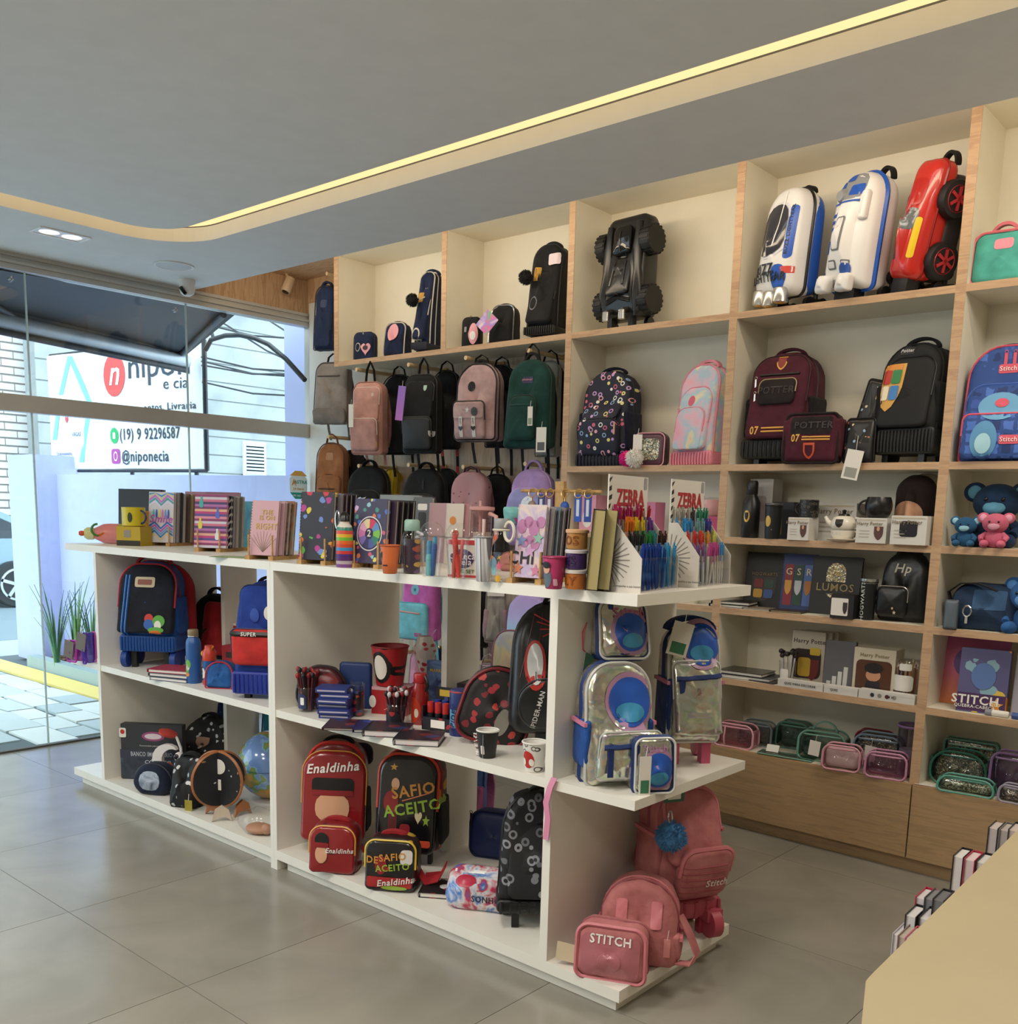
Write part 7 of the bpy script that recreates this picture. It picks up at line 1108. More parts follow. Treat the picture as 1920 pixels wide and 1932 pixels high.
for k,(px,py,c) in enumerate(((905,1635,'#d8d4d0'),(935,1642,'#2f6a5a'))): p = on('z',ZB,px,py); t = T('hang_card',('loose white hang card lying on the base near the divider','loose green hang card lying on the base near the blue case')[k],'card',(p.x,p.y,ZB),.4+k); t.add('card',box(-.035,.035,-.025,.025,0,.0015),P(c,.5),False); t.add('print',box(-.02,.02,-.012,.012,.0015,.002),P('#5a4a5a',.5),False)
# ---- right end: silver bags,pink bags
HOL = HOLO(); NVY = P('#12306c',.5); MSH = CL('#123a78',.7,'#1d4f9a',300)
def badge(b,x,z,s):
    b.decal('badge',P('#a87f9c',.4),x,z,.155*s,.17*s,EL,off=.003,n=26); b.decal('badge_core',P('#2455b0',.4),x,z,.13*s,.14*s,EL,off=.005,n=26); b.decal('badge_band',P('#3f8fb8',.4),x,z-.03*s,.085*s,.055*s,EL,off=.007)
def xyz(px,py,z,dy=0): p = on('z',z,px,py); return (p.x,p.y+dy,z)
l,w,h = Z3((1058,1245,1228,1486),ZM,1.0,.17,.45)
b = Bag('large silver iridescent backpack with blue mesh side pocket',(l[0],l[1],ZM),w*.94,h*.98,.15,1.0,HOL,.4,.1,.3,.05,.02,.008); b.piping(P('#c8c8c4',.3),-.7,.006).piping(NVY,-.05,.009); b.pocket(.02,w*.86,h*.42,.055,HOL,x=.01,rt=.12,rb=.12,zm=P('#c8c8c4',.3),wr=.006); b.bar(NVY,-w*.34,h*.36,w*.38,h*.37,.009); b.pull(-w*.26,h*.36,NVY,.09,.018); badge(b,.03,h*.68,1.05); b.side(MSH,h*.4,.05,P('#cf7f9c',.5),th=.022); b.straps(NVY,.0)

l,w,h = Z3((1216,1170,1345,1432),ZM,.9,.16,.5)
b = Bag('silver iridescent rolling backpack with navy handle and pink feet',(l[0]+.01,l[1]+.02,ZM),w*.97,h-.1,.17,.9,HOL,.4,.08,.3,.05,.02,.007,zb=.08); b.piping(P('#c8c8c4',.3),-.7,.006).piping(NVY,0,.008); b.pocket(.03,w*.88,h*.5,.05,HOL,rt=.12,rb=.1,zm=P('#c8c8c4',.3),wr=.006); b.bar(NVY,-w*.4,h*.45,w*.42,h*.47,.01); b.pull(-w*.3,h*.44,NVY,.08,.018); badge(b,.02,b.zb+h*.68,.95); b.side(NVY,h*.4,.02,P('#cf7f9c',.5),th=.022); b.handle(CL('#122a5c'),.16,.04,.016,.04); b.tag_(-w*.32,h*.84,.07,.11,P('#cfc9bc',.6),.25,None,None,P('#2f6a4a',.5))
for k in (-1,1): b.add('pink_foot',M_([box(k*w*.3-.016,k*w*.3+.016,-.05,-.015,0,.08)]),P('#c8587a',.4),False); b.add('wheel',xf(lathe([(.015,-.01),(.028,-.01),(.028,.01),(.015,.01)],16),TR((k*w*.36,.07,.028)) @ RO(math.pi/2,4,'Y')),P('#c8587a',.4))
zt_ = on('y',l[1],1150,1252).z
l2,w2,h2 = Z3((1094,1138,1222,1256),ZM,.45,.14)
py_ = on('z',ZM,1143,1478).y+.1; q = on('y',py_,1158,1250); q2 = on('y',py_,1158,1140); dep = (q-Vector((0,0,EYE))).dot(Fv); w2 = 116*dep/FPX*.98
b = Bag('silver iridescent lunch bag balanced on the large silver backpack',(q.x,py_,q.z),w2*.86,q2.z-q.z,.14,.95,HOL,.22,.16,.2,.06,.015,.006,rx=-.12,cat='lunch bag',name='lunch_bag'); hh = q2.z-q.z; b.piping(NVY,-.6,.009).piping(P('#c8c8c4',.3),-.95,.004); badge(b,.02,hh*.45,.85); b.text('Stitch',.042,P('#a8607c',.4),.02,hh*.78,1,.002,off=.004); b.pull(-w2*.2,hh*.95,NVY,.05,.016); b.add('pink_strap',band([(-w2*.48,.04,hh*.7),(-w2*.62,.0,hh*.45),(-w2*.6,.02,hh*.15),(-w2*.45,.06,hh*.05)],(0,1,0),.04,.004),P('#d0707c',.5)); b.add('price_tag',xf(box(-.055,.055,-.001,.001,-.1,0),TR((-w2*.62,.02,hh*.16)) @ RO(.5,4,'Y')),P('#3f6a52',.5),False); b.add('navy_base',mv(pillow(w2*.8,.03,.12,.012,.012),0,0,-.004),NVY)
l,w,h = Z3((1180,1377,1277,1486),ZM,.95,.1,.4); b = Bag('small silver iridescent lunch case with white price tag',(l[0],l[1]-.02,ZM),w*.98,h*.98,.11,.95,HOL,.2,.16,.1,.02,.012,.004,cat='lunch bag',name='lunch_bag'); b.piping(NVY,-.6,.008).piping(P('#d0d0cc',.3),-.95,.004); badge(b,w*.06,h*.42,.75); b.text('Stitch',.03,P('#a8789c',.4),-.0,h*.8,1,.001,off=.004); b.tag_(-w*.3,h*.7,.036,.12,PAPER,0,None,None,P('#3f7a5a',.5)); b.pull(-w*.42,h*.85,NVY,.06,.014)
rb = on('x',-1.79,1042,1478); tag(obj('pink_ribbon',band([(rb.x,IF_-.004,ZM+.012),(rb.x-.01,IF_-.012,ZM-.02),(rb.x-.022,IF_-.014,ZM-.07),(rb.x-.014,IF_-.012,ZM-.12),(rb.x-.02,IF_-.012,ZM-.19)],(1,0,0),.022,.002),P('#d98aa8',.5)),'thin pink strap hanging down over the shelf edge by the upright','strap')
PNK = CL('#b4686a',.85,'#c07a7a'); PNZ = P('#c8747c',.5)
l,w,h = Z3((1172,1480,1368,1760),ZB,1.1,.2,.35)
b = Bag('large coral pink rolling backpack with quilted pocket and blue pompom',(l[0]-.0,l[1]+.0,ZB),w*.8,h-.13,.18,1.1,PNK,.36,.1,.25,.03,.02,.006,zb=.125); bw = w*.8; b.piping(P('#8f434c',.6),-.1,.007).piping(PNZ,-.75,.006); b.pocket(h*.3,bw*.86,h*.46,.04,PNK,rt=.3,zm=PNZ,r=.007); b.pocket(.03,bw*.8,h*.36,.06,PNK,x=.02,rt=.22,rb=.2,zm=PNZ,r=.008)
for k in range(6): b.bar(P('#a04e58',.7),-bw*.3,h*(.08+.045*k),bw*.36,h*(.07+.048*k),.003,name='quilt_seam',off=.0)
b.text('Stitch',.035,P('#e8d8d4',.5),bw*.25,b.zb+h*.18,1,.0015,off=.004); b.side(PNK,h*.4,.05,PNZ); b.handle(PNK,.14,.04).straps(PNK,0); b.pom(-bw*.5,h*.52,.055,CL('#4a7fb0',.95),-.14,'blue furry pompom'); b.add('key_ring',tube([(-bw*.5+.0,-.13+.012*math.cos(k*.6),b.zb+h*.64+.022*math.sin(k*.6)) for k in range(11)],.003,5,True),STEEL)
b.add('tag_card',box(-bw*.62,-bw*.3,-.132,-.13,b.zb+h*.74,b.zb+h*.92),P('#3f6a58',.5),False); b.add('tag_label',box(-bw*.56,-bw*.36,-.134,-.1325,b.zb+h*.76,b.zb+h*.81),PAPER,False); b.trolley(P('#b04e5e',.45),.07,.05,P('#b04858',.4),P('#b04858',.4),6)
for k in (-1,1): b.add('castor',xf(lathe([(.02,-.02),(.05,-.018),(.05,.018),(.02,.02)],20),TR((k*bw*.36,-.1,.05)) @ RO(math.pi/2,4,'Y')),P('#b04858',.4)); b.add('fork',box(k*bw*.36-.03,k*bw*.36+.03,-.12,-.06,.06,.1),P('#b04e5e',.45),False)
l,w,h = Z3((1105,1658,1272,1825),ZB,.5,.14,.5)
b = Bag('coral pink rounded shoulder bag behind the small pink case',(l[0]+.01,l[1]+.03,ZB),w*.9,h,.18,.5,PNK,.46,.1,.25,.04,.02,.006,cat='shoulder bag',name='shoulder_bag'); b.piping(P('#8f434c',.6),-.5,.005).piping(PNZ,-.1,.005)
for k in (-1,1): b.add('strap_loop',b.stick(disc(.035,h*.3,14,RC),k*w*.2,h*.66,.006),PNZ)
b.side(PNK,h*.35,.02,PNZ); b.add('shoulder_strap',band([(w*.46,.0,h*.58),(w*.58,-.03,h*.42),(w*.68,-.05,h*.2),(w*.62,-.08,.03),(w*.46,-.06,.02)],(.5,1,0),.035,.005),PNK); b.tag_(w*.34,h*.42,.02,.06,P('#d88a8a',.5))
l,w,h = Z3((1090,1736,1226,1846),ZB,.5,.1,.4); b = Bag('small coral pink case with white lettering and clear front',(l[0],l[1]-.01,ZB),w,h,.12,.42,PNK,.18,.12,.08,.02,.012,.004,cat='lunch bag',name='lunch_bag'); b.piping(PNZ,-.8,.007).piping(P('#8f434c',.6),.2,.004); b.decal('clear_front',P('#b06870',.18),0,h*.48,w*.84,h*.76,RC,rt=.15); b.text('STITCH',.036,P('#efe6e2',.4),0,h*.78,1,.002,off=.004)
b.decal('embossed_oval',P('#bd747c',.3),0,h*.4,w*.34,h*.36,EL,off=.0035); b.decal('embossed_oval',P('#b06870',.2),0,h*.4,w*.32,h*.34,EL,off=.0045); b.pull(-w*.48,h*.7,PNZ,.07,.014); b.add('hang_card',xf(box(-.045,.045,-.001,.001,-.06,.0),TR((-w*.62,.0,.075)) @ RO(.1,4,'Y')),P('#d8c8a8',.6),False)
# ================================================================== goods on top of the island
BAM = WOOD('#a8814c','#c29a62',(20,20,20),.5)
def top(px,py): p = on('z',ZT,px,py); return (p.x,p.y,ZT)
def stand(label,px,py,rz,n=.3,sp=.055):
    x,y,z = top(px,py); t = T('book_stand',label,'book stand',(x,y,z),rz,group='bamboo book stands')
    for k in (-1,1): t.add('rail',box(k*sp-.011,k*sp+.011,-.02,n,0,.016),BAM,False); t.add('dowel',tube([(k*sp,-.006,.014),(k*sp,-.006,.1)],.004,8),BAM); t.add('dowel',tube([(k*sp,n-.02,.014),(k*sp,n-.02,.1)],.004,8),BAM)
    t.add('cross_bar',box(-sp,sp,n*.5-.01,n*.5+.01,.002,.012),BAM,False)
    return (x,y,z+.0165),rz
def row(base,rz,items,w,h,y0=.004,lean=-.1):
    """notebooks one behind the other on a stand; items: (label, cover, spiral, thickness, gap, w factor, h factor, dx)"""
    out = []; y = y0; c,s = math.cos(rz),math.sin(rz)
    for lab,cov,spi,th,gap,fw,fh,dx in items:
        yy = y+th/2; loc = (base[0]+dx*c-yy*s,base[1]+dx*s+yy*c,base[2]+.0005); out.append(notebook(lab,loc,w*fw,h*fh,th,rz,cov,lean,0,spi,-1,pages=P('#b5aca6',.7))); y += th+gap
    return out
WIRE = P('#2c2c30',.35,.6); GPG = P('#8d8680',.6)
# stand 1
b1,r1 = stand('bamboo stand holding the chevron notebook, nearest the glass',302,1030,.5)
X,Y,Z,w,h = fit((282,928,330,1026),b1[1],.5,.02,b1[2])
n1 = row(b1,r1,[('white notebook with pink and blue chevrons and bright lettering',P('#cfccd2',.4),None,.02,.012,1,1,0),('grey spiral notebook just behind the chevron one',P('#8a8488',.5),WIRE,.014,.008,.95,1.0,.012),('dark spiral notebook second behind the chevron one',P('#2a2a2e',.5),WIRE,.012,.01,.95,1.0,.016),('pale spiral notebook third behind the chevron one',P('#b0a8a8',.5),WIRE,.014,.03,.92,.98,.02),('dark covered notebook in the middle of the chevron stand',P('#5a4a40',.5),None,.012,.016,.92,.98,.02),('beige notebook fifth on the chevron stand',P('#a8937c',.5),None,.012,.012,.95,.98,.02),('tan notebook sixth on the chevron stand',P('#8d7a66',.5),None,.012,.012,.95,.98,.02),('brown notebook last on the chevron stand',P('#7a6858',.5),None,.014,.01,.98,.98,.02)],w,h)
t = n1[0]
for z0,flip,cols in ((h*.98,-1,('#2a8fc4','#d8c8a0','#c06ac8','#3f9fb0','#d8d8f0','#b85ac0')),(h*.02,1,('#d8c89a','#2f7fc4','#6aa0e0','#c05ac8','#2a6ac0','#cfa8e0'))):
    for k,c in enumerate(cols[:5]):
        zz = z0-flip*0+(-1 if flip < 0 else 1)*(.012+.0145*k)
        pts = [(-w*.49,zz+(0)),(-w*.25,zz+.022),(0,zz-.01),(w*.25,zz+.022),(w*.49,zz)]
        pts = [(x,min(max(q,.006),h-.006)) for x,q in pts]; v = [(x,-.0112,q) for x,q in pts]+[(x,-.0112,min(q+.010,h-.004)) for x,q in pts]; t.add('chevron',(v,[[i,i+1,i+6,i+5] for i in range(4)]),P(c,.4),False)
t.text('Smile',.055,P('#c05ab8',.5),0,h*.46,1,.002,shear=.2)
for k,c in enumerate(('#3fb8d0','#2f5fc0','#d8d070','#d87ab0','#5f9fe0','#2f60b0')): t.decal('drop_print',P(c,.5),(k-2.5)*w*.12,h*.56,.011,.05,EL)
# yellow things and framed boards at the near-glass end
X,Y,Z,w,h = fit((242,925,300,1018),2.86,.5,.02,ZT)
for k,lab in enumerate(('large black board with cream edge lines standing at the back','second large black board behind, at the glass end','grey backed large board standing nearest the glass')): notebook(lab,(X+.02-.03*k,Y+.03*k-.04,ZT),.27,h*1.02,.014,.45,(P('#111114',.4),P('#141418',.4),P('#6a6a70',.5))[k],-.06,pages=P('#d8cfb0',.6),name='board',cat='board')
YEL = P('#c9b51f',.35)
l,w,h = (lambda q: ((q[0],q[1],ZT),q[3],q[4]))(fitz((233,990,275,1030),ZT,.35,.1)); t = carton('yellow box with dark foot band under the yellow mug',l,.13,.11,.095,.55,P('#b89a1c',.5)); t.decal('foot_band',P('#2a2418',.5),0,.014,.128,.026,RC,rt=.02); t.decal('label',P('#8a8478',.5),-.005,.06,.036,.036,RC,rt=.05);
t = mug('square yellow mug with dark handle standing on the yellow box',(l[0],l[1],ZT+.0965),.056,.095,YEL,.2,.056,0,P('#d8c84a',.4),P('#1e2a5a',.35)); t.decal('print',P('#2c3a22',.5),.03,.045,.02,.05,EL)
p = top(228,1022); t = cup('orange plastic cup with red print behind the yellow mug',(p[0],p[1]+.12,ZT),.04,.05,.165,FILM('#e8a020',.8),None,'cup','cup'); t.decal('print',P('#b8481c',.4),0,.1,.03,.05)
p = top(206,1026); t = T('drinking_bottle','transparent yellow and orange bottle lying on its side','bottle',(p[0],p[1]+.03,ZT+.052),1.15); FO,FY = FILM('#e8721c',.6),FILM('#d8c81c',.55); RM = RO(-math.pi/2,4,'Y')
t.add('body',xf(lathe([(.03,-.12),(.05,-.115),(.052,-.02)],24),RM),FY); t.add('shoulder',xf(lathe([(.052,.02),(.05,.05),(.03,.09),(.026,.1)],24,False),RM),FO); t.add('middle',xf(lathe([(.052,-.02),(.0525,.02)],24,False),RM),FO); t.add('cap',xf(lathe([(.03,.098),(.032,.1),(.032,.13),(.02,.145)],20),RM),FY); t.add('loop',tube([(-.08-.03*math.sin(k*.5),-.03,.02+.03*math.cos(k*.5)) for k in range(10)],.006,6),P('#3f7a2a',.4)); t.add('spout',xf(lathe([(.012,.145),(.014,.16),(.008,.17)],14),RM),P('#c8502a',.4))
# stand 2
b2,r2 = stand('bamboo stand holding the striped notebook',395,1041,.5)
X,Y,Z,w,h = fit((378,933,440,1036),b2[1],.5,.02,b2[2]); STR = STRIPES(['#c8c4d0','#8a3a6a','#d88aa0','#5a4a8a','#b83a7a','#d8a890','#7a3a6a','#a86aa8','#4a3a6a','#c86a8a'],9,'Z',.4)
n2 = row(b2,r2,[('striped pink purple notebook with white lines and bottle shapes',STR,None,.02,.01,1,1,0),('navy notebook with zigzag edge behind the striped one',STRIPES(['#12162c','#12162c','#b8b4b0'],30,'Z',.5,.02),None,.016,.008,.95,.98,.01),('grey spiral notebook behind the navy zigzag one',P('#77727a',.5),WIRE,.018,.01,.95,.98,.012),('pale checked notebook fourth on the striped stand',P('#9d9490',.5),None,.02,.008,.95,.98,.014),('grey green notebook fifth on the striped stand',P('#6f746c',.5),None,.012,.008,.95,.98,.016),('light taupe notebook last on the striped stand',P('#a89d98',.5),WIRE,.016,.01,.95,.98,.016)],w,h)
t = n2[0]
for x,z,c in ((-.3,.82,'#3fa8a0'),(.22,.62,'#5a6ac0'),(-.32,.42,'#d8c84a'),(.22,.22,'#e0dce0')): t.decal('bottle_print',P(c,.5),w*x,h*z,w*.13,h*.14,RC,rt=.45); t.decal('bottle_neck',P(c,.5),w*x,h*(z+.1),w*.06,h*.08,RC)
X,Y,Z,w,h = fit((352,928,400,1020),2.9,.5,.02,ZT); notebook('mauve pink notebook with small dark print behind the striped stand',(X+.05,Y-.02,ZT),.2,h,.02,.4,P('#a06f7e',.5),-.06).text('AGENDA',.018,P('#4a3038',.5),-.06,h*.86,1,.0005); notebook('tall mauve notebook standing behind the striped notebook row',(X+.22,Y+.0,ZT),.2,h,.02,.4,P('#8f6474',.5),-.06)
# stand 3
b3,r3 = stand('bamboo stand holding the pink wire notebook',493,1056,.4)
X,Y,Z,w,h = fit((485,944,540,1048),b3[1],.4,.02,b3[2]); PKN = P('#cfa3ac',.45)
n3 = row(b3,r3,[('pale pink wire notebook with gold lettering and twig print',PKN,WIRE,.016,.014,1,1,0),('pink notebook leaning behind the gold lettered one',P('#c59aa4',.5),None,.02,.008,.95,.99,.012),('dark floral notebook on the pink stand',MARBLE(['#2c2a2e','#5a4a44','#8a6a5a','#3a4438'],16,.5),None,.022,.008,.95,.98,.016),('green floral notebook last on the pink stand',MARBLE(['#6a7460','#8f8468','#9a5a3a','#58644e'],12,.5),None,.022,.008,.98,1.0,.02)],w,h,.004,-.16)
t = n3[0]; t.text('THE',.028,P('#c8a860',.4),w*.1,h*.78,1,.001); t.text('IS ON',.026,P('#c8a860',.4),w*.1,h*.68,1,.001); t.text('RIGHT',.036,P('#c8a860',.4),w*.1,h*.52,.9,.001)
for k in range(9): t.add('twig_print',t.stick(M_([xf(([(-.0012,0,0),(.0012,0,0),(.0006,0,.085),(-.0006,0,.085)],[[0,1,2,3]]),RO((k-4)*.2,4,'Y'))]),w*.02,h*.06,.002),P('#8a7260',.5),False)
X,Y,Z,w,h = fit((424,944,500,1040),2.9,.4,.02,ZT); notebook('teal and yellow notebook glimpsed behind the pink wire one',(X+.05,Y,ZT),.2,h*.98,.02,.4,MARBLE(['#2f6a84','#3f8a9c','#a89a3a'],8,.5),-.05)
# stand 4 (dark colourful doodles) and rainbow bottle
b4,r4 = stand('bamboo stand holding the dark doodle notebook',592,1065,.3)
X,Y,Z,w,h = fit((575,928,642,1058),b4[1],.3,.02,b4[2]); DD = DOTS('#2b2b38',['#d8c83a','#d8642c','#b03a8a','#5fae3a','#6a8ac8','#8a4ab0','#d8a03a','#c83a4a'],26,.36,.45)
n4 = row(b4,r4,[('dark wire notebook covered in bright doodle shapes',DD,WIRE,.02,.012,1,1,0),('grey wire notebook just behind the doodle one',P('#6f6a72',.5),WIRE,.016,.01,.97,.99,.014),('dark purple notebook third on the doodle stand',P('#3a2434',.5),None,.016,.012,.97,.99,.018),('black red notebook fourth on the doodle stand',DOTS('#1e1a20',['#7a2430','#5a5a60'],20,.3,.5),WIRE,.016,.01,.97,.99,.02),('dark notebook last on the doodle stand',DOTS('#1c1c22',['#8a2a4a','#3a4a7a'],14,.3,.5),WIRE,.018,.01,1,.99,.022)],w,h)
n4[0].text('2',.04,P('#d8d4dc',.5),w*.32,h*.1,1,.002)
def TOPR(bx,d=.06): x,y,z,w,h = fitz(bx,ZT,None,d); return (x,y,z),w/2,h
l,r,h = TOPR((634,984,666,1071)); t = bottle('rainbow striped steel bottle with black cap and carabiner',l,[('body',[(r*.95,0),(r,.004),(r,h*.82),(r*.8,h*.92),(r*.55,h*.96),(r*.55,h)],STRIPES(['#7a4a8a','#b8a8b0','#5a2a6a','#4a2a7a','#c83a3a','#3a8ac0','#c84a2c','#d8622c','#6aae3a','#d8a82c','#c84a3a','#2a7a6a','#d8d0c4','#d8d0c4'],1/h*.98,'Z',.35)),('cap',[(r*.6,h),(r*.66,h*1.01),(r*.6,h*1.12),(r*.3,h*1.2),(r*.1,h*1.22)],P('#161318',.3))]); t.add('carabiner',tube([(-r*.9+.012*math.cos(k*.6),-.01,h*1.03+.034*math.sin(k*.6)) for k in range(11)],.003,5,True),STEEL)
# stand 5 (dots with ring)
b5,r5 = stand('bamboo stand holding the spotted notebook with a ring',692,1072,.2)
X,Y,Z,w,h = fit((671,941,738,1064),b5[1],.2,.02,b5[2]); DT_ = DOTS('#3a3452',['#d8cf6a','#c85a7a','#4a6ac0','#d8744a','#8ac0c8','#c8a0c8','#3f8a7a'],34,.3,.45)
n5 = row(b5,r5,[('navy spotted notebook with a big coloured ring on its cover',DT_,None,.02,.012,1,1,0),('grey paged notebook right behind the spotted one',P('#3a2a3a',.5),None,.016,.012,.97,.99,.02),('black red notebook third on the spotted stand',P('#241c22',.5),WIRE,.014,.014,.97,.99,.026),('black notebook fourth on the spotted stand',P('#16161a',.5),None,.012,.016,.97,.99,.03),('black notebook with grey pages last on the spotted stand',P('#141418',.5),None,.016,.01,.97,.99,.034)],w,h)
t = n5[0]; t.decal('ring_white',P('#d8d4dc',.5),0,h*.46,w*.78,w*.86,EL,off=.0012,n=40); t.decal('ring_dark',P('#2e2a44',.5),0,h*.46,w*.72,w*.8,EL,off=.0018,n=40)
for k,c in enumerate(('#c83a5a','#5a8ac0','#7ab84a','#2f7a6a','#4a5a9a','#3a3a6a','#7a6ab0','#c87ab0','#d8a0c0','#d8cfa0')):
    a0_,a1_ = k*math.pi/5,(k+1)*math.pi/5; ra,rb_ = w*.13,w*.33; v = [(ra*math.sin(a0_),0,ra*1.1*math.cos(a0_)),(rb_*math.sin(a0_),0,rb_*1.1*math.cos(a0_)),(rb_*math.sin((a0_+a1_)/2)*1.04,0,rb_*1.14*math.cos((a0_+a1_)/2)),(rb_*math.sin(a1_),0,rb_*1.1*math.cos(a1_)),(ra*math.sin(a1_),0,ra*1.1*math.cos(a1_))]; t.add('ring_segment',t.stick((v,[[0,1,2,3,4]]),0,h*.46,.0026),P(c,.5),False)
t.text('2',.035,P('#d8d4dc',.5),0,h*.46,1,.002,off=.003)
# wrapped notebooks and pink albums at the back
for k,(bx,c,lab,sp) in enumerate((((712,934,790,1010),'#8b9294','clear wrapped grey notebook standing behind the spotted stand',None),((775,938,815,1010),'#5f6466','clear wrapped wire notebook beside the grey wrapped one',WIRE),((806,949,850,1010),'#b48f92','dusty pink album standing behind the dome cups',None),((838,950,875,1010),'#d8ccc0','cream album with orange fruit print behind the dome cups',None),((862,950,886,1010),'#b07f82','rose album behind the fruit print one',None))):
    X,Y,Z,w,h = fit(bx,2.88-.02*(k % 2),.25,.02,ZT); t = notebook(lab,(X,Y,ZT),w,h,.02,.25,P(c,.35 if k < 2 else .5),-.08,0,sp)
    if k < 2: t.add('clear_wrap',box(-w/2-.003,w/2+.003,-.014,.014,-.0,h+.004),CLEAR('#ffffff',.97,.08),False)
    if k == 1: t.decal('label',P('#1e1e22',.5),0,h*.62,w*.4,h*.3); t.decal('label_top',PAPER,0,h*.85,w*.5,h*.1)
    if k == 3: [t.decal('fruit_print',P(c2,.5),w*x,h*z,.03,.034,EL) for x,z,c2 in ((-.1,.72,'#d8843a'),(.1,.5,'#b84a3a'),(-.15,.3,'#c8643a'),(.18,.2,'#a84a3a'))]
# cups and bottles in front
l,r,h = TOPR((717,1029,754,1083)); t = cup('orange plastic cup with dark swirl print',l,r*.72,r,h,P('#cf6a3a',.4),P('#b85a30',.5)); t.decal('swirl',P('#2e1c18',.5),-.012,h*.66,.016,.03,'heart'); t.decal('round_mark',P('#d8a890',.4),-.02,h*.5,.016,.018,EL); t.decal('dots',P('#2e1c18',.5),.004,h*.3,.02,.005)
l,r,h = TOPR((757,980,796,1083)); gcap = P('#8fb0a4',.4)
t = bottle('clear bottle with sage green flip cap and sticker sheet inside',l,[('body',[(r*.95,0),(r,.004),(r,h*.66),(r*.86,h*.76),(r*.66,h*.8)],CLEAR('#eef6f4',.95)),('cap',[(r*.72,h*.79),(r*.76,h*.8),(r*.74,h*.97),(r*.6,h)],gcap),('sticker_sheet',[(r*.8,h*.02),(r*.82,h*.64)],DOTS('#3a2a3c',['#a8503a','#4a7a5a','#6a4a7a','#c89a4a','#8a3a4a'],36,.4,.4,.2))]); t.add('carry_loop',tube([(r*.6+.03*math.sin(k*.4),0,h*.78-.02*k/8) for k in range(9)],.005,6),P('#b8b4b8',.4))
def domecup(label,bx,fills,gname):
    l,r,h = TOPR(bx); t = cup(label,l,r*.66,r*.94,h*.76,CLEAR('#ffffff',.96),CLEAR('#ffffff',.98),'dome_cup','cup'); t.add('dome_lid',mv(lathe([(r*.98,0),(r,.004),(r*.96,.012)]+[(r*.92*math.cos(a),.012+h*.22*math.sin(a)) for a in (0,.4,.8,1.2)],28,False),0,0,h*.76),CLEAR('#ffffff',.96)); t.add('lid_ring',tube([(r*math.cos(k*.22),r*math.sin(k*.22),h*.765) for k in range(29)],.003,6,True),CLEAR('#e8e8e8',.8))
    for lab,nm,x,y,x1,z1,rr_,c in fills:
        o = T(nm,lab,nm.replace('_',' '),(l[0]+x*r,l[1]+y*r,ZT+.006)); o.add('barrel',tube([(0,0,0),(x1*r*.5,0,h*z1*.5),(x1*r,0,h*z1)],rr_,8,False,(.7,1,1)),P(c,.4)); o.add('cap',tube([(x1*r,0,h*z1),(x1*r*1.08,0,h*(z1+.1))],rr_*1.1,8,False,(1,.8)),P(c,.3))
    return l,r,h
domecup('clear dome lidded cup holding blue stationery',(789,988,838,1090),(('light blue highlighter leaning inside the blue dome cup','highlighter',-.3,-.1,.15,.55,.009,'#4a8ab0'),('teal blue marker upright inside the blue dome cup','marker',.0,.25,.1,.62,.007,'#3a9ab8'),('deep blue correction pen inside the blue dome cup','correction_pen',.25,-.2,.25,.5,.009,'#2a5aa0'),('aqua glue tube inside the blue dome cup','glue_tube',.1,-.35,.0,.3,.011,'#6ab0b8')),'b')
domecup('clear dome lidded cup holding red stationery',(838,990,886,1094),(('long red ruler marker leaning inside the red dome cup','marker',.3,-.1,-.5,.66,.009,'#c8322c'),('red white figure pen inside the red dome cup','figure_pen',-.2,-.2,.2,.5,.008,'#b0382f'),('pink red pencil inside the red dome cup','pencil',.0,.2,.3,.6,.005,'#d86a6a')),'r')
l,r,h = TOPR((828,996,862,1086)); t = cup('plain clear dome lidded cup behind the blue one',(l[0]+.02,l[1]+.1,ZT),r*.66,r*.94,h*.76,CLEAR('#ffffff',.96),None,'dome_cup','cup'); t.add('dome_lid',mv(lathe([(r*.98,0),(r,.004)]+[(r*.92*math.cos(a),.01+h*.22*math.sin(a)) for a in (0,.4,.8,1.2)],24,False),0,0,h*.76),CLEAR('#ffffff',.96)); o = T('purple_pen','purple pen inside the plain clear dome cup','pen',(l[0]+.02,l[1]+.1,ZT+.006)); o.add('barrel',tube([(0,0,0),(.012,0,h*.5)],.006,8),P('#5a3a7a',.4)); o.add('cap',tube([(.012,0,h*.5),(.014,0,h*.58)],.0065,8),P('#4a2a6a',.3))
X,Y,Z,w,h = fit((866,1017,906,1091),top(884,1091)[1]+.03,.3,.06,ZT); t = carton('white and red mug set box with purple oval print',(X,Y,ZT),.125,.08,h,.35,P('#d8d0c4',.5)); t.decal('red_top',P('#b8343c',.5),0,h*.92,.12,h*.12,RC,rt=.03); t.decal('red_foot',P('#b8343c',.5),0,h*.05,.12,h*.06,RC,rt=.03); t.decal('oval_print',P('#4a2f5c',.5),-.01,h*.5,.085,h*.5,EL); t.text('Caneca',.03,P('#e8e0e4',.5),-.01,h*.56,1,.001,off=.003); t.text('+',.026,P('#e8e0e4',.5),-.01,h*.48,1,.001,off=.003); t.text('tigela',.03,P('#e8e0e4',.5),-.01,h*.41,1,.001,off=.003); t.text('MUG SET',.018,P('#6a7a4a',.5),-.005,h*.17,1,.0006)
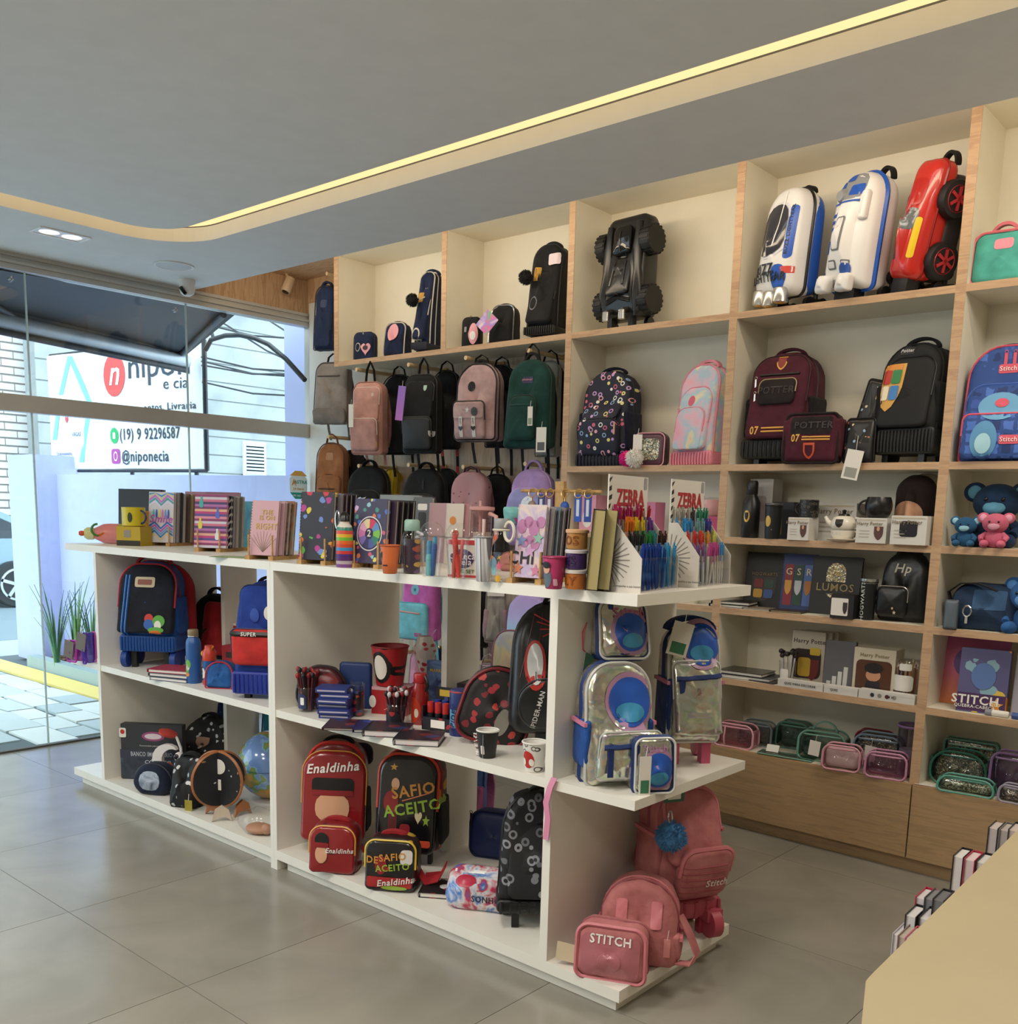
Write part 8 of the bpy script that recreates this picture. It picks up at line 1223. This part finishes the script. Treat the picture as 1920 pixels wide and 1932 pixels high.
l,r,h = TOPR((893,1013,928,1098)); t = cup('shiny silver striped tumbler beside the clear bottle',l,r*.72,r,h,STRIPES(['#b8b8bc','#e2e2e6','#7c7e84','#c4c4ca'],60,'X',.2),P('#9a9a9e',.3),'tumbler','tumbler'); t.add('lid',mv(lathe([(r*1.02,0),(r*1.04,.005),(r*.9,.012),(.001,.013)],28),0,0,h),CLEAR('#f0f0f0',.9)); t.add('straw',tube([(.0,0,h*.2),(.0,0,h*1.4)],.0055,8),P('#d8bab4',.4))
l,r,h = TOPR((925,978,962,1099)); t = bottle('clear bottle with grey flip cap, wrist loop and coloured prints',l,[('body',[(r*.96,0),(r,.004),(r,h*.62),(r*.86,h*.78),(r*.72,h*.84)],CLEAR('#f4f4f4',.95)),('cap',[(r*.78,h*.84),(r*.8,h*.85),(r*.78,h*.98),(r*.68,h)],P('#8e9092',.4))]); t.add('wrist_loop',tube([(r*.7+.02*(1-math.cos(k*.45)),-.01,h*.8-.03*math.sin(k*.45)) for k in range(14)],.005,6),P('#d8d0c0',.4)); t.add('loop_ring',tube([(r*.82*math.cos(k*.3),r*.82*math.sin(k*.3),h*.82) for k in range(21)],.004,6,True),P('#d8d0c0',.4))
for x,z,c,a,k in ((-.005,.3,'#6a8aa0',.03,EL),(-.002,.2,'#7aa8b0',.024,EL),(.016,.26,'#d86a8a',.024,ST),(.012,.43,'#3a4a6a',.018,'heart'),(.016,.4,'#d8b84a',.014,ST),(.0,.7,'#c84a2c',.012,EL),(.014,.06,'#d8a83a',.016,EL),(-.012,.38,'#d87a3a',.014,'heart')): t.decal('print',P(c,.5),x,h*z,a,a*1.4,k)
X,Y,Z,w,h = fit((900,964,952,1020),2.8,0,.02,ZT+.14);
l,r,h = TOPR((902,965,948,1062)); l = (l[0]-.02,2.86,ZT); t = cup('tall clear and pink tumbler with pink lid and carry handle',l,.034,.042,.22,CLEAR('#f6e4e0',.9),None,'tumbler','tumbler'); t.add('lid',mv(lathe([(.043,0),(.05,.004),(.05,.016),(.001,.02)],26),0,0,.22),P('#d09a9a',.4)); t.add('side_handle',tube([(.04,-.0,.21),(.075,0,.2),(.078,0,.12),(.04,0,.08)],.009,8),P('#d0a09a',.4)); t.add('filling',mv(lathe([(.03,0),(.036,.13)],20),0,0,.006),P('#d8cfc4',.5)); t.add('straw',tube([(-.01,0,.02),(-.01,0,.26)],.005,8),P('#d8a8a4',.4))
X,Y,Z,w,h = fit((955,1050,985,1080),2.75,.2,.08,ZT); b = Bag('small salmon pink pouch standing behind the clear bottle',(X,Y,ZT),.11,.07,.07,.2,CL('#b8786c',.7),.3,.2,.1,0,.008,.003,cat='pouch',name='pouch'); b.piping(P('#9a6058',.5),-.4,.003)
# stand 6
b6,r6 = stand('bamboo stand holding the pastel chill notebook',992,1101,.25,.24,.05)
X,Y,Z,w,h = fit((982,952,1040,1092),b6[1],.25,.02,b6[2]); PAS = MARBLE(['#d8b8cc','#e0c4d4','#b8a8d0','#d8c8c0','#c89ab8','#dcc0d0'],9,.45)
n6 = row(b6,r6,[('pastel pink notebook with drip pattern and large black lettering',PAS,None,.024,.01,1,1,0),('grey checked notebook behind the pastel one',P('#8a8486',.5),None,.02,.012,.95,.98,.012),('dark blue grey notebook third on the pastel stand',MARBLE(['#3a444c','#5a7484','#22242a'],10,.4),None,.02,.012,.95,.98,.016),('grey notebook with star pages fourth on the pastel stand',P('#77727a',.5),WIRE,.02,.01,.95,.98,.018),('dark purple notebook last on the pastel stand',P('#2e2430',.5),None,.02,.01,.97,.98,.02)],w,h,.004,-.14)
t = n6[0]; t.text('CHI L',.055,P('#1c1a20',.5),-w*.02,h*.26,.9,.003)
for x,z,a,b_ in ((-.32,.7,.03,.2),(-.1,.76,.03,.16),(.12,.68,.035,.22),(.34,.76,.03,.16),(-.2,.48,.03,.14),(.2,.46,.03,.16),(.0,.52,.03,.12)): t.decal('drip_print',P('#b87aa8',.5),w*x,h*z,a,b_*h,RC,rt=.5)
for x,z,c in ((-.3,.5,'#7a90c0'),(.3,.54,'#8ab8a8'),(.05,.36,'#c89ac8'),(-.35,.12,'#c87a5a'),(.3,.1,'#c87a9a')): t.decal('flower_print',P(c,.5),w*x,h*z,.04,.044,ST,off=.003)
l,r,h = TOPR((1022,1051,1066,1112)); t = cup('magenta plastic cup with dark oval print at the counter edge',l,r*.72,r,h,P('#b8386c',.35),P('#a83060',.4)); t.decal('print',P('#5a6a78',.5),-.006,h*.36,.036,.06,EL); t.decal('print',P('#d8a48a',.5),-.004,h*.64,.026,.028,EL,off=.003); t.decal('print',P('#1e1a20',.5),-.002,h*.76,.03,.02,EL,off=.004); t.decal('label',P('#d8a8b8',.5),.02,h*.22,.008,.02)
l,r,h = TOPR((1063,998,1107,1113)); t = T('stacked_pots','tower of three clear lidded pots with orange and purple labels','container',(l[0],l[1]+.0,ZT))
for k,(c,s,lid) in enumerate((('#c8742c','LY','#d8d0c8'),('#4a2f6a','ES','#d8d0d4'),('#c08a4a','OS','#d8a87a'))):
    z0 = h*k/3; p_ = t.add('pot',mv(lathe([(r*.86,.002),(r*.9,.006),(r*.9,h*.27)],28),0,0,z0),FILM(c,.8),solid=True); t.add('lid',mv(lathe([(r*.98,0),(r,.003),(r,h*.05),(r*.9,h*.06)],28),0,0,z0+h*.27),P(lid,.35)); t.text(s,.036,P('#8a4a1c' if k != 1 else '#2a1a44',.5),-.0,z0+h*.14,1,.002)
for k,(x0,lab) in enumerate(((1098,'black hardback book with yellowed page edges, outer of the pair'),(1124,'black hardback book with yellowed page edges touching the pen display'))):
    p = top(x0+8,1117); zt = on('y',p[1]+.0,x0+26,962).z; notebook(lab,(p[0]-.045,p[1]+.06,ZT+.003),.13,zt-ZT,.036,2.2,P('#1a1a22',.5),.07,0,None,1,None,'book','book',pages=P('#c0b27c',.7))
# keyring stand behind
p = on('y',2.86,1053,1060); kx = p.x; t = T('keyring_stand','bamboo T shaped stand hung with keyrings behind the pastel notebook','display stand',(kx,2.86,ZT),.15); t.add('post',box(-.018,.018,-.01,.01,0,.335),BAM,False); t.add('cross_rod',tube([(-.17,0,.3),(.17,0,.3)],.006,8),BAM); t.add('base',box(-.07,.07,-.05,.05,0,.012),BAM,False)
for k,(dx,c,lab,sty) in enumerate(((-.11,'#8a7a70','brown keyring with gold rings hanging on the bamboo rod',0),(-.07,'#2a3a7a','navy lettered keyring strap on the bamboo rod',1),(-.035,'#6a4a6a','purple keyring strap on the bamboo rod',1),(.03,'#1f4fa8','blue figure keyring hanging beside the bamboo post',0),(.085,'#1c4fb0','bright blue keyring strap on the bamboo rod',1),(.125,'#1c3f98','dark blue keyring strap with white lettering at the rod end',1))):
    o = T('keyring',lab,'keyring',(kx+dx,2.845+.15*dx,ZT+.3),.15,0,0,'keyrings'); o.add('ring',tube([(.016*math.cos(q*.6),.004*math.sin(q*.6),-.008+.016*math.sin(q*.6)) for q in range(11)],.0022,5,True),BRASS)
    if sty: o.add('strap',box(-.014,.014,-.002,.002,-.11,-.012),P(c,.4),False); o.add('strap_edge',box(-.006,.006,-.003,-.0022,-.09,-.03),P('#c8ccd8',.5),False)
    else: o.add('charm',M_([ball(.018,8,12,1,.6,1,(0,0,-.055)),ball(.022,8,12,1,.6,1.2,(0,0,-.085))]),P(c,.5)); o.add('link',tube([(0,0,-.022),(0,0,-.04)],.003,5),BRASS)
# ---- pen displays
def pencopy(src,loc,rot):
    r = src.copy(); COL.objects.link(r); r.location = loc; r.rotation_euler = rot
    for ch in src.children: c = ch.copy(); COL.objects.link(c); c.parent = r
def penproto(label,group,col,body,L,clip=True):
    t = T('pen',label,'pen',(0,0,0),0,0,0,group); t.add('barrel',lathe([(.001,0),(.003,.004),(.0045,.02),(.0045,L*.62)],10),body); t.add('grip_band',mv(lathe([(.0047,0),(.0047,L*.2)],10),0,0,L*.62),P(col,.3)); t.add('button',mv(lathe([(.0028,0),(.0028,.012),(.001,.013)],8),0,0,L*.82+.001),P(col,.3)); t.add('clip',M_([box(-.002,.002,-.0075,-.0062,L*.5,L*.85),box(-.002,.002,-.0065,-.003,L*.8,L*.85)]),P(col,.25) if clip else P('#d8d4d0',.3),False); return t
def display(label,c1,c2,dep,hdr_h,rows,name_words):
    W_ = (Vector(c2)-Vector(c1)).length; d2 = Vector(c2)-Vector(c1); rz = math.atan2(d2.y,d2.x); mid = (Vector(c1)+Vector(c2))/2; nb = Vector((math.sin(rz),-math.cos(rz),0))
    cen = mid-nb*dep/2; t = T('pen_display',label,'display box',(cen.x,cen.y,ZT),rz); wp = P('#ddd8d0',.5); D2 = dep/2; w2 = W_/2
    for k in (-1,1): t.add('side_panel',xf(prism([(y,z) for y,z in [(-D2,0),(D2,0),(D2,.2),(D2-.03,.2),(-D2,.098)]],k*w2-.0015,k*w2+.0015),Matrix(((0,0,1,0),(1,0,0,0),(0,1,0,0),(0,0,0,1)))),wp,False)
    t.add('floor_tray',box(-w2,w2,-D2,D2,0,.003),wp,False); hd = t.add('header_board',box(-w2,w2,D2-.004,D2,0,hdr_h),wp,False,None,None,False); t.add('front_window',box(-w2,w2,-D2,-D2+.0018,.003,.1),CLEAR('#ffffff',.96),False)
    for k in (1,2,3): t.add('step',box(-w2+.002,w2-.002,-D2+dep*k/4-.001,-D2+dep*k/4+.001,.003,.03+.04*k),CLEAR('#f0f0f0',.95),False)
    t.solid = [box(-w2,w2,D2-.004,D2,0,hdr_h)]; t.bv = None
    t.text('ZEBRA',.066,P('#b0202c',.5),.012,hdr_h*.8,.86,.006,off=.0012); t.text('A ESCRITA PERFEITA',.012,P('#a0403a',.5),-.01,hdr_h*.68,1,.0003,off=.0012); t.text('PARA TODOS',.012,P('#a0403a',.5),-.03,hdr_h*.63,1,.0003,off=.0012); t.decal('grey_label',P('#a8a8b0',.5),w2*.62,hdr_h*.6,.055,.065,RC,off=.0012)
    t.decal('dot_print',P('#9a9a9e',.5),w2*.86,hdr_h*.94,.02,.035,RC,off=.0012)
    for k in range(11): z0 = hdr_h*(.18+.075*k); v = [(-w2+.001,0,z0),(-w2+.012+.006*math.sin(k*1.7),0,z0+.004),(-w2+.02-.006*(k % 2),0,z0+.018),(-w2+.001,0,z0+.012)]; t.add('zebra_stripe',t.stick((v,[[0,1,2,3]]),0,0,.0012),P('#1e1c20',.5),False)
    # burst of pens printed on the side panel facing the aisle
    for k in range(15):
        a = math.radians(100-k*14); x0,z0,x1,z1 = D2*.85-.016*math.cos(a),.09+.016*math.sin(a),D2*.85-.072*math.cos(a),.09+.075*math.sin(a)
        if z1 < .008 or z1 > .19 or x1 < -D2: continue
        nx,nz = (z1-z0),-(x1-x0); ln = math.hypot(nx,nz); nx,nz = nx/ln*.0022,nz/ln*.0022; t.add('pen_print',([(-w2-.0022,x0+nx,z0+nz),(-w2-.0022,x1+nx*.6,z1+nz*.6),(-w2-.0022,x1-nx*.6,z1-nz*.6),(-w2-.0022,x0-nx,z0-nz)],[[0,1,2,3]]),P('#8a8684',.6),False)
    v,f = txt(name_words,.009,P('#3a3634',.5)); t.add('lettering',[(-w2-.0022,-p[0]-D2*.3,p[2]+.018) for p in v] and ([(-w2-.0022,-p[0]-D2*.3,p[2]+.018) for p in v],f),P('#3a3634',.5),False)
    rr_ = random.Random(len(label))
    for ri,(grp,segs,body,L,zb_l) in enumerate(rows):
        n = sum(s[1] for s in segs); i = 0; yy = -D2+dep*(ri+.5)/4
        for col,cnt,lab in segs:
            pr = penproto(lab,grp,col,body if body else FILM(col,.8),L)
            for q in range(cnt):
                x = -w2+.012+(W_-.024)*(i+.5)/n; c_,s_ = math.cos(rz),math.sin(rz); jx = x+rr_.uniform(-.002,.002); yy2 = yy+rr_.uniform(-.006,.006)
                wl = (cen.x+jx*c_-yy2*s_,cen.y+jx*s_+yy2*c_,ZT+zb_l+.004); ro = (rr_.uniform(-.12,.05),rr_.uniform(-.12,.12),rz+rr_.uniform(-.5,.5))
                if q == 0: pr.r.location = wl; pr.r.rotation_euler = ro
                else: pencopy(pr.r,wl,ro)
                i += 1
c1,c2 = top(1208,1120),top(1277,1111); d1,d2_ = top(1316,1110),top(1375,1103)
CB = FILM('#dcdfe4',.5)
display('white cardboard pen display with red lettering, full of gel pens',c1,c2,.118,.335,[
 ('pens in the front row of the gel pen display',(('#1c3f98',11,'dark blue pen in the front row of the gel pen display'),('#2f8fc0',5,'light blue pen in the front row of the gel pen display')),None,.15,.0),
 ('pens in the second row of the gel pen display',(('#1c1c20',4,'black pen in the second row of the gel pen display'),('#1f7a3a',6,'green pen in the second row of the gel pen display'),('#2a7a7a',3,'teal pen in the second row of the gel pen display'),('#3a2420',3,'brown pen in the second row of the gel pen display')),CB,.145,.04),
 ('pens in the third row of the gel pen display',(('#d8741c',6,'orange pen in the third row of the gel pen display'),('#d8b81c',4,'yellow pen in the third row of the gel pen display'),('#6a6a74',2,'grey pen in the third row of the gel pen display'),('#6a3a8a',4,'purple pen in the third row of the gel pen display')),CB,.15,.075),
 ('pens in the rear row of the gel pen display',(('#a81c5a',11,'magenta pen in the rear row of the gel pen display'),('#a8202a',5,'red pen in the rear row of the gel pen display')),CB,.15,.11)],'acompanhe a sua história')
WB = P('#d8d4cc',.35)
display('white cardboard pen display with red lettering, full of white highlighters',d1,d2_,.11,.335,[
 ('highlighters in the front row',(('#7a5a94',3,'white highlighter with violet cap in the front row'),('#b8488a',6,'white highlighter with pink cap in the front row'),('#3f8ac0',2,'white highlighter with sky blue cap in the front row')),WB,.15,.0),
 ('highlighters in the second row',(('#c03a34',6,'white highlighter with red cap in the second row'),('#d8943a',3,'white highlighter with orange cap in the second row'),('#c8c45a',3,'white highlighter with yellow cap in the second row')),WB,.145,.04),
 ('highlighters in the third row',(('#2f86c0',5,'white highlighter with blue cap in the third row'),('#6a9aa0',3,'white highlighter with grey green cap in the third row'),('#3a3f94',4,'white highlighter with indigo cap in the third row')),WB,.15,.075),
 ('highlighters in the rear row',(('#a8a49c',5,'white highlighter with pale grey cap in the rear row'),('#4a4a4c',3,'white highlighter with dark grey cap in the rear row'),('#2a8a6a',5,'white highlighter with green cap in the rear row')),WB,.15,.11)],'acompanhe a sua história')
t = T('green_leaflet','green leaflet lying flat on the island top before the striped stand','leaflet',top(455,1052),.5); t.add('sheet',box(-.12,.12,-.05,.06,0,.002),P('#7a945a',.5),False); t.add('print',box(-.09,.0,-.03,.03,.002,.0024),P('#a8b48a',.5),False)
# ------------------------------------------------------------------ diaries on the corner stand (behind the beige panel)
def ctr_pt(px,py,off):
    """point seen at px,py on the vertical plane off metres to the left of the beige panel"""
    nrm = Vector((-math.sin(ang),math.cos(ang),0)); o = Vector((0,0,EYE)); d = ray(px,py); p0 = Vector((A_.x,A_.y,0))+nrm*off; return o+d*((p0-o).dot(nrm)/d.dot(nrm))
specs = [('black diary with white pages standing highest at the beige panel',1806,1616,.16,'#141216','#d8d4d0',None),('red diary between two black ones at the beige panel',1827,1622,.125,'#b0304a','#d8c4c4',None),('second black diary behind the red one at the beige panel',1850,1627,.09,'#17151a','#cfcbc8',None),('red edged diary nearly hidden by the beige panel',1872,1632,.055,'#b83a48','#d8c0c0',None),
 ('black wire bound planner at the top corner of the book stand',1872,1562,.15,'#1c1a1c','#c4b8b4',1),('grey clear covered planner next to the wire bound one',1893,1566,.11,'#7a7876','#b4a8a4',None),('pale covered planner at the picture edge on the book stand',1910,1566,.08,'#2c2a30','#c8b8b4',None),
 ('white book at the low front of the book stand',1692,1764,.20,'#b8b4ba','#d8d4d8',None),('beige wire planner in the low front of the stand',1702,1768,.17,'#8a7a68','#b4a89c',1),('pink edged book low on the stand by the panel',1716,1772,.14,'#b85a6a','#d8ccd0',None),('black book in the middle low row with white page top',1716,1728,.185,'#151418','#d4d0d0',None),('second black book in the middle low row',1742,1733,.14,'#17161a','#c8c4c6',None),('red covered book at the far end of the low row',1735,1694,.19,'#b02a48','#cfc6c8',None),('grey wire planner at the far end of the low row',1752,1696,.155,'#4a4a4e','#7a7a7e',1),('black wire planner beside the grey one in the low row',1768,1698,.125,'#2a2a2e','#6a6a6e',None)]
for lab,px,py,off,c,pg,spi in specs:
    p = ctr_pt(px,py,off); th = .026; hh = .21; lo = spi is not None
    CT.add('rack_step',xf(box(-.042,.042,-.012,.012,0,p.z-hh),CI @ TR((p.x,p.y+.045,0)) @ RO(ang+math.pi,4,'Z')),bg_,False)
    notebook(lab,(p.x,p.y+.045,p.z-hh),.085,hh,th,ang+math.pi,P(c,.45),0,0,WIRE if spi else None,-1,'diaries on the corner stand','diary','diary',pages=P(pg,.6))

# small shifts that keep neighbours from touching
for n,d in {'backpack.045': (-.0,.025,0),'lunch_bag.009': (.02,-.03,0),'lunch_bag.008': (.0,.02,.012),'book.001': (.018,.0,0),'book.002': (.012,0,0),'tub': (.03,.0,0),'tin_box': (.02,.02,0),'bucket': (.02,.02,0),'backpack.043': (-.05,.02,0),'plastic_packet': (-.06,-.04,0),'backpack.027': (.03,-.1,0),'backpack.038': (-.15,.14,0),'desk_globe': (-.12,.085,0),'lunch_bag.005': (-.03,-.03,.005),'notebook.015': (-.06,.02,0),'album': (.0,-.05,0),'album.001': (.03,-.04,0),'duffel_bag': (.06,0,0),'wallet': (.045,-.03,0),'plush_toy': (.04,0,0),'backpack.003': (-.075,0,0),'clear_pouch.002': (.06,.01,0),'clear_pouch.005': (0,.02,0),'clear_pouch.006': (0,-.012,0),'clear_pouch.009': (0,.03,0),'notebook.011': (.04,.03,0),'box.016': (0,-.04,0),'box.017': (0,-.04,0),'round_stand_toy': (.02,-.02,0),'plush_toy.001': (0,0,.002),'plush_toy.002': (0,0,.002)}.items():
    if n in bpy.data.objects: bpy.data.objects[n].location += Vector(d)
